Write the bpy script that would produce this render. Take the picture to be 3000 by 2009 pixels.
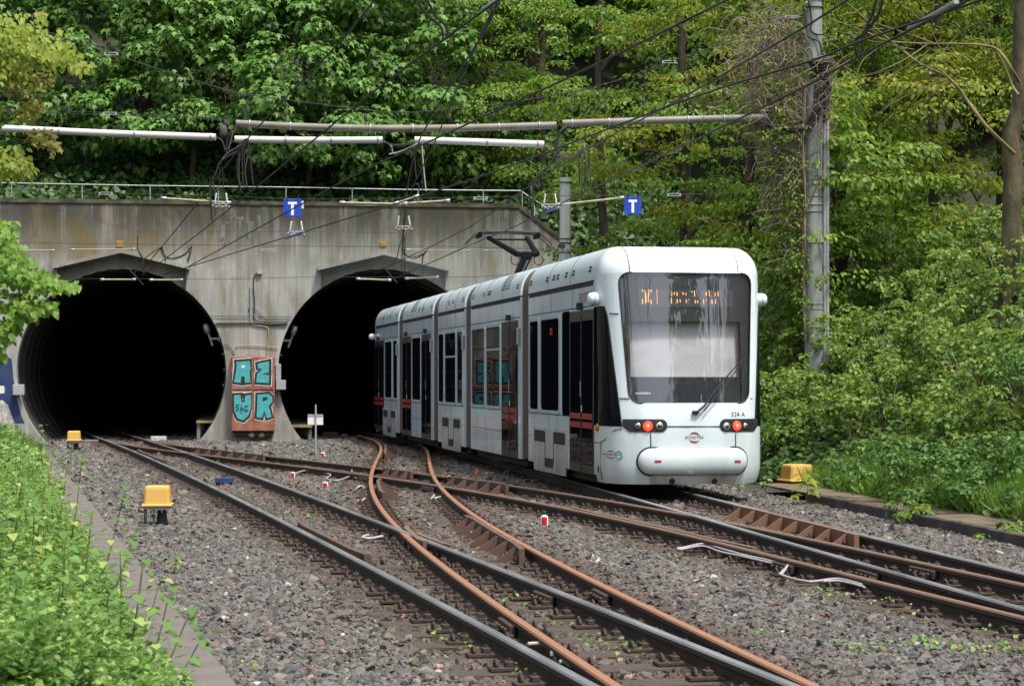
import bpy, bmesh, math, random
import numpy as np
from mathutils import Vector, Matrix, geometry

for _o in list(bpy.data.objects):
    bpy.data.objects.remove(_o, do_unlink=True)
scene = bpy.context.scene
COL = scene.collection
R = math.radians
random.seed(7)

# ------------------------------------------------------------------ camera
F, YH, H = 6000.0, 1105.0, 1.6          # focal length and horizon in photo pixels (3000 wide), eye height in metres
cd = bpy.data.cameras.new('camera'); cam = bpy.data.objects.new('camera', cd); COL.objects.link(cam)
cam.location = (0, 0, H); cam.rotation_euler = (R(90), 0, 0)
cd.sensor_width = 36.0; cd.lens = 36.0 * F / 3000.0
cd.shift_y = (YH - 1004.5) / 3000.0
cd.clip_start = 0.2; cd.clip_end = 2000
cd.dof.use_dof = True; cd.dof.focus_distance = 30.0; cd.dof.aperture_fstop = 9.0
scene.camera = cam

# ------------------------------------------------------------------ sky, sun, exposure
SUN = Vector((0.30, -0.36, 1.05)).normalized()
SUN_EL = math.asin(SUN.z); SUN_AZ = math.atan2(SUN.x, SUN.y)
w = bpy.data.worlds.new('World'); scene.world = w; w.use_nodes = True
nt = w.node_tree; nt.nodes.clear()
sky = nt.nodes.new('ShaderNodeTexSky'); sky.sky_type = 'NISHITA'; sky.sun_disc = False
sky.sun_elevation = SUN_EL; sky.sun_rotation = SUN_AZ
sky.air_density = 1.0; sky.dust_density = 4.0; sky.ozone_density = 1.0
hs = nt.nodes.new('ShaderNodeHueSaturation'); hs.inputs['Saturation'].default_value = 0.38
bg = nt.nodes.new('ShaderNodeBackground'); bg.inputs['Strength'].default_value = 0.135
wo = nt.nodes.new('ShaderNodeOutputWorld')
nt.links.new(sky.outputs[0], hs.inputs['Color']); nt.links.new(hs.outputs[0], bg.inputs['Color']); nt.links.new(bg.outputs[0], wo.inputs['Surface'])
sd = bpy.data.lights.new('sun', 'SUN'); sun = bpy.data.objects.new('sun', sd); COL.objects.link(sun)
sd.energy = 2.7; sd.angle = R(9); sd.color = (1.0, 0.955, 0.88)
sun.rotation_euler = (-SUN).to_track_quat('-Z', 'Y').to_euler(); sun.location = (20, -30, 50)
vs = scene.view_settings; vs.view_transform = 'Standard'; vs.look = 'None'; vs.exposure = 0.85; vs.gamma = 1.0
vs.use_curve_mapping = False
cy = scene.cycles
cy.max_bounces = 7; cy.diffuse_bounces = 3; cy.glossy_bounces = 3; cy.transparent_max_bounces = 8; cy.transmission_bounces = 4
cy.caustics_reflective = False; cy.caustics_refractive = False
cy.use_denoising = True
cy.sample_clamp_indirect = 4.0

# ------------------------------------------------------------------ measuring helpers (photo pixel + distance -> place)
def P(xs, ys, d): return Vector(((xs - 1500) * d / F, d, H - (ys - YH) * d / F))
def G(xs, ys, z=0.0):
    d = F * (H - z) / (ys - YH); return Vector(((xs - 1500) * d / F, d, z))
def Z(xs, ys, z): return G(xs, ys, z)

# ------------------------------------------------------------------ scene graph helpers
def tag(o, label=None, cat=None, group=None, kind=None):
    if label: o['label'] = label
    if cat: o['category'] = cat
    if group: o['group'] = group
    if kind: o['kind'] = kind
    return o
def thing(name, label, cat, loc=(0, 0, 0), rz=0.0, group=None, kind=None):
    o = bpy.data.objects.new(name, None); COL.objects.link(o); o.empty_display_size = 0.2
    o.location = loc; o.rotation_euler = (0, 0, rz)
    return tag(o, label, cat, group, kind)
def link(name, me, parent=None, loc=None):
    o = bpy.data.objects.new(name, me); COL.objects.link(o)
    if parent is not None: o.parent = parent
    if loc is not None: o.location = loc
    return o
def copy_tree(o, parent=None, **kw):
    c = o.copy(); COL.objects.link(c); c.parent = parent
    for ch in o.children: copy_tree(ch, c)
    for k, v in kw.items(): c[k] = v
    return c

class MB:
    """collects faces of ONE part, then links them as one mesh object"""
    def __init__(s): s.v = []; s.f = []; s.m = []; s.sm = []
    def add(s, vs, fs, mi=0, smooth=False):
        b = len(s.v); s.v += [tuple(v) for v in vs]
        for f in fs: s.f.append(tuple(b + i for i in f)); s.m.append(mi); s.sm.append(smooth)
        return s
    def box(s, c, size, mi=0, rot=None, taper=1.0, ch=0.0):
        hx, hy, hz = size[0] / 2, size[1] / 2, size[2] / 2
        if ch <= 0:
            vs = [Vector((x * (taper if z > 0 else 1), y * (taper if z > 0 else 1), z)) for z in (-hz, hz) for x, y in ((-hx, -hy), (hx, -hy), (hx, hy), (-hx, hy))]
            fs = [(3, 2, 1, 0), (4, 5, 6, 7), (0, 1, 5, 4), (1, 2, 6, 5), (2, 3, 7, 6), (3, 0, 4, 7)]
        else:
            vs = []; prof = [(-hz, ch), (-hz + ch, 0), (hz - ch, 0), (hz, ch)]
            for z, c_ in prof:
                k = taper if z > 0 else 1
                X, Y = (hx - c_ if c_ else hx) * k, (hy - c_ if c_ else hy) * k
                q = ch * 0.8
                for x, y in ((-X + q, -Y), (X - q, -Y), (X, -Y + q), (X, Y - q), (X - q, Y), (-X + q, Y), (-X, Y - q), (-X, -Y + q)): vs.append(Vector((x, y, z)))
            fs = [tuple(range(7, -1, -1)), tuple(range(24, 32))]
            for r in range(3):
                for i in range(8): fs.append((r * 8 + i, r * 8 + (i + 1) % 8, r * 8 + 8 + (i + 1) % 8, r * 8 + 8 + i))
        if rot is not None: vs = [rot @ v for v in vs]
        c = Vector(c)
        return s.add([v + c for v in vs], fs, mi)
    def tube(s, pts, r, n=6, mi=0, caps=True, smooth=True):
        pts = [Vector(p) for p in pts]; N = len(pts)
        rs = r if isinstance(r, (list, tuple)) else [r] * N
        up = None; rings = []
        for i, p in enumerate(pts):
            t = (pts[min(i + 1, N - 1)] - pts[max(i - 1, 0)])
            t = t.normalized() if t.length > 1e-9 else Vector((0, 0, 1))
            if up is None:
                a = Vector((0, 0, 1)) if abs(t.z) < .9 else Vector((1, 0, 0)); up = (a - t * a.dot(t)).normalized()
            else:
                up = up - t * up.dot(t); up = up.normalized() if up.length > 1e-6 else t.orthogonal().normalized()
            sd_ = t.cross(up)
            rings.append([p + (up * math.cos(2 * math.pi * k / n) + sd_ * math.sin(2 * math.pi * k / n)) * rs[i] for k in range(n)])
        vs = [v for q in rings for v in q]; fs = []
        for i in range(N - 1):
            for k in range(n): fs.append((i * n + k, i * n + (k + 1) % n, (i + 1) * n + (k + 1) % n, (i + 1) * n + k))
        s.add(vs, fs, mi, smooth)
        if caps:
            s.add(rings[0], [tuple(range(n))[::-1]], mi); s.add(rings[-1], [tuple(range(n))], mi)
        return s
    def lathe(s, c, prof, n=14, mi=0, axis=None, smooth=True):
        c = Vector(c); ax = Vector(axis).normalized() if axis is not None else Vector((0, 0, 1))
        a = ax.orthogonal().normalized(); b = ax.cross(a); vs = []; fs = []
        for r, h in prof:
            for k in range(n): vs.append(c + ax * h + (a * math.cos(2 * math.pi * k / n) + b * math.sin(2 * math.pi * k / n)) * max(r, 1e-4))
        for i in range(len(prof) - 1):
            for k in range(n): fs.append((i * n + k, i * n + (k + 1) % n, (i + 1) * n + (k + 1) % n, (i + 1) * n + k))
        s.add(vs, fs, mi, smooth)
        return s.add([], [], mi)
    def prism(s, poly, fn, d0, d1, mi=0, front_only=False):
        """poly: 2-D outline; fn(a,b,d)->3-D; extruded from d0 (front) to d1"""
        n = len(poly); fr = [fn(a, b, d0) for a, b in poly]
        tri = geometry.tessellate_polygon([[Vector((a, b, 0)) for a, b in poly]])
        s.add(fr, [tuple(t) for t in tri], mi)
        if not front_only:
            bk = [fn(a, b, d1) for a, b in poly]
            s.add(bk, [tuple(reversed(t)) for t in tri], mi)
            s.add(fr + bk, [(i, (i + 1) % n, n + (i + 1) % n, n + i) for i in range(n)], mi)
        return s
    def build(s, name, mats, parent=None, loc=None, recalc=True):
        me = bpy.data.meshes.new(name); me.from_pydata(s.v, [], s.f)
        if not isinstance(mats, (list, tuple)): mats = [mats]
        for m in mats: me.materials.append(m)
        me.polygons.foreach_set('material_index', s.m); me.polygons.foreach_set('use_smooth', s.sm)
        if recalc:
            bm = bmesh.new(); bm.from_mesh(me); bmesh.ops.recalc_face_normals(bm, faces=bm.faces); bm.to_mesh(me); bm.free()
        me.update()
        return link(name, me, parent, loc)

def rrect(a0, a1, b0, b1, r, n=4):
    out = []
    for cx, cy_, st in ((a1 - r, b1 - r, 0), (a0 + r, b1 - r, 90), (a0 + r, b0 + r, 180), (a1 - r, b0 + r, 270)):
        for i in range(n + 1):
            q = R(st + 90 * i / n); out.append((cx + r * math.cos(q), cy_ + r * math.sin(q)))
    return out
def offset_poly(poly, d):
    n = len(poly); ar = sum(poly[i][0] * poly[(i + 1) % n][1] - poly[(i + 1) % n][0] * poly[i][1] for i in range(n)); sg = 1 if ar > 0 else -1
    out = []
    for i in range(n):
        p0, p1, p2 = Vector(poly[i - 1]), Vector(poly[i]), Vector(poly[(i + 1) % n])
        e1 = (p1 - p0).normalized(); e2 = (p2 - p1).normalized()
        n1 = Vector((e1.y, -e1.x)) * sg; n2 = Vector((e2.y, -e2.x)) * sg
        b = (n1 + n2); b = b.normalized() if b.length > 1e-6 else n1
        k = min(1 / max(b.dot(n1), .45), 1.6)
        q = p1 + b * d * k; out.append((q.x, q.y))
    return out
def catmull(pts, m=6):
    pts = [Vector(p) for p in pts]; out = []
    for i in range(len(pts) - 1):
        p0, p1, p2, p3 = pts[max(i - 1, 0)], pts[i], pts[i + 1], pts[min(i + 2, len(pts) - 1)]
        for k in range(m):
            t = k / m
            out.append(0.5 * ((2 * p1) + (p2 - p0) * t + (2 * p0 - 5 * p1 + 4 * p2 - p3) * t * t + (3 * p1 - p0 - 3 * p2 + p3) * t ** 3))
    return out + [pts[-1]]
def sag(a, b, s, n=10):
    a, b = Vector(a), Vector(b)
    return [a.lerp(b, i / n) - Vector((0, 0, 4 * s * (i / n) * (1 - i / n))) for i in range(n + 1)]
def text_polys(body, size, align='CENTER'):
    cu = bpy.data.curves.new('lettering', 'FONT'); cu.body = body; cu.size = size; cu.align_x = align; cu.align_y = 'CENTER'; cu.resolution_u = 3
    ob = bpy.data.objects.new('lettering', cu); COL.objects.link(ob)
    dg = bpy.context.evaluated_depsgraph_get(); me = bpy.data.meshes.new_from_object(ob.evaluated_get(dg))
    v = [(q.co.x, q.co.y) for q in me.vertices]; f = [tuple(p.vertices) for p in me.polygons]
    bpy.data.objects.remove(ob); bpy.data.meshes.remove(me); return v, f

# ------------------------------------------------------------------ materials
def mat(name, col, rough=.6, metal=0., var=.12, scale=6., col2=None, bump=0., bscale=40., coat=0., spec=.5, emit=0., detail=4., stretch=(1, 1, 1), lo=.35, hi=.7):
    m = bpy.data.materials.new(name); m.use_nodes = True; t = m.node_tree; b = t.nodes['Principled BSDF']; N = t.nodes.new; L = t.links.new
    b.inputs['Roughness'].default_value = rough; b.inputs['Metallic'].default_value = metal
    b.inputs['Coat Weight'].default_value = coat; b.inputs['Coat Roughness'].default_value = .06; b.inputs['Specular IOR Level'].default_value = spec
    c1 = tuple(c * (1 - var) for c in col) + (1,); c2 = (tuple(col2) if col2 else tuple(min(1, c * (1 + var)) for c in col)) + (1,)
    tc = N('ShaderNodeTexCoord'); mp = N('ShaderNodeMapping'); mp.inputs['Scale'].default_value = stretch
    L(tc.outputs['Object'], mp.inputs['Vector'])
    if var > 0 or col2:
        no = N('ShaderNodeTexNoise'); no.inputs['Scale'].default_value = scale; no.inputs['Detail'].default_value = detail
        L(mp.outputs[0], no.inputs['Vector'])
        rp = N('ShaderNodeValToRGB'); rp.color_ramp.elements[0].position = lo; rp.color_ramp.elements[1].position = hi
        rp.color_ramp.elements[0].color = c1; rp.color_ramp.elements[1].color = c2
        L(no.outputs['Fac'], rp.inputs['Fac']); L(rp.outputs[0], b.inputs['Base Color'])
        mr = N('ShaderNodeMapRange'); mr.inputs['To Min'].default_value = max(0, rough - .08); mr.inputs['To Max'].default_value = min(1, rough + .08)
        L(no.outputs['Fac'], mr.inputs['Value']); L(mr.outputs[0], b.inputs['Roughness'])
    else: b.inputs['Base Color'].default_value = tuple(col) + (1,)
    if bump:
        n2 = N('ShaderNodeTexNoise'); n2.inputs['Scale'].default_value = bscale; n2.inputs['Detail'].default_value = 5
        L(mp.outputs[0], n2.inputs['Vector'])
        bp = N('ShaderNodeBump'); bp.inputs['Strength'].default_value = bump; bp.inputs['Distance'].default_value = .02
        L(n2.outputs['Fac'], bp.inputs['Height']); L(bp.outputs[0], b.inputs['Normal'])
    if emit:
        b.inputs['Emission Color'].default_value = tuple(col) + (1,); b.inputs['Emission Strength'].default_value = emit
    return m

def leaf_mat(name, cols, trans=.35, rough=.5):
    m = bpy.data.materials.new(name); m.use_nodes = True; t = m.node_tree; b = t.nodes['Principled BSDF']; N = t.nodes.new; L = t.links.new
    ge = N('ShaderNodeNewGeometry'); rp = N('ShaderNodeValToRGB'); rp.color_ramp.interpolation = 'LINEAR'
    el = rp.color_ramp.elements
    while len(el) < len(cols): el.new(.5)
    for i, c in enumerate(cols): el[i].position = i / (len(cols) - 1); el[i].color = tuple(c) + (1,)
    L(ge.outputs['Random Per Island'], rp.inputs['Fac']); L(rp.outputs[0], b.inputs['Base Color'])
    b.inputs['Roughness'].default_value = rough; b.inputs['Specular IOR Level'].default_value = .35
    tr = N('ShaderNodeBsdfTranslucent'); hv = N('ShaderNodeHueSaturation'); hv.inputs['Value'].default_value = 1.5; hv.inputs['Hue'].default_value = .485
    L(rp.outputs[0], hv.inputs['Color']); L(hv.outputs[0], tr.inputs['Color'])
    mx = N('ShaderNodeMixShader'); mx.inputs['Fac'].default_value = trans
    out = t.nodes['Material Output']; L(b.outputs[0], mx.inputs[1]); L(tr.outputs[0], mx.inputs[2]); L(mx.outputs[0], out.inputs['Surface'])
    return m

M = {}
M['bark'] = mat('bark', (.055, .042, .030), .9, var=.35, scale=9, bump=.6, bscale=25, stretch=(1, 1, .25))
M['bark_grey'] = mat('bark_grey', (.045, .035, .024), .95, col2=(.125, .105, .05), var=.4, scale=4.5, bump=1.0, bscale=16, stretch=(1, 1, .45), detail=8)
M['twig'] = mat('twig', (.21, .155, .125), .9, var=.3, scale=3)
M['branch'] = mat('branch', (.17, .14, .06), .9, var=.3, scale=3)
M['stem'] = mat('stem', (.10, .13, .035), .7, var=.3, scale=5)
M['soil'] = mat('soil', (.030, .026, .018), 1., var=.4, scale=2, bump=.6, bscale=8)
M['rail_side'] = mat('rail_side', (.066, .046, .036), .8, col2=(.038, .029, .025), var=.3, scale=5, bump=.2, bscale=60)
M['rail_shiny'] = mat('rail_shiny', (.36, .37, .39), .38, .75, var=.22, scale=4, stretch=(1, .06, 1))
M['rail_rust'] = mat('rail_rust', (.30, .14, .075), .65, col2=(.23, .115, .07), var=.15, scale=2, bump=.15, bscale=60)
M['rail_brown'] = mat('rail_brown', (.20, .115, .078), .6, col2=(.14, .09, .068), var=.2, scale=2)
M['rust_dark'] = mat('rust_dark', (.070, .042, .032), .85, col2=(.042, .029, .024), var=.25, scale=6, bump=.3, bscale=50)
M['guard'] = mat('guard', (.095, .055, .042), .75, col2=(.125, .07, .05), var=.2, scale=3, bump=.2, bscale=40)
M['guard_red'] = mat('guard_rust', (.22, .115, .066), .75, col2=(.17, .085, .05), var=.2, scale=3, bump=.2, bscale=40)
M['sleeper'] = mat('sleeper', (.10, .075, .058), .9, col2=(.058, .045, .037), var=.3, scale=3, bump=.7, bscale=12, stretch=(1, 12, 4))
M['steel'] = mat('galvanised', (.36, .37, .38), .5, .7, var=.12, scale=12)
M['alu_pipe'] = mat('conduit_white', (.66, .65, .63), .45, col2=(.55, .54, .51), var=.1, scale=3)
M['pipe_dirty'] = mat('conduit_weathered', (.32, .305, .27), .5, col2=(.15, .14, .10), var=.35, scale=2.2, stretch=(1, 1, 1))
M['pole'] = mat('pole_paint', (.29, .315, .30), .6, col2=(.24, .26, .245), var=.12, scale=1.5, stretch=(2, 2, .3))
M['pole_white'] = mat('pole_pale', (.50, .52, .54), .6, col2=(.42, .44, .40), var=.1, scale=1.5)
M['wire'] = mat('wire', (.018, .018, .018), .6, var=.2)
M['rubber'] = mat('rubber', (.016, .016, .017), .65, var=.2)
M['cable_grey'] = mat('cable_grey', (.36, .345, .35), .55, var=.1)
M['insul_white'] = mat('insulator_white', (.75, .74, .72), .3, var=.05)
M['rod'] = mat('rod_beige', (.36, .33, .22), .5, var=.2, scale=9)
M['blue'] = mat('sign_blue', (.010, .055, .42), .45, var=.05)
M['white'] = mat('white_paint', (.80, .80, .78), .45, var=.03)
M['yellow'] = mat('yellow_plastic', (.66, .40, .10), .5, col2=(.62, .37, .09), var=.05, scale=3)
M['ochre'] = mat('ochre_sign', (.30, .17, .02), .6, var=.15)
M['red'] = mat('red_paint', (.50, .015, .015), .4, var=.1)
M['orange'] = mat('orange_faded', (.40, .15, .08), .7, var=.15, scale=20)
M['navy'] = mat('navy_box', (.020, .045, .17), .55, var=.2, scale=8)
M['slab'] = mat('slab', (.165, .145, .132), .9, col2=(.105, .092, .083), var=.18, scale=2.5, bump=.25, bscale=60)
M['slab_moss'] = mat('slab_gritty', (.20, .145, .105), .95, col2=(.11, .09, .05), var=.3, scale=5, bump=.5, bscale=45)
M['kerb_dark'] = mat('kerb_dark', (.055, .05, .048), .9, col2=(.085, .075, .07), var=.3, scale=3, bump=.4, bscale=30)
M['box_grey'] = mat('box_grey', (.33, .34, .36), .55, var=.08)
M['yellow_edge'] = mat('edge_yellow', (.36, .24, .04), .6, var=.2)
M['cabinet'] = mat('cabinet_rust_paint', (.30, .095, .055), .75, col2=(.36, .16, .11), var=.25, scale=5, bump=.2)
M['teal'] = mat('spray_teal', (.06, .36, .38), .65, var=.12, scale=9)
M['black'] = mat('spray_black', (.016, .015, .016), .7, var=.1)
M['spray_white'] = mat('spray_white', (.70, .66, .65), .7, var=.12, scale=20)
M['spray_blue'] = mat('spray_blue', (.016, .04, .16), .7, col2=(.03, .05, .12), var=.3, scale=5)
M['spray_pale'] = mat('spray_pale', (.42, .38, .36), .8, col2=(.62, .60, .58), var=.3, scale=9)
# ================================================================== TERRAIN AND BALLAST
def XL(y): return -1.56 - .255 * (y - 11.4)          # inner edge of the left slab strip
def XR(y): return 4.17 - .145 * (y - 27.8)           # inner edge of the right kerb
PO = Vector((-13.51, 54.05, 0)); PM = .135; PA = math.atan(PM)     # tunnel wall: a point of its foot line and its turn
PU = Vector((math.cos(PA), math.sin(PA), 0)); PN = Vector((-math.sin(PA), math.cos(PA), 0))
def portal_y(x): return PO.y + PM * (x - PO.x)

def sheet(name, xs, ys, fn, m, kind='structure', label=None):
    vs = [(x, y, fn(x, y)) for y in ys for x in xs]; n = len(xs); fs = []
    for j in range(len(ys) - 1):
        for i in range(n - 1): fs.append((j * n + i, j * n + i + 1, (j + 1) * n + i + 1, (j + 1) * n + i))
    me = bpy.data.meshes.new(name); me.from_pydata(vs, [], fs); me.materials.append(m)
    me.polygons.foreach_set('use_smooth', [True] * len(fs)); me.update()
    o = link(name, me); o['kind'] = kind
    if label: o['label'] = label
    return o
def nz(x, y, s=1.0, a=1.0):
    return a * (math.sin(x * 1.3 * s + 1.7) * math.cos(y * 1.1 * s + .4) + .5 * math.sin(x * 2.7 * s - y * 2.3 * s + 2.))

M['ballast_base'] = mat('ballast_base', (.045, .038, .033), 1., col2=(.085, .075, .068), var=.45, scale=28, bump=1.0, bscale=30)
M['grass_soil'] = mat('grass_soil', (.022, .028, .010), 1., var=.4, scale=3, bump=.6, bscale=8)
sheet('ground', [-300, -60, -25, 0, 25, 60, 300], [-300, -60, 0, 40, 80, 160, 400], lambda x, y: -.34, M['soil'], label='dark earth under and around the tracks')
def bed_h(x, y): return -.175 + nz(x * 3, y * 3, 1, .008)
sheet('ballast_bed', list(np.linspace(-14, 8, 50)), list(np.linspace(4, 96, 140)), bed_h, M['ballast_base'], label='stony track bed')
def left_h(x, y):
    d = XL(y) - .55 - x
    if d < 0: return -.17 - .3 * min(1, -d * 4)
    return -.16 + .50 * min(1.0, (d / 1.8)) ** .9 + .10 * max(0, d - 2.5) + nz(x, y, 1, .04)
_ys = [3 + 1.0 * i for i in range(52)]
def strip(name, ys, fx, ds, fh, m, label):
    vs = []; fs = []; n = len(ds)
    for y in ys:
        for d in ds: x = fx(y) + d; vs.append((x, y, fh(x, y)))
    for j in range(len(ys) - 1):
        for i in range(n - 1): fs.append((j * n + i, j * n + i + 1, (j + 1) * n + i + 1, (j + 1) * n + i))
    me = bpy.data.meshes.new(name); me.from_pydata(vs, [], fs); me.materials.append(m); me.polygons.foreach_set('use_smooth', [True] * len(fs)); me.update()
    o = link(name, me); o['kind'] = 'structure'; o['label'] = label; return o
strip('embankment_left', _ys, lambda y: XL(y) - .55, [-16, -10, -6, -4, -3, -2.2, -1.6, -1.1, -.7, -.35, 0, .12], left_h, M['grass_soil'], 'overgrown bank left of the tracks')
def right_h(x, y):
    d = x - XR(y) - .8
    if d < 0: return -.03
    return -.02 + .62 * d * min(1, .35 + d / 4) + nz(x, y, .7, .10) * min(1, d)
strip('embankment_right', [8 + 2.0 * i for i in range(46)], lambda y: XR(y) + .8, [0, .4, .8, 1.3, 2, 3, 4, 5.5, 7, 9, 11, 14, 18, 24, 32], right_h, M['grass_soil'], 'overgrown bank right of the tram')
def hill_z(u, v): return max(5.95, 5.9 + .52 * max(0, v - 1.5)) + nz(u, v, .5, .15)
vs_ = []; us = [-30 + 1.6 * i for i in range(60)]; vv = [.36, .8, 1.5, 3, 5, 8, 12, 17, 24, 34, 50]
for v in vv:
    for u in us:
        wtop = 6.1 if u < 13.8 else max(.2, 6.1 - (u - 13.8) * .78)
        z = min(hill_z(u, v), wtop - .05 + max(0, v - .8) * (.55 if u < 13.8 else .8)); q = PO + PU * u + PN * v; vs_.append((q.x, q.y, z))
n_ = len(us)
me = bpy.data.meshes.new('hillside'); me.from_pydata(vs_, [], [(j * n_ + i, j * n_ + i + 1, (j + 1) * n_ + i + 1, (j + 1) * n_ + i) for j in range(len(vv) - 1) for i in range(n_ - 1)])
me.materials.append(M['grass_soil']); me.update(); hl = link('hillside', me); hl['kind'] = 'structure'; hl['label'] = 'wooded slope above the tunnel wall'

# ================================================================== TRACKS
def gp(l): return [(lambda q: (q.x, q.y))(G(*p)) for p in l]
RAILPX = dict(
 AL=[(302,1284),(379,1310.5),(461,1350),(543,1391),(635.5,1431),(712,1468),(800,1508),(864,1532),(928,1565),(1005,1606),(1071.6,1640),(1100,1657.6),(1210,1723),(1305,1774),(1407,1828),(1535.5,1892),(1700,1976.6)],
 AR=[(415,1283.5),(456,1292.5),(548,1327),(584,1335),(635.5,1360),(712,1391),(800,1415),(877,1442),(954,1473),(1030,1499),(1107,1524),(1184,1555),(1235.5,1575.6),(1312,1604),(1407,1643.5),(1510,1684.5),(1612,1728),(1700,1764),(2000,1879),(2324,2009)],
 X2L=[(1023,1268),(1056,1276),(1082,1283.5),(1105,1295),(1119,1312),(1115,1327),(1102,1347.6),(1092,1365.5),(1084,1386),(1083,1404),(1089.5,1429.6),(1105,1460),(1133,1499),(1171.5,1537),(1210,1575.6),(1248,1606),(1294.5,1640),(1382,1713),(1484,1779),(1587,1846),(1700,1917.7)],
 X2R=[(1258.6,1322),(1261,1350),(1266,1383.5),(1279,1409),(1302,1434.7),(1333,1465.5),(1363.6,1488.5),(1400,1512),(1451,1550),(1528,1596),(1605,1637),(1682,1675.6),(1758.7,1709),(1830.4,1740),(2000,1829),(2171,1908),(2393,2009)],
 X1R=[(441,1287),(584,1312),(722.6,1328),(800,1336),(928,1350),(1056,1363),(1094.6,1367),(1184,1378),(1253,1386),(1400,1401),(1523,1419),(1630.6,1438.6),(1733,1456.6),(1835.5,1476),(1938,1495),(2000,1506.5),(2102,1526),(2179,1535),(2384,1578),(2600,1624),(2835.5,1677),(3000,1710)],
 X1L=[(800,1356.6),(902,1368),(1018,1383.5),(1082,1392),(1184,1406.5),(1274,1419),(1400,1440),(1528,1463),(1656,1486),(1784,1514),(1912,1542.4),(2000,1562),(2154,1595),(2333,1637),(2400,1651),(2510,1679),(2733,1743),(3000,1805)],
 BL=[(1871,1468),(2000,1499),(2110,1530),(2256,1570.6),(2600,1673),(2579,1664),(2784,1720),(3000,1779)],
 BR=[(2128,1473),(2230.6,1491),(2333,1517),(2435.5,1542),(2600,1579.5),(2656,1597),(2835.5,1643.5),(3000,1679)])
HG = .51
def fit_track(l, r, deg, extra=()):
    a = np.array([(x, y, 1) for x, y in gp(RAILPX[l])] + [(x, y, -1) for x, y in gp(RAILPX[r])]); sl = np.full(len(a), -.2)
    for _ in range(4):
        xc = a[:, 0] + a[:, 2] * HG * np.sqrt(1 + sl ** 2)
        if len(extra):
            e = np.array(extra); xx = np.r_[xc, e[:, 0]]; yy = np.r_[a[:, 1], e[:, 1]]; ww = np.r_[1 / a[:, 1], np.full(len(e), .02)]
        else: xx, yy, ww = xc, a[:, 1], 1 / a[:, 1]
        c = np.polyfit(yy, xx, deg, w=ww); sl = np.polyval(np.polyder(c), a[:, 1])
    return c
class Path:
    """centre line x(y): a fitted curve, carried on straight beyond the measured stretch"""
    def __init__(s, c, y0, y1): s.c = c; s.d = np.polyder(c); s.y0 = y0; s.y1 = y1
    def m(s, y): return float(np.polyval(s.d, min(max(y, s.y0), s.y1)))
    def x(s, y):
        yc = min(max(y, s.y0), s.y1); return float(np.polyval(s.c, yc)) + s.m(yc) * (y - yc)
    def off(s, y, o):
        m = s.m(y); k = 1 / math.sqrt(1 + m * m); return Vector((s.x(y) + o * k, y - o * k * m, 0))
    def ang(s, y): return math.atan2(-s.m(y), 1)
PT = {'A': Path(fit_track('AL', 'AR', 2), 10.5, 54), 'X2': Path(fit_track('X2L', 'X2R', 4), 10.6, 57),
      'X1': Path(fit_track('X1L', 'X1R', 4), 14, 53), 'B': Path(fit_track('BL', 'BR', 3, [(2.46 - .1838 * (y - 27.97) - .1, y) for y in range(34, 56, 2)]), 14.2, 55)}
SPAN = {'A': (7, 75, 0.), 'B': (7, 75, .003), 'X1': (12.6, 53.5, -.004), 'X2': (7, 57, -.007)}
LAB = {'A': 'straight running track with polished rails from the left tunnel', 'B': 'running track with polished rails under the tram',
       'X1': 'rusty crossover track from left tunnel to right foreground', 'X2': 'orange rusted crossover track from right tunnel to near left track'}
TRK = {}
PROF = [(-.0335, -.012), (-.026, 0), (.026, 0), (.0335, -.012), (.033, -.04), (.010, -.052), (.008, -.115), (.0625, -.138), (.0625, -.15), (-.0625, -.15), (-.0625, -.138), (-.008, -.115), (-.010, -.052), (-.033, -.04)]
for k, pt in PT.items():
    y0, y1, dz = SPAN[k]
    t = thing('railway_track', LAB[k], None, (0, 0, 0), kind='structure'); TRK[k] = t
    n = int((y1 - y0) / .6); ysr = [y0 + (y1 - y0) * i / n for i in range(n + 1)]
    for sd_ in (-1, 1):
        mb = MB(); vs = []
        for y in ysr:
            c = pt.off(y, sd_ * HG); a = pt.ang(y)
            for px, pz in PROF: vs.append((c.x + px * math.cos(a), c.y + px * math.sin(a), pz + dz))
        np_ = len(PROF); fs0 = []; fs1 = []
        for i in range(n):
            for j in range(np_):
                f = (i * np_ + j, i * np_ + (j + 1) % np_, (i + 1) * np_ + (j + 1) % np_, (i + 1) * np_ + j)
                (fs1 if j in (0, 1, 2) else fs0).append(f)
        mb.add(vs, fs0, 0); b = len(mb.v); mb.f += fs1; mb.m += [1] * len(fs1); mb.sm += [False] * len(fs1)
        topm = M['rail_shiny'] if k in 'AB' else (M['rail_rust'] if k == 'X2' else M['rail_brown'])
        mb.build('rail', [M['rail_side'], topm], t)

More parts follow.
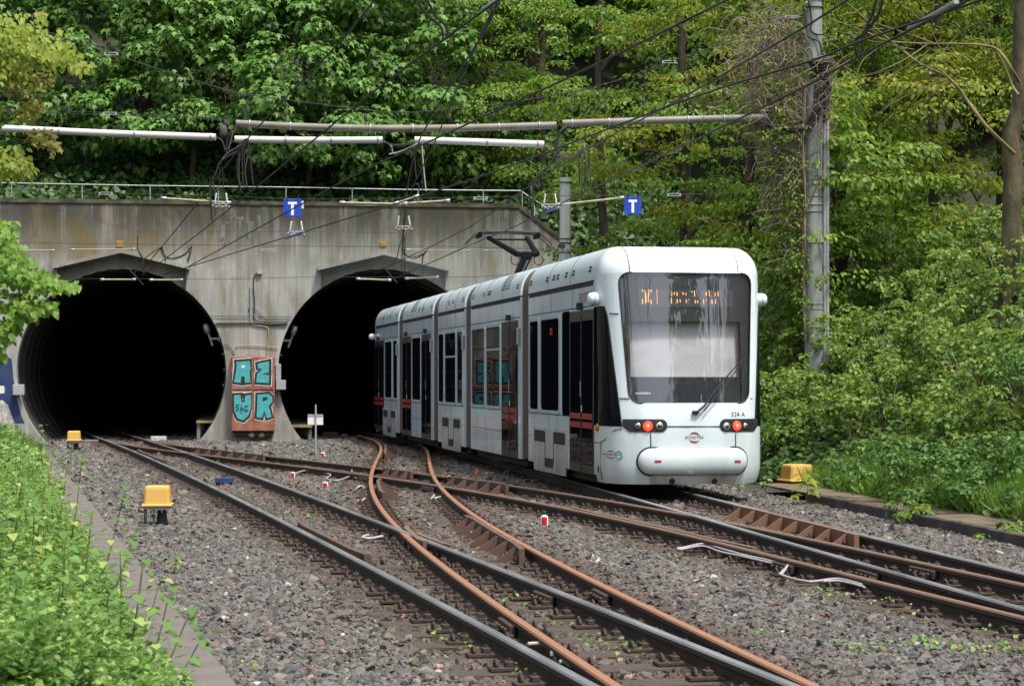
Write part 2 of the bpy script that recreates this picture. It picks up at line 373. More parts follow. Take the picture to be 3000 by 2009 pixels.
# sleepers and rail fastenings
sl = MB(); sl.box((0, 0, -.08), (1.9, .24, .16), ch=.008); slo = sl.build('sleeper', M['sleeper']); SLM = slo.data; bpy.data.objects.remove(slo)
fm = MB(); fm.box((0, 0, .012), (.17, .12, .024), ch=.004); fm.box((.035, 0, .04), (.05, .075, .035), ch=.005)
for x_ in (.035, -.045): fm.lathe((x_, 0, .03), [(.019, 0), (.019, .022), (.011, .022), (.011, .042), (0, .042)], 6, smooth=False)
fm.tube([(-.045, .045 * math.cos(q), .032 + .03 * math.sin(q)) for q in [math.pi * i / 5 for i in range(6)]], .011, 5)
fmo = fm.build('rail_fastening', M['rust_dark']); FMM = fmo.data; bpy.data.objects.remove(fmo)
stuff_far = {}
ZS = {'A': -.130, 'B': -.132, 'X1': -.135, 'X2': -.138}
SL_LIST = []
for k, pt in PT.items():
    y = max(SPAN[k][0], 9.2); far = MB()
    while y < min(SPAN[k][1], 56):
        a = pt.ang(y); m = pt.m(y); c = pt.off(y, 0)
        if not (k in ('X1', 'X2') and abs(c.x - PT['A'].x(y)) < .25) and not (k == 'X1' and abs(c.x - PT['B'].x(y)) < .25):
            o = link('sleeper', SLM, TRK[k], (c.x + random.uniform(-.05, .05), c.y, ZS[k] + random.uniform(-.006, .004))); o.rotation_euler = (0, 0, a + random.uniform(-.015, .015)); SL_LIST.append((k, y))
        for sd_ in (-1, 1):
            for q in (-1, 1):
                p = pt.off(y, sd_ * HG + q * .135); rz = a + (0 if q < 0 else math.pi) + random.uniform(-.05, .05)
                if y < 29: 
                    o = link('rail_fastening', FMM, TRK[k], (p.x, p.y, ZS[k] + .004)); o.rotation_euler = (0, 0, rz)
                else:
                    far.box((p.x, p.y, -.125), (.13, .09, .06), rot=Matrix.Rotation(rz, 3, 'Z'), taper=.5)
        y += .62 / math.sqrt(1 + m * m)
    if far.v: tag(far.build('rail_fastening_rows', M['rust_dark'], TRK[k]), kind='stuff')

def guard(k, side, ya, yb, ribs, m, gap=.075, inward=True, ribsize=.24, top=.018, flare=True):
    pt = PT[k]; mb = MB(); s_ = -side if inward else side; n = 14; vs = []
    prof = [(-.026, top), (.026, top), (.026, -.15), (-.026, -.15)]
    for i in range(n + 1):
        y = ya + (yb - ya) * i / n; e = min(i, n - i); fl = .035 * max(0, 2 - e) / 2 if flare else 0
        c = pt.off(y, side * HG + s_ * (gap + .027 + fl)); a = pt.ang(y)
        for px, pz in prof: vs.append((c.x + px * math.cos(a), c.y + px * math.sin(a), pz))
    mb.add(vs, [(i * 4 + j, i * 4 + (j + 1) % 4, (i + 1) * 4 + (j + 1) % 4, (i + 1) * 4 + j) for i in range(n) for j in range(4)] + [(0, 1, 2, 3), (n * 4 + 3, n * 4 + 2, n * 4 + 1, n * 4)])
    g = mb.build('guard_rail', m, TRK[k])
    for i in range(ribs):
        y = ya + (yb - ya) * (i + .5) / ribs; a = pt.ang(y); c = pt.off(y, side * HG + s_ * (gap + .054)); rb = MB()
        ex = Vector((math.cos(a), math.sin(a), 0)) * s_; ey = Vector((-math.sin(a), math.cos(a), 0))
        rb.prism([(0, top - .012), (.03, top - .012), (ribsize, -.145), (0, -.145)], lambda p, q, d: c + ex * p + Vector((0, 0, q)) + ey * d, -.013, .013)
        rb.build('bracket', m, g)
def yof(ys, z=0): return F * (H - z) / (ys - YH)
guard('X2', 1, yof(1614), yof(1513), 7, M['guard'])
guard('B', 1, yof(1572), yof(1484), 8, M['guard_red'])
guard('A', -1, yof(1626), yof(1530), 5, M['guard'], ribsize=.2)
guard('X1', 1, yof(1336), yof(1313), 6, M['guard'])
guard('X1', 1, yof(1424), yof(1400), 5, M['guard'])
guard('X1', 1, yof(1386), yof(1376), 3, M['guard'])
guard('X2', -1, yof(1445), yof(1404), 3, M['guard'], gap=.085, ribsize=.32)
guard('X2', -1, yof(1330), yof(1302), 3, M['guard'], ribsize=.3)
guard('A', -1, yof(1352), yof(1318), 3, M['guard'], ribsize=.2)
guard('X1', -1, yof(1600), yof(1484), 0, M['rail_brown'], gap=.06, top=-.002)
guard('X1', -1, yof(1382), yof(1362), 0, M['rail_brown'], gap=.06, top=-.002)
guard('X2', -1, yof(1584), yof(1538), 0, M['rail_brown'], gap=.05, top=.004)
guard('A', 1, yof(1600), yof(1562), 0, M['rail_brown'], gap=.05, top=.004, inward=False)
# fish plates on rail joints
for k, sd_, y in (('X1', -1, yof(1632)), ('B', -1, yof(1655)), ('X1', 1, yof(1652)), ('X2', -1, yof(1795)), ('A', 1, yof(1725)), ('X2', 1, yof(1718)), ('X1', -1, yof(1388)), ('X1', -1, yof(1415))):
    pt = PT[k]; a = pt.ang(y); rm = Matrix.Rotation(a, 3, 'Z'); mb = MB()
    for q in (-1, 1):
        c = pt.off(y, sd_ * HG + q * .045); mb.box((c.x, c.y, -.082), (.045, .5, .075), rot=rm, ch=.006)
        for b in (-.18, -.06, .06, .18):
            d = pt.off(y + b, sd_ * HG + q * .075); mb.lathe((d.x, d.y, -.082), [(.018, 0), (.018, .02), (0, .02)], 6, axis=(q * math.cos(a), q * math.sin(a), 0), smooth=False)
    mb.build('fish_plate', M['rust_dark'], TRK[k])

# ballast stones: uncountable, instanced on scattered points
rng = np.random.default_rng(3)
shapes = bpy.data.collections.new('stone_shapes')
def stone_mat():
    m = bpy.data.materials.new('ballast_stone'); m.use_nodes = True; t = m.node_tree; b = t.nodes['Principled BSDF']; N = t.nodes.new; L = t.links.new
    oi = N('ShaderNodeObjectInfo'); rp = N('ShaderNodeValToRGB'); e = rp.color_ramp.elements
    cols = [(0, (.045, .045, .044)), (.25, (.083, .082, .079)), (.60, (.128, .126, .120)), (.80, (.112, .099, .083)), (.93, (.18, .172, .158)), (.985, (.17, .075, .04)), (1., (.45, .40, .36))]
    while len(e) < len(cols): e.new(.5)
    for i, (p, c) in enumerate(cols): e[i].position = p; e[i].color = c + (1,)
    L(oi.outputs['Random'], rp.inputs['Fac'])
    at = N('ShaderNodeAttribute'); at.attribute_type = 'INSTANCER'; at.attribute_name = 'rust'
    mx = N('ShaderNodeMix'); mx.data_type = 'RGBA'; mx.blend_type = 'MULTIPLY'; mx.inputs['B'].default_value = (.68, .50, .385, 1)
    L(at.outputs['Fac'], mx.inputs['Factor']); L(rp.outputs[0], mx.inputs['A'])
    no = N('ShaderNodeTexNoise'); no.inputs['Scale'].default_value = 40; tc = N('ShaderNodeTexCoord'); L(tc.outputs['Object'], no.inputs['Vector'])
    hv = N('ShaderNodeHueSaturation'); mr = N('ShaderNodeMapRange'); mr.inputs['To Min'].default_value = .65; mr.inputs['To Max'].default_value = 1.3
    L(no.outputs['Fac'], mr.inputs['Value']); L(mr.outputs[0], hv.inputs['Value']); L(mx.outputs['Result'], hv.inputs['Color']); L(hv.outputs[0], b.inputs['Base Color'])
    b.inputs['Roughness'].default_value = .85
    return m
SM = stone_mat()
for i in range(10):
    pts = rng.normal(size=(13, 3)); pts /= np.linalg.norm(pts, axis=1)[:, None]; pts *= rng.uniform(.75, 1.1, (13, 1)); pts *= np.array([.030, rng.uniform(.018, .024), rng.uniform(.009, .015)])
    bm = bmesh.new()
    for p in pts: bm.verts.new(p)
    r_ = bmesh.ops.convex_hull(bm, input=bm.verts); bmesh.ops.delete(bm, geom=[g for g in r_['geom_interior'] if isinstance(g, bmesh.types.BMVert)], context='VERTS')
    me = bpy.data.meshes.new('stone_shape'); bm.to_mesh(me); bm.free(); me.materials.append(SM)
    shapes.objects.link(bpy.data.objects.new('stone_shape', me))
def ballast_points():
    out = []
    for (y0, y1, dens, sc) in ((8.5, 15, 1600, 1.0), (15, 22, 1300, 1.06), (22, 32, 760, 1.3), (32, 45, 380, 1.6), (45, 60, 170, 2.0)):
        xlo, xhi = XL(y1) - .05, max(XR(y0), XR(y1)) + .05
        xlo = max(xlo, -.26 * y1 - .6); xhi = min(xhi, .26 * y1 + .6)
        n = int((xhi - xlo) * (y1 - y0) * dens); x = rng.uniform(xlo, xhi, n); y = rng.uniform(y0, y1, n)
        keep = (x > -1.56 - .255 * (y - 11.4) + .01) & (x < 4.17 - .145 * (y - 27.8) - .02) & (np.abs(x) < .26 * y + .5)
        x, y = x[keep], y[keep]; dist = np.full(len(x), 9.); slp = np.zeros(len(x), bool); cenr = np.full(len(x), 9.)
        for k, pt in PT.items():
            yc = np.clip(y, pt.y0, pt.y1); m = np.polyval(pt.d, yc); c = np.polyval(pt.c, yc) + m * (y - yc); kk = 1 / np.sqrt(1 + m * m)
            on = (y > SPAN[k][0]) & (y < SPAN[k][1]); lat = (x - c) * kk
            dist = np.minimum(dist, np.where(on, np.minimum(np.abs(lat - HG), np.abs(lat + HG)), 9.))
            ys_s = np.array([q for kq, q in SL_LIST if kq == k])
            if len(ys_s):
                yal = y + (x - c) * m * kk * kk
                near = np.min(np.abs(yal[:, None] - ys_s[None, :]), axis=1) if len(x) < 4e5 else np.full(len(x), 9.)
                slp |= on & (near < .115) & (np.abs(lat) < .97)
        rust = np.exp(-(dist / .42) ** 2)
        patch = .5 + .5 * np.sin(x * 1.9 + 3 * np.sin(y * .7)) * np.cos(y * 1.3 + x * .4)
        rust = np.clip(rust * .9 + .45 * patch * np.exp(-dist / 1.2) + rng.normal(0, .12, len(x)), 0, 1)
        keep = (dist > .075) & ~(slp & (rng.random(len(x)) < np.where(dist < .5, .95, .82)) & (y < 30))
        x, y, rust, d2 = x[keep], y[keep], rust[keep], dist[keep]
        z = -.163 + .012 * rng.random(len(x)) + .012 * np.sin(x * 4.1) * np.cos(y * 3.3) + np.where(d2 > .45, .012, 0) + .010 * rng.random(len(x)) ** 3
        out.append(np.c_[x, y, z, rust, sc * rng.lognormal(0, .33, len(x))])
    return np.concatenate(out)
def scatter(name, pts, scl, attr, coll, tilt=.45, label=None):
    me = bpy.data.meshes.new(name); n = len(pts); me.vertices.add(n); me.vertices.foreach_set('co', pts.astype(np.float32).ravel())
    rot = np.c_[rng.normal(0, tilt, n), rng.normal(0, tilt, n), rng.uniform(0, 6.283, n)].astype(np.float32)
    a = me.attributes.new('rot', 'FLOAT_VECTOR', 'POINT'); a.data.foreach_set('vector', rot.ravel())
    a = me.attributes.new('scl', 'FLOAT', 'POINT'); a.data.foreach_set('value', scl.astype(np.float32))
    a = me.attributes.new('rust', 'FLOAT', 'POINT'); a.data.foreach_set('value', attr.astype(np.float32))
    a = me.attributes.new('pick', 'INT', 'POINT'); a.data.foreach_set('value', rng.integers(0, len(coll.objects), n).astype(np.int32))
    me.update(); o = link(name, me); o['kind'] = 'stuff'
    if label: o['label'] = label
    ng = bpy.data.node_groups.new(name + '_scatter', 'GeometryNodeTree'); ng.interface.new_socket('Geometry', in_out='INPUT', socket_type='NodeSocketGeometry'); ng.interface.new_socket('Geometry', in_out='OUTPUT', socket_type='NodeSocketGeometry')
    N = ng.nodes.new; L = ng.links.new; gi = N('NodeGroupInput'); go = N('NodeGroupOutput'); ip = N('GeometryNodeInstanceOnPoints'); ci = N('GeometryNodeCollectionInfo')
    ci.inputs['Collection'].default_value = coll; ci.inputs['Separate Children'].default_value = True; ci.inputs['Reset Children'].default_value = True
    def na(nm, ty):
        q = N('GeometryNodeInputNamedAttribute'); q.data_type = ty; q.inputs['Name'].default_value = nm; return q.outputs['Attribute']
    ip.inputs['Pick Instance'].default_value = True
    L(gi.outputs[0], ip.inputs['Points']); L(ci.outputs[0], ip.inputs['Instance']); L(na('pick', 'INT'), ip.inputs['Instance Index'])
    er = N('FunctionNodeEulerToRotation'); L(na('rot', 'FLOAT_VECTOR'), er.inputs[0]); L(er.outputs[0], ip.inputs['Rotation']); L(na('scl', 'FLOAT'), ip.inputs['Scale'])
    L(ip.outputs[0], go.inputs[0])
    o.modifiers.new('scatter', 'NODES').node_group = ng
    return o
bp_ = ballast_points()
tag(scatter('ballast_stones', bp_[:, :3], bp_[:, 4], bp_[:, 3], shapes), 'grey and rust stained crushed stone ballast between the rails', 'ballast')

# edging slabs, left strip and right kerb
st = thing('slab_path', 'row of grey concrete edging slabs between weeds and ballast', 'path', (0, 0, 0), kind='structure')
y = 5.2; i = 0
while y < 50:
    L_ = random.choice((1.0, 1.0, .5)); ya = y + L_ / 2; a = math.atan(.255); c = Vector((XL(ya) - .28, ya + .07, 0))
    mb = MB(); mb.box((0, 0, -.06), (.56, L_ - .012, .12), ch=.006); o = mb.build('slab', M['slab'], st, (c.x, c.y, -.105 + random.uniform(-.006, .006))); o.rotation_euler = (random.uniform(-.008, .008), random.uniform(-.008, .008), a)
    y += L_ * math.cos(a)
kt = thing('kerb_path', 'gritty brown path with dark stone kerb right of the tracks', 'path', (0, 0, 0), kind='structure')
y = 14.0
while y < 28.2:
    L_ = random.uniform(.9, 1.1); ya = y + L_ / 2; a = math.atan(.145)
    mb = MB(); mb.box((0, 0, -.12), (.10, L_ - .014, .24), ch=.012); o = mb.build('kerb_stone', M['kerb_dark'], kt, (XR(ya) + .05, ya, .0 + random.uniform(-.01, .006))); o.rotation_euler = (random.uniform(-.01, .01), random.uniform(-.04, .02), a + random.uniform(-.01, .01))
    y += L_ * math.cos(a)
strip('footpath', [12 + 1.5 * i for i in range(14)], lambda y: XR(y) + .1, [0, .25, .5, .8, 1.1], lambda x, y: -.022 + nz(x, y, 2, .006), M['slab_moss'], 'brown gritty footpath strip beside the right kerb')

# white and grey cables beside the rails
def cable(name, label, px, z, r, m, group=None, n=5):
    mb = MB(); mb.tube(catmull([Z(a, b, z) for a, b in px], n), r, 6); o = mb.build(name, m)
    return tag(o, label, 'cable', group)
def rg(l, ox, oy, k): return [(ox + a / k, oy + b / k) for a, b in l]
q4 = rg([(0, 1030), (230, 985), (440, 1040), (690, 1110), (940, 1165), (1110, 1200), (1200, 1215), (1150, 1310), (1110, 1330), (1250, 1380), (1400, 1410), (1500, 1415), (1780, 1385), (2050, 1450)], 2000, 1340, 3.903)
cable('signal_cable', 'upper of two pale cables strapped along the right rusty rail', [(1985, 1604)] + q4, -.05, .0105, M['cable_grey'], n=4)
q4b = rg([(0, 1045), (230, 1010), (430, 1075), (690, 1130), (940, 1190), (1180, 1240), (1130, 1330), (1380, 1420), (1780, 1410), (2080, 1480)], 2000, 1340, 3.903)
cable('signal_cable', 'lower of two pale cables strapped along the right rusty rail', [(1985, 1608)] + q4b, -.06, .0105, M['cable_grey'], n=4)
q2 = rg([(255, 575), (370, 540), (650, 580), (610, 630), (740, 650), (880, 605), (950, 620)], 800, 1240, 3.903)
cable('signal_cable', 'pale cable looping past the red markers near the diamond crossing', q2, -.07, .012, M['cable_grey'], n=4)
cable('signal_cable', 'short pale cable loop right of the red markers by the upper rail', rg([(720, 490), (800, 480), (890, 500), (900, 550)], 800, 1240, 3.903), -.09, .013, M['cable_grey'], n=4)
cable('signal_cable', 'white cable scrap lying between the near polished rails', rg([(1090, 1275), (1020, 1300), (1100, 1315), (1250, 1290)], 800, 1240, 3.903), -.08, .016, M['cable_grey'], n=4)
cable('rail_bond_cable', 'pale curved bond cable between the two nearest rails', rg([(1740, 1115), (1850, 1110), (1960, 1125), (2010, 1180), (2020, 1230)], 1100, 1600, 3.903), -.05, .013, M['cable_grey'], n=4)
cable('rail_bond_cable', 'second pale bond cable near the bottom edge between rails', rg([(2100, 1320), (2180, 1320), (2225, 1360)], 1100, 1600, 3.903), -.06, .013, M['cable_grey'], n=4)
cable('rail_bond_cable', 'dark loop of cable between the right hand rails', rg([(680, 885), (800, 890), (850, 925), (820, 970)], 2000, 1340, 3.903), -.08, .012, M['rust_dark'], n=4)
cable('signal_cable', 'white cable scraps left of the orange curved rail', rg([(950, 745), (1000, 715), (1040, 730)], 800, 1240, 3.903), -.09, .02, M['cable_grey'], n=3)
cable('signal_cable', 'white cable scraps beneath the diamond crossing', rg([(965, 885), (1020, 880), (1060, 845)], 800, 1240, 3.903), -.1, .018, M['cable_grey'], n=3)
cable('signal_cable', 'white cable ends between orange rail and crossing', rg([(1810, 860), (1840, 820), (1830, 860), (1910, 840)], 800, 1240, 3.903), -.09, .018, M['cable_grey'], n=3)
# ================================================================== TUNNEL WALL
def UV(xs, ys, v=0.):
    k = (xs - 1500) / F; t = (v + PO.dot(PN)) / (-k * math.sin(PA) + math.cos(PA)); p = Vector((k * t, t, 0)) - PO
    return p.dot(PU), H - (ys - YH) * t / F
def concrete(name, stain=1.0, base=(.355, .352, .33)):
    m = bpy.data.materials.new(name); m.use_nodes = True; t = m.node_tree; b = t.nodes['Principled BSDF']; N = t.nodes.new; L = t.links.new
    tc = N('ShaderNodeTexCoord')
    def noise(sc, st, det=5, loc=(0, 0, 0)):
        mp = N('ShaderNodeMapping'); mp.inputs['Scale'].default_value = st; mp.inputs['Location'].default_value = loc; L(tc.outputs['Object'], mp.inputs['Vector'])
        n = N('ShaderNodeTexNoise'); n.inputs['Scale'].default_value = sc; n.inputs['Detail'].default_value = det; n.inputs['Roughness'].default_value = .6; L(mp.outputs[0], n.inputs['Vector']); return n.outputs['Fac']
    def ramp(fac, a, b_, c0, c1):
        r = N('ShaderNodeValToRGB'); r.color_ramp.elements[0].position = a; r.color_ramp.elements[1].position = b_; r.color_ramp.elements[0].color = c0; r.color_ramp.elements[1].color = c1; L(fac, r.inputs['Fac']); return r.outputs[0]
    def mix(fac, a, b_):
        x = N('ShaderNodeMix'); x.data_type = 'RGBA'; x.clamp_factor = True
        L(fac, x.inputs['Factor'])
        (L(a, x.inputs['A']) if not isinstance(a, tuple) else setattr(x.inputs['A'], 'default_value', a)); (L(b_, x.inputs['B']) if not isinstance(b_, tuple) else setattr(x.inputs['B'], 'default_value', b_))
        return x.outputs['Result']
    def math_(op, a, b_):
        x = N('ShaderNodeMath'); x.operation = op; x.use_clamp = True
        (L(a, x.inputs[0]) if not isinstance(a, float) else setattr(x.inputs[0], 'default_value', a)); (L(b_, x.inputs[1]) if not isinstance(b_, float) else setattr(x.inputs[1], 'default_value', b_)); return x.outputs[0]
    c = ramp(noise(1.1, (1, 1, .7), 7), .3, .7, tuple(q * .70 for q in base) + (1,), tuple(q * 1.22 for q in base) + (1,))
    # board marks / fine streaks
    st = noise(5., (2.2, 2.2, .10), 6); c = mix(ramp(st, .50, .74, (0, 0, 0, 1), (.6 * stain,) * 3 + (1,)), c, (.115, .113, .102, 1))
    sx = N('ShaderNodeSeparateXYZ'); L(tc.outputs['Object'], sx.inputs[0]); zc = sx.outputs['Z']; xc = sx.outputs['X']
    def rng_(v, a, b_, lo=0., hi=1.):
        r = N('ShaderNodeMapRange'); L(v, r.inputs['Value']); r.inputs['From Min'].default_value = a; r.inputs['From Max'].default_value = b_; r.inputs['To Min'].default_value = lo; r.inputs['To Max'].default_value = hi; return r.outputs[0]
    # run-off stains from the coping, of uneven length
    run = math_('MULTIPLY', ramp(noise(2.6, (1.6, 1.6, .12), 5, (3, 1, 0)), .30, .52, (0, 0, 0, 1), (1, 1, 1, 1)), rng_(zc, 4.1, 5.9))
    c = mix(math_('MULTIPLY', run, .88 * stain), c, (.030, .029, .024, 1))
    # algae and ochre bloom
    och = math_('MULTIPLY', ramp(noise(.9, (1, 1, .8), 6, (7, 0, 2)), .44, .62, (0, 0, 0, 1), (1, 1, 1, 1)), math_('MULTIPLY', rng_(zc, 3.6, 5.2), rng_(xc, 8.0, 2.5, .22, 1.)))
    c = mix(math_('MULTIPLY', och, .75 * stain), c, (.16, .105, .028, 1))
    mos = ramp(noise(1.7, (1.5, 1.5, .30), 7, (1, 5, 9)), .50, .70, (0, 0, 0, 1), (.6 * stain,) * 3 + (1,)); c = mix(mos, c, (.115, .105, .04, 1))
    top = math_('MULTIPLY', ramp(noise(1.3, (1, 1, .8), 8, (4, 8, 1)), .34, .56, (0, 0, 0, 1), (1, 1, 1, 1)), rng_(zc, 5.0, 6.15)); c = mix(math_('MULTIPLY', top, .9 * stain), c, (.042, .040, .022, 1))
    wet = math_('MULTIPLY', ramp(noise(2.2, (2, 2, .3), 5, (2, 2, 2)), .4, .65, (0, 0, 0, 1), (1, 1, 1, 1)), rng_(zc, .9, -.2)); c = mix(math_('MULTIPLY', wet, .5), c, (.12, .12, .06, 1))
    L(c, b.inputs['Base Color']); b.inputs['Roughness'].default_value = .9
    bp = N('ShaderNodeBump'); bp.inputs['Strength'].default_value = .35; bp.inputs['Distance'].default_value = .02
    ad = N('ShaderNodeMath'); ad.operation = 'ADD'; L(noise(14, (1, 1, 1), 6), ad.inputs[0]); L(noise(7, (2.5, 2.5, .05), 3), ad.inputs[1])
    L(ad.outputs[0], bp.inputs['Height']); L(bp.outputs[0], b.inputs['Normal'])
    return m
M['concrete'] = concrete('concrete_weathered'); M['concrete_clean'] = concrete('concrete_hood', .5, (.31, .305, .28))
M['coping'] = mat('coping_moss', (.055, .05, .032), .95, col2=(.12, .11, .08), var=.4, scale=2.5, bump=.5, bscale=20)
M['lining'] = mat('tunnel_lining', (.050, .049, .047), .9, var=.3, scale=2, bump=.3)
M['jamb'] = mat('tunnel_jamb', (.17, .165, .155), .9, var=.25, scale=2, bump=.3, stretch=(1, 1, .3))

tp = thing('tunnel_portal', 'stained concrete wall with two round tunnel mouths', 'tunnel portal', PO, PA)
uT = {}
def circ(xs_l, xs_r, ys_top):
    ul, _ = UV(xs_l, 1090); ur, _ = UV(xs_r, 1090); uc = (ul + ur) / 2; r = (ur - ul) / 2; _, zt = UV((xs_l + xs_r) / 2, ys_top); return uc, zt - r, r
T1 = circ(48, 663, 785); T2 = circ(814, 1428, 785)
u_sl, z_top = UV(1518, 609); u_e, z_e = UV(1691, 743)
print('tunnels', T1, T2, 'wall', u_sl, z_top, u_e, z_e)
def mouth(T, gable):
    uc, zc, r = T; jw = 1.68; ze = UV(350, 786)[1]; za = UV(350, 742)[1]
    zj = zc + math.sqrt(r * r - jw * jw); out = []
    a0 = math.pi + math.asin((zc + .3) / r); a1 = math.atan2(zj - zc, -jw)
    arc = lambda s_, e_, n: [(uc + r * math.cos(s_ + (e_ - s_) * i / n), zc + r * math.sin(s_ + (e_ - s_) * i / n)) for i in range(n + 1)]
    left = arc(a0, a1, 18); right = arc(math.pi - a1, math.pi - a0, 18); top = arc(a1, math.pi - a1, 20)
    return left, right, top, [(uc - jw, ze), (uc, za), (uc + jw, ze)]
MT = [mouth(T1, 1), mouth(T2, 1)]
outline = [(-14, -.3)]
for l_, r_, t_, g_ in MT: outline += l_ + g_ + r_
u_r = u_e + 5.0; z_r = z_e - (z_top - z_e) / (u_e - u_sl) * 5.0
outline += [(u_r, -.3), (u_r, max(z_r, .2)), (u_sl, z_top), (-14, z_top)]
fnp = lambda a, b, d: Vector((a, d, b))
mb = MB(); mb.prism(outline, fnp, 0, .36); mb.build('wall', [M['concrete']], tp)
# pour joints standing slightly proud as coping along the wall top
mb = MB(); mb.prism([(-14, z_top - .002), (u_sl, z_top - .002), (u_r, max(z_r, .2) - .002), (u_r, max(z_r, .2) + .10), (u_sl + .04, z_top + .10), (-14, z_top + .10)], fnp, -.03, .5); mb.build('coping', M['coping'], tp)
for ti, (T, (l_, r_, t_, g_)) in enumerate(zip((T1, T2), MT)):
    uc, zc, r = T
    mb = MB(); mb.prism([g_[0], g_[1], g_[2]] + list(reversed(t_)), fnp, .30, .37); mb.build('recess_panel', M['concrete_clean'], tp)
    mb = MB(); th = .10; e0 = (g_[0][0] - .10, g_[0][1] - .03); e1 = (g_[2][0] + .10, g_[2][1] - .03); ap = g_[1]
    mb.prism([e0, ap, e1, (e1[0], e1[1] + th), (ap[0], ap[1] + th), (e0[0], e0[1] + th)], fnp, -.26, .2); mb.build('canopy', M['concrete_clean'], tp)
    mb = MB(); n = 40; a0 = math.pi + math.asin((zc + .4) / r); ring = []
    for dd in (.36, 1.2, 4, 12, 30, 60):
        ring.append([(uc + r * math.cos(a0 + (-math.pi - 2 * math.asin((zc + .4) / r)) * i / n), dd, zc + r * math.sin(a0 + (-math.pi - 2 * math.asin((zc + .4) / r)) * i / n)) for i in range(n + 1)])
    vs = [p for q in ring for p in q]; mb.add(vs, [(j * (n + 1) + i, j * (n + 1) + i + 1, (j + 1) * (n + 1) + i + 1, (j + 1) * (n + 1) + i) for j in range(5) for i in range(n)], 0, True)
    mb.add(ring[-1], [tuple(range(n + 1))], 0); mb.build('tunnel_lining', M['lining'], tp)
    # lining segment ribs that catch the daylight
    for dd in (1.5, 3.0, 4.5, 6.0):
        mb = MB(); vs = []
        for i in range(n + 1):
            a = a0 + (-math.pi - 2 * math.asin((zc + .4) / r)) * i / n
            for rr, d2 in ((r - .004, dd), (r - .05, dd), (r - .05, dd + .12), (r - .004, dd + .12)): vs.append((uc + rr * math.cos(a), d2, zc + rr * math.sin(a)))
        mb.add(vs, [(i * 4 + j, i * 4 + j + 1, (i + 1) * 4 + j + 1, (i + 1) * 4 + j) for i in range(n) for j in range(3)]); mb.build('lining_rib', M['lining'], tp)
    for i in range(4):
        mb = MB(); a = R((-8 + 9 * i) if ti == 0 else (188 - 9 * i)); rr = r - .06
        mb.tube([(uc + rr * math.cos(a), d, zc + rr * math.sin(a)) for d in (.5, 3, 8, 20)], .025, 6); mb.build('tunnel_cable', M['box_grey'], tp)
# walkways inside the tunnels
def walkway(xa, xb, ys, depth, label, hh):
    ua, z0 = UV(xa, ys, .7); ub, _ = UV(xb, ys, .7); t = thing('tunnel_walkway', label, 'walkway', PO, PA)
    mb = MB(); mb.box(((ua + ub) / 2, .7 + depth / 2, z0 - .03), (abs(ub - ua), depth, .06)); mb.build('deck', M['jamb'], t)
    mb = MB(); mb.box(((ua + ub) / 2, .66, z0 - .035), (abs(ub - ua), .05, .045)); mb.build('edge_strip', M['yellow_edge'], t)
    for i in range(6):
        mb = MB(); e = ua if hh > 0 else ub; mb.box((e + .06 * hh, .75 + i * 1.6, (z0 - .06 + -.17) / 2), (.09, .09, z0 - .06 + .17)); mb.build('support', M['jamb'], t)
walkway(575, 630, 1232, 12, 'raised walkway with yellow edge inside the left tunnel', 1)
walkway(856, 915, 1245, 12, 'raised walkway with yellow edge inside the right tunnel', -1)

def on_wall(name, label, cat, px, th, m, v=-.0, ch=.01, parent=None):
    x0, y0, x1, y1 = px; ua, za = UV(x0, y0); ub, zb = UV(x1, y1)
    mb = MB(); mb.box(((ua + ub) / 2, v - th / 2, (za + zb) / 2), (abs(ub - ua), th, abs(za - zb)), ch=ch)
    o = mb.build(name, m, parent); 
    if parent is None: o.location = PO; o.rotation_euler = (0, 0, PA); tag(o, label, cat)
    return o
on_wall('warning_plate', 'ochre square plate above the left tunnel canopy', 'sign', (341, 706, 362, 724), .03, M['ochre'])
on_wall('warning_plate', 'ochre square plate above the right tunnel canopy', 'sign', (1112, 708, 1132, 722), .03, M['ochre'])
on_wall('junction_box', 'grey box on the left jamb of the left tunnel', 'box', (40, 1126, 73, 1157), .25, M['box_grey'])
on_wall('junction_box', 'grey box at the edge of the right tunnel beside the cabinet', 'box', (808, 1113, 837, 1141), .22, M['box_grey'])
on_wall('junction_box', 'tall narrow grey box right of the painted cabinet', 'box', (807, 1066, 823, 1112), .16, M['box_grey'])
on_wall('wall_bracket', 'vertical galvanised channel on the pier between the tunnels', 'bracket', (732, 840, 738, 946), .05, M['steel'], ch=.004)
on_wall('camera_box', 'small pale junction box high on the pier', 'box', (754, 793, 768, 803), .08, M['box_grey'], ch=.004)
def wall_cable(name, label, px, r=.012, m=None, v=-.03, n=4):
    mb = MB(); pts = []
    for a, b in px: u, z = UV(a, b); pts.append((u, v, z))
    mb.tube(catmull(pts, n), r, 5); o = mb.build(name, m or M['rubber']); o.location = PO; o.rotation_euler = (0, 0, PA); return tag(o, label, 'cable')
z4 = lambda l: [(a / 2.34, 670 + b / 2.34) for a, b in l]
wall_cable('wall_cable', 'black cable drooping down the pier from the small box', z4([(1780, 300), (1745, 320), (1738, 400), (1745, 520), (1742, 610), (1770, 635), (1850, 640), (1975, 638)]), .014)
wall_cable('wall_cable', 'thick horizontal black cable between the two tunnel mouths', z4([(1475, 650), (1600, 648), (1740, 648), (1860, 655), (1970, 650)]), .02)
wall_cable('wall_cable', 'thin horizontal wire above the thick cable between tunnels', z4([(1445, 598), (1740, 602), (2000, 604)]), .008)
wall_cable('wall_cable', 'looping thin cable beside the channel bracket', z4([(1700, 570), (1715, 540), (1760, 560), (1800, 600), (1860, 655), (1960, 668)]), .009)
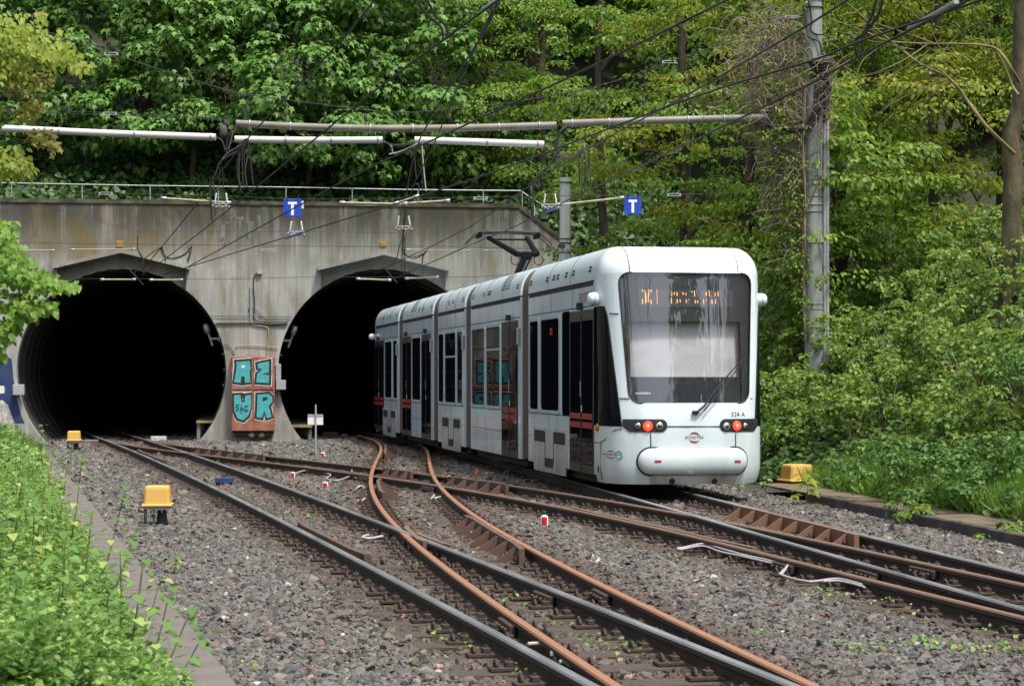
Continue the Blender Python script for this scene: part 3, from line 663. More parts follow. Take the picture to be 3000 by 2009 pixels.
wall_cable('wall_cable', 'brown cable bending down to the painted cabinet', z4([(1735, 640), (1740, 660), (1830, 675), (1838, 720), (1830, 870)]), .010, M['rod'])
wall_cable('wall_cable', 'black cable arch from left tunnel lamp to cabinet', z4([(1520, 796), (1565, 800), (1590, 830), (1604, 870)]), .010)
wall_cable('wall_cable', 'beige cable from right tunnel lamp to cabinet top', z4([(1608, 870), (1610, 825), (1640, 798), (1780, 800), (1905, 815)]), .010, M['rod'])
# tunnel signal lamps
def lamp(xs, ys, sgn, label):
    u, z = UV(xs, ys, .5); t = thing('tunnel_lamp', label, 'lamp', PO + PU * u + PN * .5 + Vector((0, 0, z)), PA)
    mb = MB(); ax = (.35 * sgn, 0, -1); mb.lathe((-.05 * sgn, 0, .16), [(0, -.12), (.07, -.12), (.09, -.02), (.09, .10), (.05, .16), (0, .16)], 12, axis=(-.35 * sgn, 0, 1)); mb.build('lamp_head', M['steel'], t)
    mb = MB(); mb.tube([(-.02 * sgn, 0, .06), (.10 * sgn, 0, -.28)], .035, 8); mb.build('lamp_pole', M['steel'], t)
    mb = MB(); mb.box((.16 * sgn, 0, -.09), (.26, .05, .05)); mb.box((.28 * sgn, 0, -.08), (.03, .12, .2)); mb.build('lamp_bracket', M['steel'], t)
lamp(612, 982, 1, 'grey caged lamp on a bracket in the left tunnel')
lamp(855, 988, -1, 'grey caged lamp on a bracket at the right tunnel edge')

# painted switch cabinets
cb = thing('switch_cabinet', 'rust red switch cabinet with teal graffiti letters between the tunnels', 'cabinet', PO, PA)
CZ = lambda a, b: UV(a / 2.34, 670 + b / 2.34, -.34)
ua, za = CZ(1583, 876); ub, zb = CZ(1884, 1387)
mb = MB(); mb.box(((ua + ub) / 2, -.17, (za + zb) / 2), (ub - ua, .32, za - zb), ch=.012); mb.build('cabinet_body', M['cabinet'], cb)
fz = lambda a, b, d: (lambda q: Vector((q[0], d, q[1])))(CZ(a, b))
doors = [(1588, 1727, 880, 1099), (1741, 1877, 880, 1099), (1590, 1729, 1111, 1382), (1742, 1880, 1111, 1382)]
let = [[(1620, 912), (1712, 905), (1718, 960), (1712, 985), (1716, 1052), (1680, 1056), (1676, 1012), (1654, 1012), (1650, 1056), (1604, 1050), (1616, 990), (1622, 945)],
       [(1765, 925), (1845, 908), (1842, 985), (1790, 996), (1845, 1004), (1843, 1057), (1757, 1052), (1763, 994), (1800, 962), (1768, 955)],
       [(1604, 1140), (1648, 1138), (1655, 1185), (1675, 1190), (1683, 1142), (1720, 1137), (1722, 1220), (1703, 1280), (1668, 1312), (1630, 1300), (1606, 1250)],
       [(1765, 1137), (1840, 1130), (1866, 1150), (1868, 1185), (1842, 1215), (1862, 1288), (1830, 1298), (1812, 1250), (1795, 1296), (1759, 1290), (1764, 1210)]]
holes = [[(1655, 944), (1661, 934), (1672, 933), (1680, 942), (1676, 953), (1662, 956)], None, None, [(1800, 1155), (1830, 1152), (1836, 1168), (1802, 1184)]]
def clamp_poly(p, d):
    x0, x1, y0, y1 = d; return [(min(max(a, x0 + 2), x1 - 2), min(max(b, y0 + 2), y1 - 2)) for a, b in p]
for d, l, h in zip(doors, let, holes):
    mb = MB(); mb.prism([(d[0], d[2]), (d[1], d[2]), (d[1], d[3]), (d[0], d[3])], fz, -.352, -.33); do = mb.build('door', M['cabinet'], cb)
    mb = MB(); mb.prism(clamp_poly(offset_poly(l, 21), d), fz, -.354, -.353, front_only=True); mb.build('graffiti_highlight', M['spray_white'], do)
    mb = MB(); mb.prism(clamp_poly(offset_poly(l, 16), d), fz, -.356, -.355, front_only=True); mb.build('graffiti_outline', M['black'], do)
    mb = MB(); mb.prism(l, fz, -.358, -.357, front_only=True); mb.build('graffiti_letter', M['teal'], do)
    if h:
        mb = MB(); mb.prism(h, fz, -.360, -.359, front_only=True); mb.build('graffiti_counter', M['spray_white'] if len(h) > 4 else M['black'], do)
    if d[0] == 1590:
        mb = MB()
        for s_ in ([(1640, 1205), (1625, 1203), (1618, 1215), (1635, 1230), (1632, 1245), (1616, 1240)], [(1645, 1252), (1655, 1208), (1668, 1250)], [(1648, 1235), (1668, 1233)], [(1700, 1215), (1680, 1215), (1676, 1240), (1690, 1255), (1700, 1240), (1690, 1236)], [(1650, 1262), (1660, 1260)]):
            mb.tube([fz(a, b, -.360) for a, b in s_], .012, 4)
        mb.build('graffiti_tag', M['black'], do)
mb = MB(); mb.box(((ua + ub) / 2, -.12, zb - .06), ((ub - ua) * .9, .2, .12)); mb.build('plinth', M['kerb_dark'], cb)
for a in (1725, 1795):
    mb = MB(); q = fz(a, 1415, -.2); mb.box(q, (.16, .14, .14), ch=.04); mb.build('footing_stone', M['rod'], cb)
# blue wall painting at the left edge
def wall_paint(name, label, px, m, v=-.004):
    mb = MB(); mb.prism([UV(a, b) for a, b in px], fnp, v, v + .002, front_only=True); o = mb.build(name, m, tp); o['label'] = label; return o
wall_paint('painted_patch', 'dark blue graffiti patch', [(-120, 1060), (0, 1052), (20, 1046), (34, 1050), (40, 1110), (48, 1160), (62, 1215), (72, 1240), (40, 1240), (22, 1190), (8, 1175), (-120, 1180)], M['spray_blue'])
wall_paint('painted_patch', 'flaking pale paint patch', [(-120, 1178), (8, 1172), (24, 1188), (42, 1238), (44, 1262), (-120, 1275)], M['spray_pale'], -.006)
wall_paint('painted_patch', 'small white lettered patch', [(-20, 1130), (12, 1130), (14, 1142), (12, 1152), (-20, 1152)], M['spray_white'], -.008)
# faded dark lettering strokes high on the wall
rs = random.Random(4)
for i, (x0, y0, x1, y1) in enumerate(((648, 652, 660, 722), (700, 640, 708, 690), (683, 640, 689, 670), (722, 650, 733, 700), (733, 648, 742, 715), (755, 630, 766, 680), (675, 636, 712, 644), (645, 650, 672, 657), (640, 700, 656, 706))):
    mb = MB(); l = []; n = 7
    for j in range(n + 1): l.append((x0 + rs.uniform(-1.5, 1.5), y0 + (y1 - y0) * j / n))
    for j in range(n, -1, -1): l.append((x1 + rs.uniform(-1.5, 1.5), y0 + (y1 - y0) * j / n + rs.uniform(-1, 1)))
    wall_paint('faded_stroke', 'faded dark painted stroke', l, M['faded'] if 'faded' in M else M.setdefault('faded', mat('faded_paint', (.09, .09, .088), .9, col2=(.22, .215, .20), var=.3, scale=7, stretch=(2, 2, .3))))

# railing on the wall top
rl = thing('railing', 'thin galvanised handrail along the top of the tunnel wall', 'railing', PO, PA)
def RV(xs, ys): u, z = UV(xs, ys, .9); return Vector((u, .9, z))
topl = [RV(-150, 534), RV(0, 536), RV(420, 544), RV(850, 549), RV(1200, 556), RV(1524, 559), RV(1610, 615)]
mb = MB(); mb.tube(topl, .017, 6); mb.build('top_rail', M['steel'], rl)
for xs, ys in ((34, 536), (241, 541), (440, 544), (838, 549), (1032, 553), (1225, 556), (1416, 558), (1530, 560), (640, 547)):
    p = RV(xs, ys); mb = MB(); mb.box((p.x, .9, (p.z - .02 + 5.95) / 2), (.026, .026, p.z - .02 - 5.95)); mb.build('post', M['steel'], rl)

# ================================================================== MASTS AND OVERHEAD LINE
D0 = 38.0
mp_ = thing('catenary_mast', 'tall grey green steel mast wrapped in dead vines', 'mast', (P(2384, 1105, D0).x, D0, right_h(P(2384, 1105, D0).x, D0)))
zb_ = mp_.location.z; rT, rB = .158, .165
mb = MB(); mb.tube([(0, 0, -.5), (0, 0, 3), (0, 0, 6), (0, 0, 10 - zb_ + 1)], [rB + .012, rB, rB - .005, rT - .01], 20); mb.build('mast_tube', M['pole'], mp_)
def mz(ys): return H - (ys - YH) * D0 / F - zb_
for ys in (525, 540, 575, 600, 620, 711, 890, 905, 958, 24, 1):
    mb = MB(); mb.lathe((0, 0, mz(ys)), [(.163, -.012), (.176, -.01), (.176, .01), (.163, .012)], 20); mb.build('band_clamp', M['pole'] if ys > 100 else M['rubber'], mp_)
for i, dx in enumerate((.195, .245)):
    mb = MB(); mb.tube([(dx, -.05, -.6), (dx, -.05, mz(500)), (dx + (.0 if i else .0), -.05, mz(355))], .032 if i == 0 else .036, 10); mb.build('cable_pipe', M['box_grey'], mp_)
mb = MB(); mb.tube([(.20, -.06, mz(360)), (.22, -.07, mz(300)), (.24, -.07, mz(260)), (.25, -.05, mz(210)), (.25, -.04, mz(182))], [.05, .06, .085, .07, .04], 10); mb.build('cable_boot', M['rubber'], mp_)
mb = MB(); mb.box((.10, -.2, mz(182)), (.46, .12, .10), ch=.01); mb.build('switch_frame', M['kerb_dark'], mp_); mb = MB(); mb.box((.12, -.17, mz(236)), (.42, .10, .05), ch=.01); mb.build('switch_shelf', M['kerb_dark'], mp_)
for dx in (-.05, .06, .12):
    mb = MB(); pr = [(0, 0)]
    for i in range(5): pr += [(.035, i * .055 + .01), (.075, i * .055 + .02), (.035, i * .055 + .04)]
    pr.append((0, .29)); mb.lathe((dx, -.2, mz(232)), pr, 12); mb.build('insulator', M['rubber'], mp_)
for i, pts in enumerate(([(-.22, -.1, mz(-20)), (-.17, -.12, mz(80)), (-.20, -.14, mz(100)), (-.08, -.16, mz(115)), (.08, -.2, mz(130)), (.12, -.2, mz(165))], [(-.14, -.12, mz(-20)), (-.06, -.14, mz(60)), (-.08, -.15, mz(90)), (.02, -.17, mz(105)), (.22, -.2, mz(112)), (.26, -.2, mz(150))], [(-.16, -.19, mz(215)), (-.20, -.19, mz(165)), (-.12, -.19, mz(146)), (-.06, -.19, mz(165)), (-.05, -.19, mz(240))])):
    mb = MB(); mb.tube(catmull(pts, 5), .016, 6); mb.build('feeder_cable', M['rubber'] if i < 2 else M['stem'], mp_)
for i, o_ in enumerate((0, .05, .10)):
    mb = MB(); x0 = P(2245 - i * 8, 0, D0).x - mp_.location.x
    mb.tube(catmull([(x0, -.1, mz(352 + i * 4)), (x0 + .22, -.14, mz(375)), (x0 + .5, -.18, mz(388 - 4 * i)), (-.18 + .06 * i, -.2, mz(372)), (-.02 + .06 * i, -.21, mz(320)), (.02 + .05 * i, -.2, mz(250))], 5), .032, 8); mb.build('feeder_loop', M['rubber'], mp_)
sp = thing('short_mast', 'short pale octagonal mast at the right end of the wall', 'mast', (P(1656, 1105, 50).x, 50, -.2))
mb = MB(); zt = H + (YH - 521) * 50 / F + .2; mb.tube([(0, 0, -.3), (0, 0, zt - .1), (0, 0, zt)], [.15, .133, .13], 8, smooth=False); mb.build('mast_tube', M['pole_white'], sp)
for ys in (535, 700, 712, 740):
    mb = MB(); zz = H + (YH - ys) * 50 / F + .2; mb.lathe((0, 0, zz), [(.13, -.012), (.155, -.01), (.155, .01), (.13, .012)], 10); mb.build('band_clamp', M['rubber'], sp)
mb = MB(); mb.box((-.1, -.17, H + (YH - 722) * 50 / F + .2), (.16, .1, .1), ch=.01); mb.build('wire_anchor', M['kerb_dark'], sp)

def conduit(label, px, r, m, caps=()):
    pts = [P(a, b, D0) for a, b in px]; t = thing('cable_conduit', label, 'conduit', pts[0]); l = [p - pts[0] for p in pts]
    mb = MB(); mb.tube(catmull(l, 4) if len(l) > 2 else l, r, 14); mb.build('pipe', m, t)
    for a in caps:
        for i in range(len(px) - 1):
            if px[i][0] <= a <= px[i + 1][0]:
                k = (a - px[i][0]) / (px[i + 1][0] - px[i][0]); c = pts[i].lerp(pts[i + 1], k) - pts[0]; ax = (pts[i + 1] - pts[i]).normalized()
                mb = MB(); mb.lathe(c, [(r, -.015), (r + .012, -.015), (r + .012, .015), (r, .015)], 14, axis=ax); mb.build('strap', M['steel'], t); break
    return t
conduit('long white conduit pipe at far left of the cross span', [(-140, 374), (0, 376), (300, 390), (632, 402)], .064, M['alu_pipe'], (174, 395, 618))
conduit('white conduit pipe in the middle of the lower row', [(688, 408), (880, 411), (1121, 410)], .064, M['alu_pipe'], (838, 972, 1108))
conduit('white conduit pipe right of the middle hanger', [(1215, 410), (1400, 416), (1594, 423)], .064, M['alu_pipe'], (1428, 1576))
conduit('long weathered grey conduit pipe of the upper row', [(692, 362), (900, 372), (1150, 377), (1400, 374), (1630, 367)], .068, M['pipe_dirty'], (732, 851, 970, 1085, 1210, 1340, 1462, 1580))
conduit('weathered grey conduit pipe running to the tall mast', [(1648, 362), (1900, 354), (2249, 344)], .068, M['pipe_dirty'], (1676, 1784, 1890, 2016, 2122))

def wire(label, pts, r=.010, m=None, name='overhead_wire', n=0, cat='wire', group=None):
    mb = MB(); mb.tube(catmull(pts, n) if n else pts, r, 5); return tag(mb.build(name, m or M['wire']), label, cat, group)
# contact and carrier wires (3-D runs, height over rail given)
def run(label, px, zs, r=.011):
    pts = [Z(a, b, z) for (a, b), z in zip(px, zs)]; d = (pts[-1] - pts[-2]).normalized(); pts.append(pts[-1] + d * 14)
    return wire(label, pts, r * 1.1, n=3, name='overhead_wire')
run('steep overhead wire from left tunnel passing left of the upper pipe', [(395, 815), (521, 667), (726, 406), (1000, 120), (1098, 0)], [4.3, 4.9, 5.5, 5.8, 5.9], .011)
run('overhead wire from left tunnel crossing left of the middle pipe', [(360, 850), (600, 670), (1000, 344), (1213, 180), (1461, 0)], [4.1, 4.6, 4.7, 4.7, 4.7])
run('overhead wire from left tunnel hood sloping up to the right edge', [(470, 815), (543, 786), (1000, 534), (1231, 427), (1641, 239), (2000, 65), (2140, -5)], [4.35, 4.45, 4.7, 4.8, 4.9, 4.9, 4.9])
run('shallow overhead wire crossing the blue sign towards the mast', [(430, 820), (543, 785), (927, 668), (1400, 520), (2000, 296), (2376, 179), (2513, 124), (2876, 0)], [4.3, 4.4, 4.55, 4.65, 4.75, 4.8, 4.8, 4.8])
run('overhead carrier wire from right tunnel passing above the pantograph', [(1100, 800), (1128, 785), (1367, 670), (1547, 547), (1739, 427), (2000, 286), (2355, 81), (2483, 0)], [4.4, 4.5, 4.8, 5.1, 5.2, 5.2, 5.2, 5.2])
run('contact wire over the tram track touching the pantograph', [(1130, 826), (1188, 802), (1419, 700), (1491, 672), (1692, 573), (2000, 427), (2355, 256), (2513, 167), (2838, 0)], [4.25, 4.3, 4.45, 4.47, 4.55, 4.6, 4.6, 4.6, 4.6])
run('thick steep feeder wire left of two above the middle hanger', [(1175, 800), (1187, 604), (1231, 406), (1406, 115), (1461, 0)], [4.4, 4.9, 5.6, 6.0, 6.1], .012)
run('steep feeder wire right of two above the middle hanger', [(1180, 790), (1192, 604), (1273, 419), (1370, 190), (1455, 20), (1468, 0)], [4.4, 4.9, 5.6, 6.0, 6.1, 6.1], .010)
# insulating sections: grey flat bars spliced into the wires
for lab, a, b, z in (('grey section insulator bar at the top of the steep wires', (1415, 28), (1462, 0), 6.05), ('grey section insulator bar right of the tall mast', (2665, 84), (2802, 8), 4.85), ('dark section bar hanging in the steep feeder wire', (1404, 115), (1448, 30), 6.0)):
    pa, pb = Z(*a, z), Z(*b, z); t = (pb - pa); mb = MB(); rm = t.to_track_quat('Y', 'Z').to_matrix(); mb.box((pa + pb) / 2, (.05, t.length, .035), rot=rm, ch=.006)
    tag(mb.build('section_insulator', M['box_grey'] if 'grey' in lab else M['rubber']), lab, 'insulator')
for lab, px, z in (('pair of twisted black cables hanging in at top, left one', [(1225, 0), (1235, 25), (1258, 50), (1288, 75), (1297, 100), (1298, 118)], 5.9), ('pair of twisted black cables hanging in at top, right one', [(1250, 0), (1262, 22), (1278, 50), (1300, 70), (1310, 90), (1311, 112)], 5.9), ('black twin cable hanging right of the mast, left one', [(2568, 0), (2550, 55), (2528, 100), (2508, 115), (2506, 150), (2512, 165)], 5.0), ('black twin cable hanging right of the mast, right one', [(2588, 0), (2570, 50), (2540, 90), (2524, 115), (2526, 140), (2532, 160)], 5.0)):
    wire(lab, [Z(a, b, z) for a, b in px], .016, n=4, name='hanging_cable', cat='cable')

# cross span at the masts
def span(label, px, r=.007, d=D0, n=3): return wire(label, [P(a, b, d) for a, b in px], r, n=n, name='span_wire')
top_px = [(60, 62), (210, 120), (660, 264), (730, 278), (850, 294), (1000, 314), (1160, 330), (1300, 322), (1440, 308), (1600, 284), (1780, 245), (1890, 208), (2000, 168), (2120, 128), (2360, 45)]
span('upper sagging span wire from the left leaves to the tall mast', top_px, .009)
span('left span wire just above the long white pipe', [(-140, 322), (0, 322), (300, 330), (700, 350)], .006)
span('second left span wire just above the long white pipe', [(-140, 326), (0, 327), (300, 336), (690, 353)], .006)
span('lower span wire carrying the blue signs', [(-140, 545), (0, 556), (300, 566), (640, 574), (857, 583), (1050, 582), (1300, 580), (1650, 574), (1900, 572), (2120, 566), (2380, 556)], .007)
span('thin wire from lower left to the wall', [(-100, 520), (60, 580), (210, 625), (360, 668), (405, 680)], .006, 50)
span('thin wire across the wall above the left tunnel', [(-100, 711), (64, 711), (400, 716), (640, 718), (1000, 722), (1300, 722), (1650, 732)], .007, 53.6)
span('thin wire across both tunnel mouths', [(215, 817), (400, 817), (650, 818), (900, 812), (1200, 812), (1420, 810), (1620, 790)], .007, 54.2)
span('faint thin wire high across the wall', [(400, 678), (700, 678), (1000, 680), (1200, 684)], .005, 53.8)
def rodthing(label, a, b, d, r=.02, m='rod', name='steady_rod'):
    pa, pb = P(*a, d), P(*b, d); t = thing(name, label, 'rod', pa); mb = MB(); mb.tube([(0, 0, 0), pb - pa], r, 8); mb.build('rod', M[m], t)
    ax = (pb - pa).normalized()
    for c in (Vector(), pb - pa):
        mb = MB(); mb.lathe(c, [(r, -.06), (r * 1.7, -.05), (r * 1.7, .05), (r, .06)], 8, axis=ax); mb.build('end_fitting', M['steel'], t)
rodthing('beige steady rod left of the left hanger', (480, 581), (668, 594), D0)
rodthing('beige steady rod left of the middle hanger', (1003, 594), (1185, 598), D0)
rodthing('beige steady rod right of the middle hanger', (1185, 596), (1310, 588), D0)
rodthing('short tilted beige rod on the middle hanger', (1160, 596), (1220, 576), D0 - .3)
rodthing('beige steady rod left of the right blue sign', (1636, 600), (1820, 580), D0)
rodthing('white rod above left tunnel, left piece', (64, 733), (153, 733), 53.2, .013, 'cable_grey')
rodthing('white rod above left tunnel, right piece', (212, 731), (390, 729), 53.2, .013, 'cable_grey')
rodthing('white rod above right tunnel, left piece', (1194, 731), (1370, 734), 53.2, .013, 'cable_grey')
rodthing('white rod above right tunnel, right piece', (1422, 734), (1594, 734), 53.2, .013, 'cable_grey')
rodthing('beige rod in left tunnel mouth, left piece', (300, 819), (392, 819), 54., .022)
rodthing('beige rod in left tunnel mouth, right piece', (443, 820), (530, 820), 54., .022)
rodthing('beige rod in right tunnel mouth, left piece', (1050, 817), (1140, 820), 54.6, .022)
rodthing('beige rod in right tunnel mouth, right piece', (1192, 815), (1280, 812), 54.6, .022)
# turnbuckles in the span wires
for lab, xs, ys, d in (('turnbuckle in the upper left span wire', 326, 158, D0), ('turnbuckle in the wire above the white pipe', 322, 333, D0), ('turnbuckle in the lower span wire at left', 310, 567, D0), ('turnbuckle in the lower span wire left of the right mast', 1408, 581, D0), ('turnbuckle near the right blue sign', 1975, 571, D0), ('turnbuckle over the wall between tunnels', 786, 732, 53.4), ('turnbuckle over the right tunnel', 1398, 733, 53.4), ('bright turnbuckle right of centre in the top span', 1960, 182, D0), ('turnbuckle beside the mast top', 2320, 50, D0)):
    p = P(xs, ys, d); w_ = 18 * d / F; mb = MB()
    for dz in (-.02, .02): mb.tube([p + Vector((-w_, 0, dz)), p + Vector((w_, 0, dz))], .007, 5)
    for dx in (-w_, w_): mb.box(p + Vector((dx, 0, 0)), (.03, .02, .055))
    tag(mb.build('turnbuckle', M['box_grey']), lab, 'fitting')
# droppers from the top span to the conduits
def topz(x):
    for i in range(len(top_px) - 1):
        if top_px[i][0] <= x <= top_px[i + 1][0]:
            k = (x - top_px[i][0]) / (top_px[i + 1][0] - top_px[i][0]); return top_px[i][1] + k * (top_px[i + 1][1] - top_px[i][1])
DROP = [(660, 410), (727, 355), (836, 362), (953, 366), (1070, 368), (1317, 368), (1445, 366), (1576, 362), (1674, 355), (1774, 350), (1886, 345), (2017, 338), (2120, 335)]
names = ['leftmost', 'second', 'third', 'fourth', 'fifth', 'sixth', 'seventh', 'eighth', 'ninth', 'tenth', 'eleventh', 'twelfth', 'thirteenth']
for (xs, ys), nm in zip(DROP, names):
    y0 = topz(xs); t = thing('dropper', '%s dropper from the left between top span wire and pipes' % nm, 'hanger', P(xs, ys, D0)); hgt = (ys - y0) * D0 / F
    mb = MB(); mb.tube([(0, 0, 0), (0, 0, hgt)], .007, 5); mb.build('rod', M['wire'], t)
    mb = MB(); mb.box((0, 0, hgt), (.06, .04, .04)); mb.lathe((0, 0, hgt * .25), [(0, 0), (.022, .02), (.03, .08), (.022, .14), (0, .16)], 8); mb.build('fitting', M['kerb_dark'], t)
wire('thin vertical dropper left of the white pipe', [P(203, 205, D0), P(194, 368, D0)], .006, name='dropper_wire', cat='wire')
mb = MB(); c_ = P(655, 383, D0 - .05); mb.lathe(c_, [(0, -.14), (.05, -.13), (.075, -.05), (.06, .06), (.03, .10), (0, .10)], 10); tag(mb.build('suspension_block', M['kerb_dark']), 'dark bell shaped block left of the upper pipe', 'fitting')
# section suspensions hanging under the pipes
def hanger(label, px, top, d=D0 - .2):
    """assembly: twin tension links, white ribbed insulators and a clamp bar above the contact wire"""
    cx, cyb = px; t = thing('wire_suspension', label, 'suspension', P(cx, cyb, d)); s_ = d / F
    zt = (cyb - top) * s_
    for sg in (-1, 1):
        mb = MB(); mb.tube([(.02 * sg, 0, zt), (.05 * sg, 0, .32), (.10 * sg, 0, .28)], .007, 5); mb.build('tension_link', M['wire'], t)
        mb = MB(); pr = [(0, 0)]
        for i in range(4): pr += [(.010, i * .045 + .005), (.019, i * .045 + .02), (.010, i * .045 + .035)]
        pr.append((0, .19)); mb.lathe((.115 * sg, 0, .10), pr, 10, axis=(-.15 * sg, 0, 1)); mb.build('insulator', M['insul_white'], t)
    mb = MB(); mb.box((0, 0, .08), (.30, .03, .022), ch=.004); mb.box((0, 0, .03), (.24, .04, .022), ch=.004); mb.build('clamp_bar', M['steel'], t)
    for i in range(6):
        mb = MB(); mb.lathe((-.15 + .06 * i, -.03, .03 - .02 * (i % 2)), [(0, -.02), (.016, -.02), (.016, .03), (0, .03)], 6, axis=(0, -.3, 1)); mb.build('bolt', M['steel'], t)
hanger('suspension with white insulators at the left steady rod', (648, 610), 490)
hanger('suspension with white insulators under the left blue sign', (868, 692), 636)
hanger('suspension with white insulators above the right tunnel', (1183, 676), 600)
hanger('suspension with white insulators left of the short mast', (1612, 612), 512)
for lab, px in (('blue insulated clamp under the left blue sign', (858, 690)), ('blue insulated clamp left of the short mast', (1600, 622))):
    mb = MB(); mb.tube([P(px[0] - 22, px[1] + 8, D0 - .3), P(px[0] + 30, px[1] - 10, D0 - .3)], .02, 8); tag(mb.build('insulated_clamp', M['navy']), lab, 'clamp')
# bundles of feeder cables
def bundle(label, px, d=D0 - .1, r=.016, mats=('rubber', 'kerb_dark', 'rubber')):
    t = thing('feeder_cable_bundle', label, 'cable bundle', P(px[0][0][0], px[0][0][1], d)); o_ = t.location.copy()
    for i, l in enumerate(px):
        mb = MB(); mb.tube(catmull([P(a, b, d - .03 * (i % 3)) - o_ for a, b in l], 4), r, 6); mb.build('feeder_cable', M[mats[i % len(mats)]], t)
bundle('black and grey feeder cables drooping right of the left hanger', [[(692, 372), (675, 385), (667, 410), (662, 440), (668, 450)], [(694, 376), (682, 392), (674, 420), (670, 438)], [(636, 404), (650, 412), (660, 440)], [(686, 412), (672, 425), (665, 440)], [(728, 408), (700, 430), (672, 445), (655, 462), (645, 482)], [(728, 412), (700, 440), (680, 452), (650, 470), (640, 485), (632, 510), (625, 520)], [(722, 406), (700, 425), (690, 440), (660, 458)]])
bundle('row of feeder cables hanging down to the left contact wire', [[(700, 440), (694, 480), (696, 520), (702, 555)], [(704, 440), (700, 480), (700, 520), (706, 556)], [(710, 420), (710, 480), (712, 530), (716, 552)], [(712, 418), (716, 470), (720, 530), (724, 550)], [(726, 415), (727, 450), (718, 500), (724, 545)], [(728, 415), (735, 480), (742, 542)]], r=.012)
bundle('dark cables hanging left of the left hanger', [[(630, 518), (620, 530), (618, 570), (620, 640), (622, 645)], [(622, 520), (628, 560), (632, 600), (632, 630)], [(616, 530), (617, 600), (620, 645)]], r=.010)
bundle('pale cables dropping from the middle pipe gap', [[(1122, 414), (1140, 425), (1148, 448)], [(1124, 414), (1146, 428), (1150, 446)], [(1122, 414), (1150, 424), (1180, 424), (1215, 416)], [(1124, 418), (1150, 427), (1180, 427), (1216, 420)], [(1140, 452), (1170, 445), (1200, 432), (1225, 420), (1240, 410)], [(1213, 430), (1215, 470), (1220, 525)], [(1231, 422), (1235, 470), (1238, 520), (1238, 535)], [(1236, 422), (1240, 480), (1248, 560)], [(1218, 540), (1226, 540), (1228, 560)], [(1232, 534), (1237, 536), (1238, 556)]], r=.012, mats=('rubber', 'cable_grey', 'rubber'))
bundle('black feeder cables sagging right of the right pipe', [[(1596, 430), (1612, 445), (1630, 462)], [(1662, 372), (1645, 380), (1636, 410), (1640, 455)], [(1658, 374), (1640, 390), (1630, 420), (1632, 460)], [(1632, 464), (1650, 458), (1680, 462), (1700, 440), (1738, 426)], [(1634, 468), (1655, 462), (1680, 466), (1705, 438), (1738, 428)], [(1626, 430), (1615, 480), (1590, 500), (1572, 520), (1555, 540)], [(1622, 440), (1610, 485), (1585, 505), (1570, 545), (1560, 545)], [(1572, 510), (1580, 545), (1576, 550), (1560, 530)]])
bundle('feeder cables hanging right of the short mast', [[(1697, 440), (1697, 490), (1698, 545)], [(1702, 440), (1704, 490), (1704, 560)], [(1708, 438), (1716, 480), (1712, 530), (1714, 562)], [(1722, 440), (1728, 490), (1732, 520)], [(1728, 470), (1730, 520), (1735, 560)]], r=.012)
bundle('cables hanging beside the sloping railing end', [[(1552, 545), (1552, 590), (1558, 620), (1558, 635)], [(1556, 545), (1562, 590), (1566, 620), (1562, 638)], [(1560, 545), (1562, 585), (1562, 636)]], r=.014, mats=('rubber', 'cable_grey', 'rubber'))
bundle('tangled loop of wires at the left tunnel hood', [[(472, 722), (480, 745), (500, 756), (530, 750), (552, 735), (562, 720)], [(470, 724), (478, 750), (505, 760), (540, 748), (560, 724)], [(403, 690), (404, 730), (418, 755), (422, 790), (420, 805)], [(402, 725), (410, 745), (418, 760)], [(552, 722), (555, 745), (548, 765)], [(562, 722), (556, 750), (550, 772)], [(475, 724), (484, 760), (484, 770)], [(395, 800), (420, 760), (470, 725)], [(380, 790), (420, 835)]], d=53.6, r=.014, mats=('wire',))
bundle('tangled loop of wires at the right tunnel hood', [[(1184, 690), (1178, 720), (1185, 745), (1215, 752), (1245, 740), (1255, 728)], [(1184, 690), (1182, 730), (1200, 756), (1230, 752), (1252, 732)], [(1182, 690), (1170, 720), (1160, 760), (1128, 786)], [(1186, 690), (1186, 740), (1185, 800)], [(1240, 745), (1236, 775)], [(1130, 790), (1165, 830)], [(1255, 728), (1240, 750), (1237, 770)]], d=53.6, r=.014, mats=('wire',))
# T signs
def tsign(xs, ys, w_px, label, tilt):
    c = P(xs, ys, D0 - .1); t = thing('blue_sign', label, 'sign', c, tilt); w_ = w_px * D0 / F
    mb = MB(); mb.box((0, 0, 0), (w_, .02, w_ * 1.02), ch=.003); mb.build('panel', M['blue'], t)
    v, f = text_polys('T', w_ * 1.05); mb = MB()
    tw = w_ * .17; mb.box((0, -.013, w_ * .26), (w_ * .50, .006, tw * .8)); mb.box((0, -.0131, -w_ * .06), (tw * .9, .0062, w_ * .72)); mb.build('letter', M['white'], t)
    for dx in (-.3, .3):
        mb = MB(); mb.tube([(w_ * dx, 0, w_ * .4), (w_ * dx, 0, w_ * .62)], .018, 6); mb.build('clamp', M['rubber'], t)
    return t
tsign(857, 609, 52, 'blue square sign with white T hung between the tunnels', 0.0)
tsign(1854, 602, 50, 'blue square sign with white T hung above the tram', R(-6))
mb = MB(); mb.box(P(886, 600, D0 + .05), (.05, .02, .14)); tag(mb.build('tag_plate', M['white']), 'small white plate at the edge of the left blue sign', 'plate')

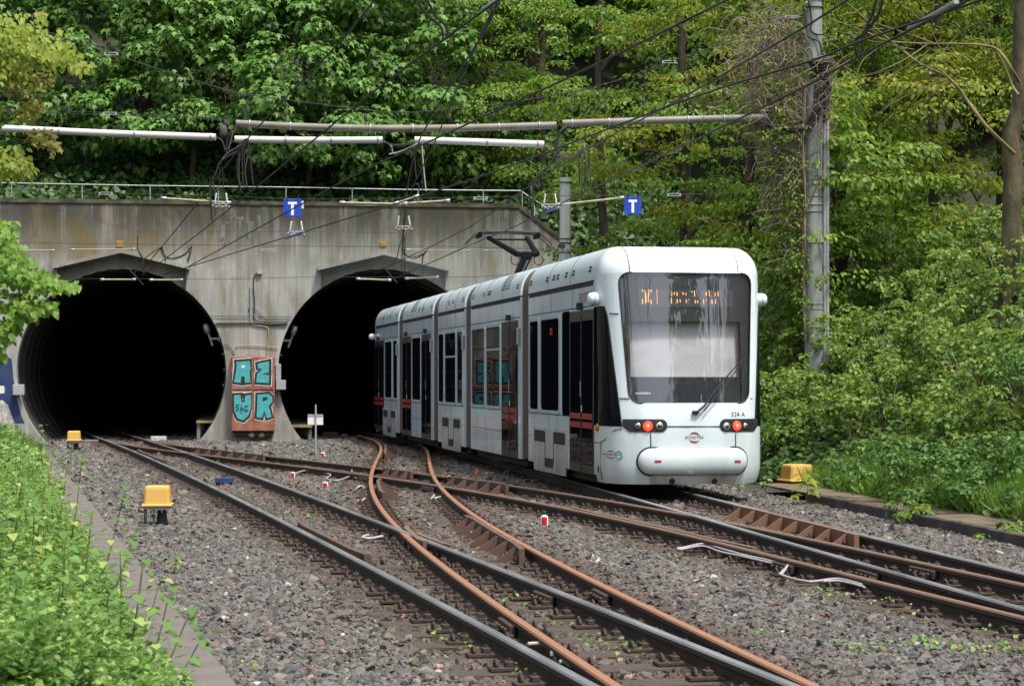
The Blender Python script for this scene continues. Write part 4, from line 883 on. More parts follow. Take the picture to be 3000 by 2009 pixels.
# ================================================================== TRACKSIDE OBJECTS
def point_box(name, label, loc, w_, rz, stand=True, hgt=.42, sc=1.0, z0=.2):
    t = thing(name, label, 'box', loc, rz, group=None); z0 = z0 if stand else .03
    mb = MB(); w2 = w_ / 2; lev = [(w2 * 1.0, z0 + .05), (w2 * .93, z0 + hgt - .04), (w2 * .89, z0 + hgt - .01), (w2 * .80, z0 + hgt)]; vs = []; dp = .92
    for r_, z_ in lev:
        q = r_ * .16
        for x, y_ in ((-r_ + q, -r_ * dp), (r_ - q, -r_ * dp), (r_, -r_ * dp + q), (r_, r_ * dp - q), (r_ - q, r_ * dp), (-r_ + q, r_ * dp), (-r_, r_ * dp - q), (-r_, -r_ * dp + q)): vs.append((x, y_, z_))
    mb.add(vs, [(k * 8 + i, k * 8 + (i + 1) % 8, k * 8 + 8 + (i + 1) % 8, k * 8 + 8 + i) for k in range(3) for i in range(8)] + [tuple(range(24, 32)), tuple(range(7, -1, -1))]); mb.build('hood', M['yellow'], t)
    mb = MB(); mb.box((0, 0, z0 + .04), (w_ * 1.14, w_ * 1.06, .035), ch=.01); mb.build('flange', M['yellow'], t)
    if stand:
        mb = MB(); mb.box((0, 0, z0 + .008), (w_ * 1.0, w_ * .9, .024), ch=.004); mb.build('base_plate', M['box_grey'], t)
        mb = MB(); mb.tube([(.05 * sc, 0, -.15), (.05 * sc, 0, .1), (.05 * sc, 0, z0 - .02)], [.085 * sc, .06 * sc, .05 * sc], 10); mb.build('pedestal', M['rubber'], t)
        for x in (-.42, -.10):
            mb = MB(); mb.tube(catmull([(x * w_, -.12 * sc, z0), (x * w_ * 1.0, -.14 * sc, z0 * .5), (x * w_ * .8, -.16 * sc, -.12)], 4), .018 * sc if x < -.2 else .010, 7); mb.build('conduit_hose', M['rubber'], t)
        for x in (-.40, -.2, 0, .2, .4):
            mb = MB(); mb.lathe((x * w_, -.4 * w_, z0 - .02), [(.010, -.03), (.013, -.03), (.013, .03), (0, .03)], 8); mb.build('cable_gland', M['steel'], t)
    else:
        mb = MB(); mb.box((-.35 * w_, -.1, -.03), (.5 * w_, 1.1 * w_, .1), ch=.01); mb.build('base_plate', M['rust_dark'], t)
    return t
def gz(xs, ys): return G(xs, ys, -.14)
b1 = gz(462, 1538); k1 = b1.y / F
point_box('point_machine_box', 'nearest yellow point box on a black pedestal left of the tracks', (b1.x, b1.y, -.14), 76 * k1, R(4), True, 66 * k1, 1.0, 50 * k1)
b2 = gz(217, 1320); k2 = b2.y / F
point_box('point_machine_box', 'smaller far yellow point box on a stand near the left tunnel', (b2.x, b2.y, -.14), 37 * k2, R(4), True, 32 * k2, 1.0, 26 * k2)
b3 = P(2335, 1418, 31.5); k3 = b3.y / F
point_box('point_machine_box', 'yellow point box on the ground right of the tram', (b3.x, b3.y, -.05), 78 * k3, R(22), False, 54 * k3)
def marker(xs, ys, h_px, label, mats, ncol):
    c = gz(xs, ys); h_ = h_px * 1.15 * c.y / F; r_ = h_ * .29; t = thing('marker_post', label, 'marker', (c.x, c.y, -.16))
    prof = [(r_, 0), (r_, h_ * .80), (r_ * .92, h_ * .88), (r_ * .75, h_ * .94), (r_ * .45, h_ * .985), (.002, h_)]; n = 24
    def band(f0, f1, g0, g1, name, m, k=1.0):
        mb = MB(); vs = []; na = 8; hs_ = np.linspace(0, 1, 12); pr_h = [p_[1] for p_ in prof]; pr_r = [p_[0] for p_ in prof]
        for q in hs_:
            hh = h_ * (g0 + (g1 - g0) * q); rr = float(np.interp(hh, pr_h, pr_r)) * k
            for i in range(na + 1):
                a_ = R(f0 + (f1 - f0) * i / na); vs.append((rr * math.sin(a_), -rr * math.cos(a_), hh))
        mb.add(vs, [(j * (na + 1) + i, j * (na + 1) + i + 1, (j + 1) * (na + 1) + i + 1, (j + 1) * (na + 1) + i) for j in range(11) for i in range(na)], 0, True); return mb.build(name, m, t)
    mb = MB(); mb.lathe((0, 0, 0), prof, n); mb.build('post', M[mats[0]], t)
    if ncol:
        for f in (0, 180): band(f - 44, f + 44, .02, .93, 'red_panel', M['red'], 1.03)
        mb = MB(); mb.lathe((0, 0, 0), [(r_ * 1.05, 0), (r_ * 1.05, h_ * .13)], 14); mb.build('base_collar', M['orange'], t)
marker(1595, 1541, 33, 'red and white marker post in the ballast in front of the tram', ('white', 'red'), 1)
marker(858, 1402, 21, 'red and white marker post left, by the looping cable', ('white', 'red'), 1)
marker(953, 1435, 25, 'red and white marker post nearest the left polished rail', ('white', 'red'), 1)
marker(946, 1341, 17, 'small red and white marker post below the white panel sign', ('white', 'red'), 1)
marker(1398, 1396, 22, 'faded orange marker post, left of two beside the tram', ('orange',), 0)
marker(1427, 1402, 21, 'faded orange marker post, right of two beside the tram', ('orange',), 0)
c = gz(657, 1424); t = thing('track_magnet', 'dark blue inductive magnet box between the left rails', 'magnet', (c.x, c.y, -.14), R(2)); k_ = c.y / F
mb = MB(); mb.box((0, 0, .10), (53 * k_, .12, 15 * k_), ch=.006); mb.build('housing', M['navy'], t)
for dx in (-.36, .36):
    mb = MB(); mb.box((dx * 53 * k_, 0, .03), (.05, .08, .09)); mb.build('foot', M['rust_dark'], t)
c = gz(465, 1293); t = thing('point_label', 'white ground label lettered Ruz W23 before the left tunnel', 'label', (c.x, c.y, -.14)); k_ = c.y / F
mb = MB(); mb.box((0, 0, 7 * k_ + .02), (47 * k_, .03, 13 * k_), ch=.004); mb.build('plate', M['white'], t)
mb = MB()
for dx in (-1, 1): mb.box((dx * 22 * k_, -.003, 7 * k_ + .02), (3.5 * k_, .034, 13.4 * k_))
mb.build('end_strip', M['box_grey'], t)
v, f = text_polys('Ruz W23', 9.2 * k_); mb = MB(); mb.add([(a * 1.0, -.019, b + 7 * k_ + .02) for a, b in v], f); mb.build('lettering', M['black'], t, recalc=False)
c = gz(925, 1332); t = thing('panel_sign', 'small white panel on a thin grey post before the right tunnel', 'sign', (c.x, c.y, -.16)); k_ = c.y / F
mb = MB(); mb.tube([(0, 0, -.2), (0, 0, 150 * k_)], .021, 8); mb.build('post', M['box_grey'], t)
mb = MB(); mb.box((-.01, .03, 105 * k_), (45 * k_, .02, 31 * k_), ch=.003); mb.build('panel', M['white'], t)
mb = MB(); mb.box((-.01, .012, 119 * k_), (45.4 * k_, .012, 2 * k_)); mb.box((-.01, .012, 91 * k_), (45.4 * k_, .012, 2 * k_)); mb.build('clamp_strip', M['box_grey'], t)
mb = MB(); c = gz(968, 1279); mb.box((c.x, c.y, -.08), (.46, .2, .16), ch=.02, rot=Matrix.Rotation(.1, 3, 'Z')); tag(mb.build('timber_block', M['guard_red']), 'brown timber block lying before the right tunnel', 'block')
mb = MB(); c = gz(1008, 1281); mb.box((c.x, c.y, -.09), (.24, .2, .13), ch=.03, rot=Matrix.Rotation(.3, 3, 'Z'), taper=.7); tag(mb.build('concrete_block', M['jamb']), 'grey concrete block beside the rail before the right tunnel', 'block')
mb = MB(); a_, b_ = gz(235, 1299), gz(300, 1296); mb.box((a_ + b_) / 2 + Vector((0, 0, .02)), (abs(b_.x - a_.x), .25, .14), ch=.02); tag(mb.build('concrete_sill', M['jamb']), 'pale concrete sill at the left tunnel beside the rail', 'sill')
# ================================================================== TRAM
TH = math.atan(.1838); TO = Vector((2.46, 27.97, 0)); TC, TS = math.cos(TH), math.sin(TH)
tram = thing('tram', 'white articulated tram with dark windows standing at the tunnel', 'tram', TO, TH)
def to_world(p): return Vector((TO.x + p[0] * TC - p[1] * TS, TO.y + p[0] * TS + p[1] * TC, p[2]))
def to_px(p):
    q = to_world(p); return 1500 + F * q.x / q.y, YH - F * (q.z - H) / q.y
HWID = 1.15
def s_of(xs, t=-HWID):
    k = (xs - 1500) / F; return (TO.x + t * TC - k * (TO.y + t * TS)) / (TS + k * TC)
def paint(name, col, rough=.22, coat=.6, dirt=.25):
    m = bpy.data.materials.new(name); m.use_nodes = True; t = m.node_tree; b = t.nodes['Principled BSDF']; N = t.nodes.new; L = t.links.new
    tc = N('ShaderNodeTexCoord'); mp = N('ShaderNodeMapping'); mp.inputs['Scale'].default_value = (1, 1, .25); L(tc.outputs['Object'], mp.inputs['Vector'])
    n = N('ShaderNodeTexNoise'); n.inputs['Scale'].default_value = 3.5; n.inputs['Detail'].default_value = 6; L(mp.outputs[0], n.inputs['Vector'])
    r = N('ShaderNodeValToRGB'); r.color_ramp.elements[0].position = .45; r.color_ramp.elements[1].position = .85; r.color_ramp.elements[0].color = (0, 0, 0, 1); r.color_ramp.elements[1].color = (dirt, dirt, dirt, 1); L(n.outputs['Fac'], r.inputs['Fac'])
    # road dirt thickest along the skirts
    sx = N('ShaderNodeSeparateXYZ'); L(tc.outputs['Object'], sx.inputs[0]); mr = N('ShaderNodeMapRange'); mr.inputs['From Min'].default_value = 1.0; mr.inputs['From Max'].default_value = .15; mr.inputs['To Max'].default_value = .45 * dirt / .25
    L(sx.outputs['Z'], mr.inputs['Value']); n2 = N('ShaderNodeTexNoise'); n2.inputs['Scale'].default_value = 5; n2.inputs['Detail'].default_value = 5; L(mp.outputs[0], n2.inputs['Vector'])
    mu = N('ShaderNodeMath'); mu.operation = 'MULTIPLY'; L(mr.outputs[0], mu.inputs[0]); L(n2.outputs['Fac'], mu.inputs[1])
    ad = N('ShaderNodeMath'); ad.operation = 'ADD'; ad.use_clamp = True; L(r.outputs[0], ad.inputs[0]); L(mu.outputs[0], ad.inputs[1])
    mx = N('ShaderNodeMix'); mx.data_type = 'RGBA'; mx.inputs['A'].default_value = tuple(col) + (1,); mx.inputs['B'].default_value = (.22, .19, .165, 1); L(ad.outputs[0], mx.inputs['Factor']); L(mx.outputs['Result'], b.inputs['Base Color'])
    b.inputs['Roughness'].default_value = rough; b.inputs['Coat Weight'].default_value = coat; b.inputs['Coat Roughness'].default_value = .05
    return m
M['tram_white'] = paint('tram_white', (.66, .76, .80), .30, .35, .26)
M['tram_side_sky_tint'] = paint('tram_side_sky_tint', (.60, .735, .815), .26, .4, .36)  # the tram's white with blue sky reflection painted into the colour
M['tram_roof'] = paint('tram_roof', (.60, .715, .775), .34, .2, .18)
M['apron'] = paint('apron_white', (.52, .56, .57), .4, .15, .6)
def dark_glass():
    m = bpy.data.materials.new('window_glass'); m.use_nodes = True; t = m.node_tree; t.nodes.clear(); N = t.nodes.new; L = t.links.new
    df = N('ShaderNodeBsdfDiffuse'); df.inputs[0].default_value = (.006, .007, .010, 1); gl = N('ShaderNodeBsdfGlossy'); gl.inputs['Roughness'].default_value = .02
    fr = N('ShaderNodeFresnel'); fr.inputs['IOR'].default_value = 1.5; mu = N('ShaderNodeMath'); mu.operation = 'MULTIPLY'; mu.inputs[1].default_value = .32
    mx = N('ShaderNodeMixShader'); o = N('ShaderNodeOutputMaterial'); L(fr.outputs[0], mu.inputs[0]); L(mu.outputs[0], mx.inputs[0]); L(df.outputs[0], mx.inputs[1]); L(gl.outputs[0], mx.inputs[2]); L(mx.outputs[0], o.inputs['Surface']); return m
M['win_glass'] = dark_glass()
M['win_frame'] = mat('window_frame', (.42, .50, .52), .4, var=.1)
M['door_frame'] = mat('door_frame', (.030, .027, .026), .45, var=.2, scale=4)
M['seam'] = mat('seam', (.02, .02, .022), .8, var=.1)
M['bellows'] = mat('bellows', (.135, .120, .105), .85, col2=(.085, .072, .062), var=.25, scale=3, stretch=(1, 1, .4))
M['under'] = mat('underframe', (.022, .02, .019), .9, var=.3, scale=3)
M['stripe_red'] = mat('stripe_red', (.30, .015, .015), .5, var=.1)
M['lens_red'] = mat('lens_red', (.9, .035, .015), .25, var=0, emit=1.6)
M['lens_red_mid'] = mat('lens_red_centre', (.9, .14, .09), .3, var=0, emit=1.2)
M['lens_clear'] = mat('lens_clear', (.55, .54, .50), .12, .7, var=.1)
M['lens_amber'] = mat('lens_amber', (.50, .16, .01), .2, var=.05)
M['lamp_black'] = mat('lamp_black', (.03, .031, .036), .3, var=.1)
M['led'] = mat('led_orange', (1., .38, .06), .5, var=0, emit=1.3)
M['led_dim'] = mat('led_dim', (.5, .04, .01), .5, var=0, emit=.25)
M['blind'] = mat('cab_blind', (.50, .495, .51), .7, var=.14, scale=2.2, stretch=(.6, .6, 1.6))
M['disp'] = mat('display_panel', (.055, .055, .065), .4, var=.05)
M['dash'] = mat('dashboard', (.03, .034, .042), .25, var=.1)
M['logo_red'] = mat('logo_red', (.36, .022, .022), .5, var=.05)
M['logo_green'] = mat('logo_green', (.02, .28, .10), .5, var=.05)
M['panto'] = mat('pantograph_black', (.005, .005, .006), .6, var=.2, spec=.1)
def screen_glass():
    m = bpy.data.materials.new('windscreen_glass'); m.use_nodes = True; t = m.node_tree; t.nodes.clear(); N = t.nodes.new; L = t.links.new
    tr = N('ShaderNodeBsdfTransparent'); tr.inputs[0].default_value = (.92, .93, .94, 1); gl = N('ShaderNodeBsdfGlossy'); gl.inputs['Roughness'].default_value = .012; gl.inputs['Color'].default_value = (.95, .95, 1, 1)
    fr = N('ShaderNodeFresnel'); fr.inputs['IOR'].default_value = 2.05; mx = N('ShaderNodeMixShader'); o = N('ShaderNodeOutputMaterial')
    ge = N('ShaderNodeNewGeometry'); sb = N('ShaderNodeMix'); sb.data_type = 'FLOAT'; L(ge.outputs['Backfacing'], sb.inputs['Factor']); L(fr.outputs[0], sb.inputs['A']); sb.inputs['B'].default_value = .1; L(sb.outputs['Result'], mx.inputs[0]); L(tr.outputs[0], mx.inputs[1]); L(gl.outputs[0], mx.inputs[2]); L(mx.outputs[0], o.inputs['Surface']); return m
M['screen'] = screen_glass()

# ---- cab surface: super-ellipse plan, raked and rounded towards the roof
CN, SD, ZR, ZT = 3.4, .97, 3.0, 3.43
def cw(z):
    if z > ZR: q = min(1, (z - ZR) / (ZT - ZR)); return HWID - .30 * (1 - math.sqrt(max(0, 1 - q * q)))
    if z < .45: return HWID - .05 * ((.45 - z) / .3) ** 2
    return HWID
def cs0(z):
    b = .0 if z < 1.0 else .24 * ((z - 1.0) / 2.0)
    if z > ZR: q = min(1, (z - ZR) / (ZT - ZR)); b = .24 + .62 * (1 - math.sqrt(max(0, 1 - q * q)))
    if z < .45: b = .05 * ((.45 - z) / .3) ** 2
    return b
def cab(phi, z, off=0.):
    def pt(p, zz):
        p = max(-math.pi / 2, min(math.pi / 2, p)); w_ = cw(zz); s0 = cs0(zz)
        return Vector((math.copysign(w_ * abs(math.sin(p)) ** (2 / CN), p), s0 + (SD - s0) * (1 - max(0, math.cos(p)) ** (2 / CN)), zz))
    q = pt(phi, z)
    if off:
        e = 1e-3; a = pt(phi + e, z) - pt(phi - e, z); b = pt(phi, min(z + e, ZT - 1e-4)) - pt(phi, z - e); n = a.cross(b)
        if n.length > 1e-12:
            n.normalize()
            if n.dot(Vector((q.x, q.y - 2.5, 0))) < 0 and abs(n.z) < .9: n = -n
            q = q + n * off
    return q
def phi_t(t, z): return math.copysign(math.asin(min(1, (abs(t) / cw(z)) ** (CN / 2))), t)
def FPt(t, z, off=0.): return cab(phi_t(t, z), z, off)
def phi_px(xs, z):
    lo, hi = -math.pi / 2, math.pi / 2
    for _ in range(40):
        m_ = (lo + hi) / 2
        if to_px(cab(m_, z))[0] < xs: lo = m_
        else: hi = m_
    return (lo + hi) / 2
def tz_px(xs, ys):
    z = H - (ys - YH) * 28.2 / F
    for _ in range(6):
        p = phi_px(xs, z); z += (to_px(cab(p, z))[1] - ys) * 28.2 / F
    return cab(p, z).x, z
def grid(mb, rows, ncol, off, mi=0, smooth=True):
    vs = []; n = ncol + 1
    for z, a, b in rows:
        for i in range(n): vs.append(cab(a + (b - a) * i / ncol, z, off))
    mb.add(vs, [(j * n + i, j * n + i + 1, (j + 1) * n + i + 1, (j + 1) * n + i) for j in range(len(rows) - 1) for i in range(ncol)], mi, smooth)
ZB, ZW = 1.25, 3.04
def hw(z, inset=0.):
    h = .845 + (z - ZB) / (ZW - ZB) * .105 - inset; r = .15; d = min(z - ZB - inset, ZW - inset - z)
    if d < r: h -= r - math.sqrt(max(0, r * r - (r - max(d, 0)) ** 2))
    return h
zrow = [ZB + (ZW - ZB) * k for k in (0, .004, .015, .03, .055, .085, .15, .3, .45, .6, .75, .86, .915, .945, .97, .985, .996, 1)]
HP = math.pi / 2
lab_front = True
def cab_shell(parent):
    mb = MB()
    grid(mb, [(z, -HP, HP) for z in (.14, .17, .22, .30, .40, .6, .8, 1.0, 1.13, ZB)], 44, 0)
    grid(mb, [(z, -HP, phi_t(-hw(z), z)) for z in zrow], 12, 0); grid(mb, [(z, phi_t(hw(z), z), HP) for z in zrow], 12, 0)
    zt = [ZW, 3.08, 3.13, 3.18, 3.23, 3.28, 3.33, 3.37, 3.40, 3.42, ZT]
    grid(mb, [(z, -HP, HP) for z in zt], 44, 0)
    top = [cab(-HP + math.pi * i / 44, ZT) for i in range(45)]; mb.add(top + [Vector((-.85, SD, ZT)), Vector((.85, SD, ZT))], [tuple(range(45))])
    o = mb.build('cab_shell', M['tram_white'], parent)
    return o
shell = cab_shell(tram)
mb = MB(); grid(mb, [(z, phi_t(-hw(z), z), phi_t(hw(z), z)) for z in zrow], 24, -.004); wscr = mb.build('windscreen', M['screen'], tram)
# rubber gasket round the glass
mb = MB(); mb.tube([FPt(-hw(z), z, .002) for z in zrow] + [FPt(hw(z), z, .002) for z in reversed(zrow)] + [FPt(-hw(ZB), ZB, .002)], .009, 5, caps=False); mb.build('gasket', M['rubber'], wscr)
def inner(name, x0, x1, z0, z1, off, m, parent, r=.03):
    mb = MB(); n = 18; vs = []; zs = [z0 + (z1 - z0) * i / 10 for i in range(11)]
    for z in zs:
        for i in range(n + 1): vs.append(FPt(x0 + (x1 - x0) * i / n, z, off))
    mb.add(vs, [(j * (n + 1) + i, j * (n + 1) + i + 1, (j + 1) * (n + 1) + i + 1, (j + 1) * (n + 1) + i) for j in range(10) for i in range(n)], 0, True); return mb.build(name, m, parent)
bx0, bz1 = tz_px(1843, 940); bx1, bz0 = tz_px(2176, 1100)
mb = MB(); e_ = lambda z: phi_t(hw(z, -.004), z)
zu = [bz1] + [z for z in zrow if z > bz1 + .01]; zl = [z for z in zrow if z < bz1 - .01] + [bz1]
grid(mb, [(z, -e_(z), e_(z)) for z in zu], 24, -.03); grid(mb, [(z, -e_(z), phi_t(max(bx0, -hw(z)), z)) for z in zl], 8, -.03); grid(mb, [(z, phi_t(min(bx1, hw(z)), z), e_(z)) for z in zl], 8, -.03)
mb.build('frit_border', M['lamp_black'], wscr)
inner('sun_blind', bx0 - .06, bx1 + .06, bz0 - .12, bz1 + .10, -.15, M['blind'], wscr)
inner('cab_dark_backing', -.80, .80, 1.27, 2.9, -.22, M['lamp_black'], wscr)  # black sheet painted in place of the unlit cab interior
dx0, dz1 = tz_px(1868, 848); dx1, dz0 = tz_px(2150, 900)
inner('display_panel', dx0, dx1, dz0, dz1, -.024, M['disp'], wscr)
inner('dashboard', bx0 - .02, bx1 + .02, 1.26, bz0 - .01, -.07, M['dash'], wscr)
# destination display: the segments of light the shutter caught
def fpx(a, b): return tz_px(1700 + a / 2.118, 700 + b / 2.118)
mb = MB()
strokes = [(387, 312, 326), (387, 372, 402), (404, 318, 400), (409, 330, 395), (426, 312, 352), (423, 345, 392), (441, 312, 330), (441, 376, 402), (478, 310, 402),
           (570, 330, 338), (570, 345, 352), (568, 362, 398), (586, 330, 345), (603, 330, 352), (604, 372, 396), (622, 375, 392), (640, 330, 345), (658, 335, 347), (660, 374, 396), (676, 374, 378), (695, 322, 330), (711, 318, 354), (716, 378, 398), (731, 380, 398), (768, 375, 400), (783, 330, 350), (786, 374, 378), (803, 318, 354), (820, 378, 400), (840, 334, 340), (840, 346, 352), (842, 374, 382), (842, 388, 400), (858, 328, 354)]
for a, b0, b1 in strokes:
    x0, z1 = fpx(a - 2.2, b0); x1, z0 = fpx(a + 2.2, b1)
    mb.add([FPt(x0, z0, -.018), FPt(x1, z0, -.018), FPt(x1, z1, -.018), FPt(x0, z1, -.018)], [(0, 1, 2, 3)])
mb.build('led_segments', M['led'], wscr)
# quarter light at the cab side
def quarter(sgn):
    rows = []
    for i in range(15):
        k = i / 14; z = .93 + (2.585 - .93) * k
        pr = -phi_px(1776 - (1776 - 1822) * (1 - k) ** 1.0, z) if True else 0
        rr = .06 * max(0, (k - .9) / .1) ** 2
        a, b = -HP + .0005, -pr - rr
        rows.append((z, a, b) if sgn < 0 else (z, -b, -a))
    mb = MB(); grid(mb, rows, 10, .006); o = mb.build('quarter_light', M['win_glass'], tram)
    mb = MB(); mb.tube([cab(r_[2] if sgn < 0 else r_[1], r_[0], .004) for r_ in rows], .010, 5); mb.build('gasket', M['rubber'], o)
quarter(-1); quarter(1)
# panel gaps on the cab front
def gap(pts, r=.0085): 
    mb = MB(); mb.tube([FPt(x, z, .0005) for x, z in pts], r, 4); return mb.build('panel_gap', M['seam'], shell)
L_ = lambda l: [tz_px(*p) for p in l]
gap(L_([(1786, 918), (1800, 919), (1812, 919)])); gap(L_([(2203, 919), (2222, 921)])); gap(L_([(1815, 1167), (1830, 1167), (1843, 1168)])); gap(L_([(2199, 1167), (2220, 1167)]))
gap(L_([(1955, 1249), (2020, 1249), (2108, 1249)])); gap(L_([(1906, 1270), (1907, 1312)])); gap(L_([(2155, 1270), (2155, 1312)]))
gap(L_([(1740, 1296), (1760, 1296), (1772, 1288), (1800, 1260), (1822, 1256)])); gap(L_([(1761, 1297), (1761, 1380), (1765, 1404)], ))
mb = MB(); mb.tube([cab(phi_px(1838 - 4, z) if False else phi_t(-.80, z), z, .001) for z in (3.05, 3.12, 3.2, 3.28, 3.36, 3.41)], .007, 4); mb.build('panel_gap', M['seam'], shell)
mb = MB(); mb.tube([cab(phi_t(.74, z), z, .001) for z in (3.05, 3.12, 3.2, 3.28, 3.36, 3.41)], .007, 4); mb.build('panel_gap', M['seam'], shell)
# bumper
def bumper():
    mb = MB(); z0, z1 = .275, .635; zc = (z0 + z1) / 2; hz = (z1 - z0) / 2; xa, _ = tz_px(1869, 1350); xb, _ = tz_px(2186, 1350); xc = (xa + xb) / 2; hx = (xb - xa) / 2; vs = []; n = 26; rows = 15
    for j in range(rows):
        q = math.cos(math.pi * j / (rows - 1)); z = zc - hz * q; hx_ = hx - hz + hz * math.sqrt(max(0, 1 - q * q))
        for i in range(n + 1):
            u = -math.cos(math.pi * i / n); x = xc + hx_ * u; e = max(0, 1 - ((abs(x - xc) - (hx - hz)) / hz) ** 2) if abs(x - xc) > hx - hz else 1
            vs.append(FPt(x, z, .004 + .085 * math.sqrt(max(0, min(1, e) - q * q * .999)) ** .8))
    mb.add(vs, [(j * (n + 1) + i, j * (n + 1) + i + 1, (j + 1) * (n + 1) + i + 1, (j + 1) * (n + 1) + i) for j in range(rows - 1) for i in range(n)], 0, True)
    o = mb.build('bumper', M['tram_white'], tram)
    mb = MB(); ol = rrect(xc - hx - .012, xc + hx + .012, z0 - .012, z1 + .012, hz + .011, 8); mb.tube([FPt(a, b, .002) for a, b in ol] + [FPt(*ol[0], .002)], .011, 5, caps=False); mb.build('shadow_gap', M['seam'], o)
    for xs in (1925, 2152):
        x, z = tz_px(xs, 1350); mb = MB(); mb.prism(rrect(x - .045, x + .045, z - .014, z + .014, .013), lambda a, b, d: FPt(a, b, d), .093, .085, front_only=True); mb.build('reflector', M['logo_red'], o)
    for xs in (1977, 2100):
        x, z = tz_px(xs, 1327); mb = MB(); c_ = FPt(x, z, .062); mb.lathe(c_, [(.024, -.02), (.024, .006), (.016, .008), (0, .004)], 10, axis=(0, -1, .4)); mb.build('screw_cap', M['seam'], o)
bumper()
mb = MB(); xa, za_ = tz_px(1906, 1388); xb, zb2 = tz_px(2153, 1414)
inner('bumper_valance', xa, xb, .15, .268, .018, M['apron'], tram)
for xs in (1968, 2092):
    x, z = tz_px(xs, 1408); mb = MB(); mb.prism([(x + .042 * math.cos(q), z + .042 * math.sin(q)) for q in [math.pi * 2 * i / 12 for i in range(12)]], lambda a, b, d: FPt(a, max(b, .145), d), .022, .018, front_only=True); mb.build('towing_eye', M['seam'], tram)
# lamp clusters
def cluster(px_outer, px_inner, lamps, flip):
    x0, _ = tz_px(px_outer, 1249); x1, _ = tz_px(px_inner, 1249); z0, z1 = .855, 1.03; hz = (z1 - z0) / 2; zc = (z0 + z1) / 2
    mb = MB(); rows = []; n = 11
    for j in range(n):
        q = math.cos(math.pi * j / (n - 1)); z = zc - hz * q; e = hz * (1 - math.sqrt(max(0, 1 - q * q))); a, b = x0, x1
        if flip: a = x0 + e if False else x0; b = x1 - e
        up = max(0, -(z - .93) / .075) * .16 if z < .93 else 0
        if flip: pa, pb = phi_t(a, z) + 0, phi_t(b, z)
        else: pa, pb = phi_t(x0 + 0, z), phi_t(x1 - e, z)
        rows.append((z, pa + up * .9, pb))
    if x1 < x0: rows = [(z, b, a) for z, a, b in rows]
    grid(mb, rows, 16, .007); o = mb.build('lamp_cluster', M['lamp_black'], tram)
    for xs, ys, r_, kind in lamps:
        x, z = tz_px(xs, ys); c_ = FPt(x, z, .009); nrm = (FPt(x, z, .05) - FPt(x, z, 0)).normalized()
        mb = MB(); mb.lathe(c_, [(r_ * 1.18, -.006), (r_ * 1.18, .004), (r_ * 1.02, .008)], 20, axis=nrm); mb.build('lamp_ring', M['rubber'], o)
        mb = MB(); mb.lathe(c_, [(r_, .004), (r_ * .8, .012), (r_ * .45, .018), (0, .02)], 20, axis=nrm); la = mb.build('tail_lamp' if kind == 'r' else 'head_lamp', M['lens_red'] if kind == 'r' else M['lens_clear'], o)
        if kind == 'r': mb = MB(); mb.lathe(c_ + nrm * .014, [(r_ * .40, 0), (r_ * .38, .012), (0, .014)], 14, axis=nrm); mb.build('lamp_core', M['lens_red_mid'], o)
        else: mb = MB(); mb.lathe(c_ + nrm * .012, [(r_ * .55, 0), (r_ * .5, .01), (0, .014)], 14, axis=nrm); mb.build('lamp_core', M['lamp_black'], o)
cluster(1824, 1955, [(1869, 1247, .042, 'w'), (1898, 1248, .066, 'r'), (1932, 1248, .054, 'w')], True)
def cluster_r():
    x0, _ = tz_px(2108, 1249); x1, _ = tz_px(2218, 1249); z0, z1 = .855, 1.03; hz = (z1 - z0) / 2; zc = (z0 + z1) / 2; rows = []; n = 11; mb = MB()
    for j in range(n):
        q = math.cos(math.pi * j / (n - 1)); z = zc - hz * q; e = hz * (1 - math.sqrt(max(0, 1 - q * q))); up = max(0, (.93 - z) / .075) * .16
        rows.append((z, phi_t(x0 + e, z), phi_t(x1, z) - up * .9))
    grid(mb, rows, 16, .007); o = mb.build('lamp_cluster', M['lamp_black'], tram)
    for xs, ys, r_, kind in [(2128, 1249, .054, 'w'), (2158, 1247, .066, 'r'), (2183, 1247, .040, 'w')]:
        x, z = tz_px(xs, ys); c_ = FPt(x, z, .009); nrm = (FPt(x, z, .05) - FPt(x, z, 0)).normalized()
        mb = MB(); mb.lathe(c_, [(r_ * 1.18, -.006), (r_ * 1.18, .004), (r_ * 1.02, .008)], 20, axis=nrm); mb.build('lamp_ring', M['rubber'], o)
        mb = MB(); mb.lathe(c_, [(r_, .004), (r_ * .8, .012), (r_ * .45, .018), (0, .02)], 20, axis=nrm); mb.build('tail_lamp' if kind == 'r' else 'head_lamp', M['lens_red'] if kind == 'r' else M['lens_clear'], o)
        mb = MB(); mb.lathe(c_ + nrm * .013, [(r_ * .45, 0), (r_ * .42, .012), (0, .014)], 14, axis=nrm); mb.build('lamp_core', M['lens_red_mid'] if kind == 'r' else M['lamp_black'], o)
cluster_r()
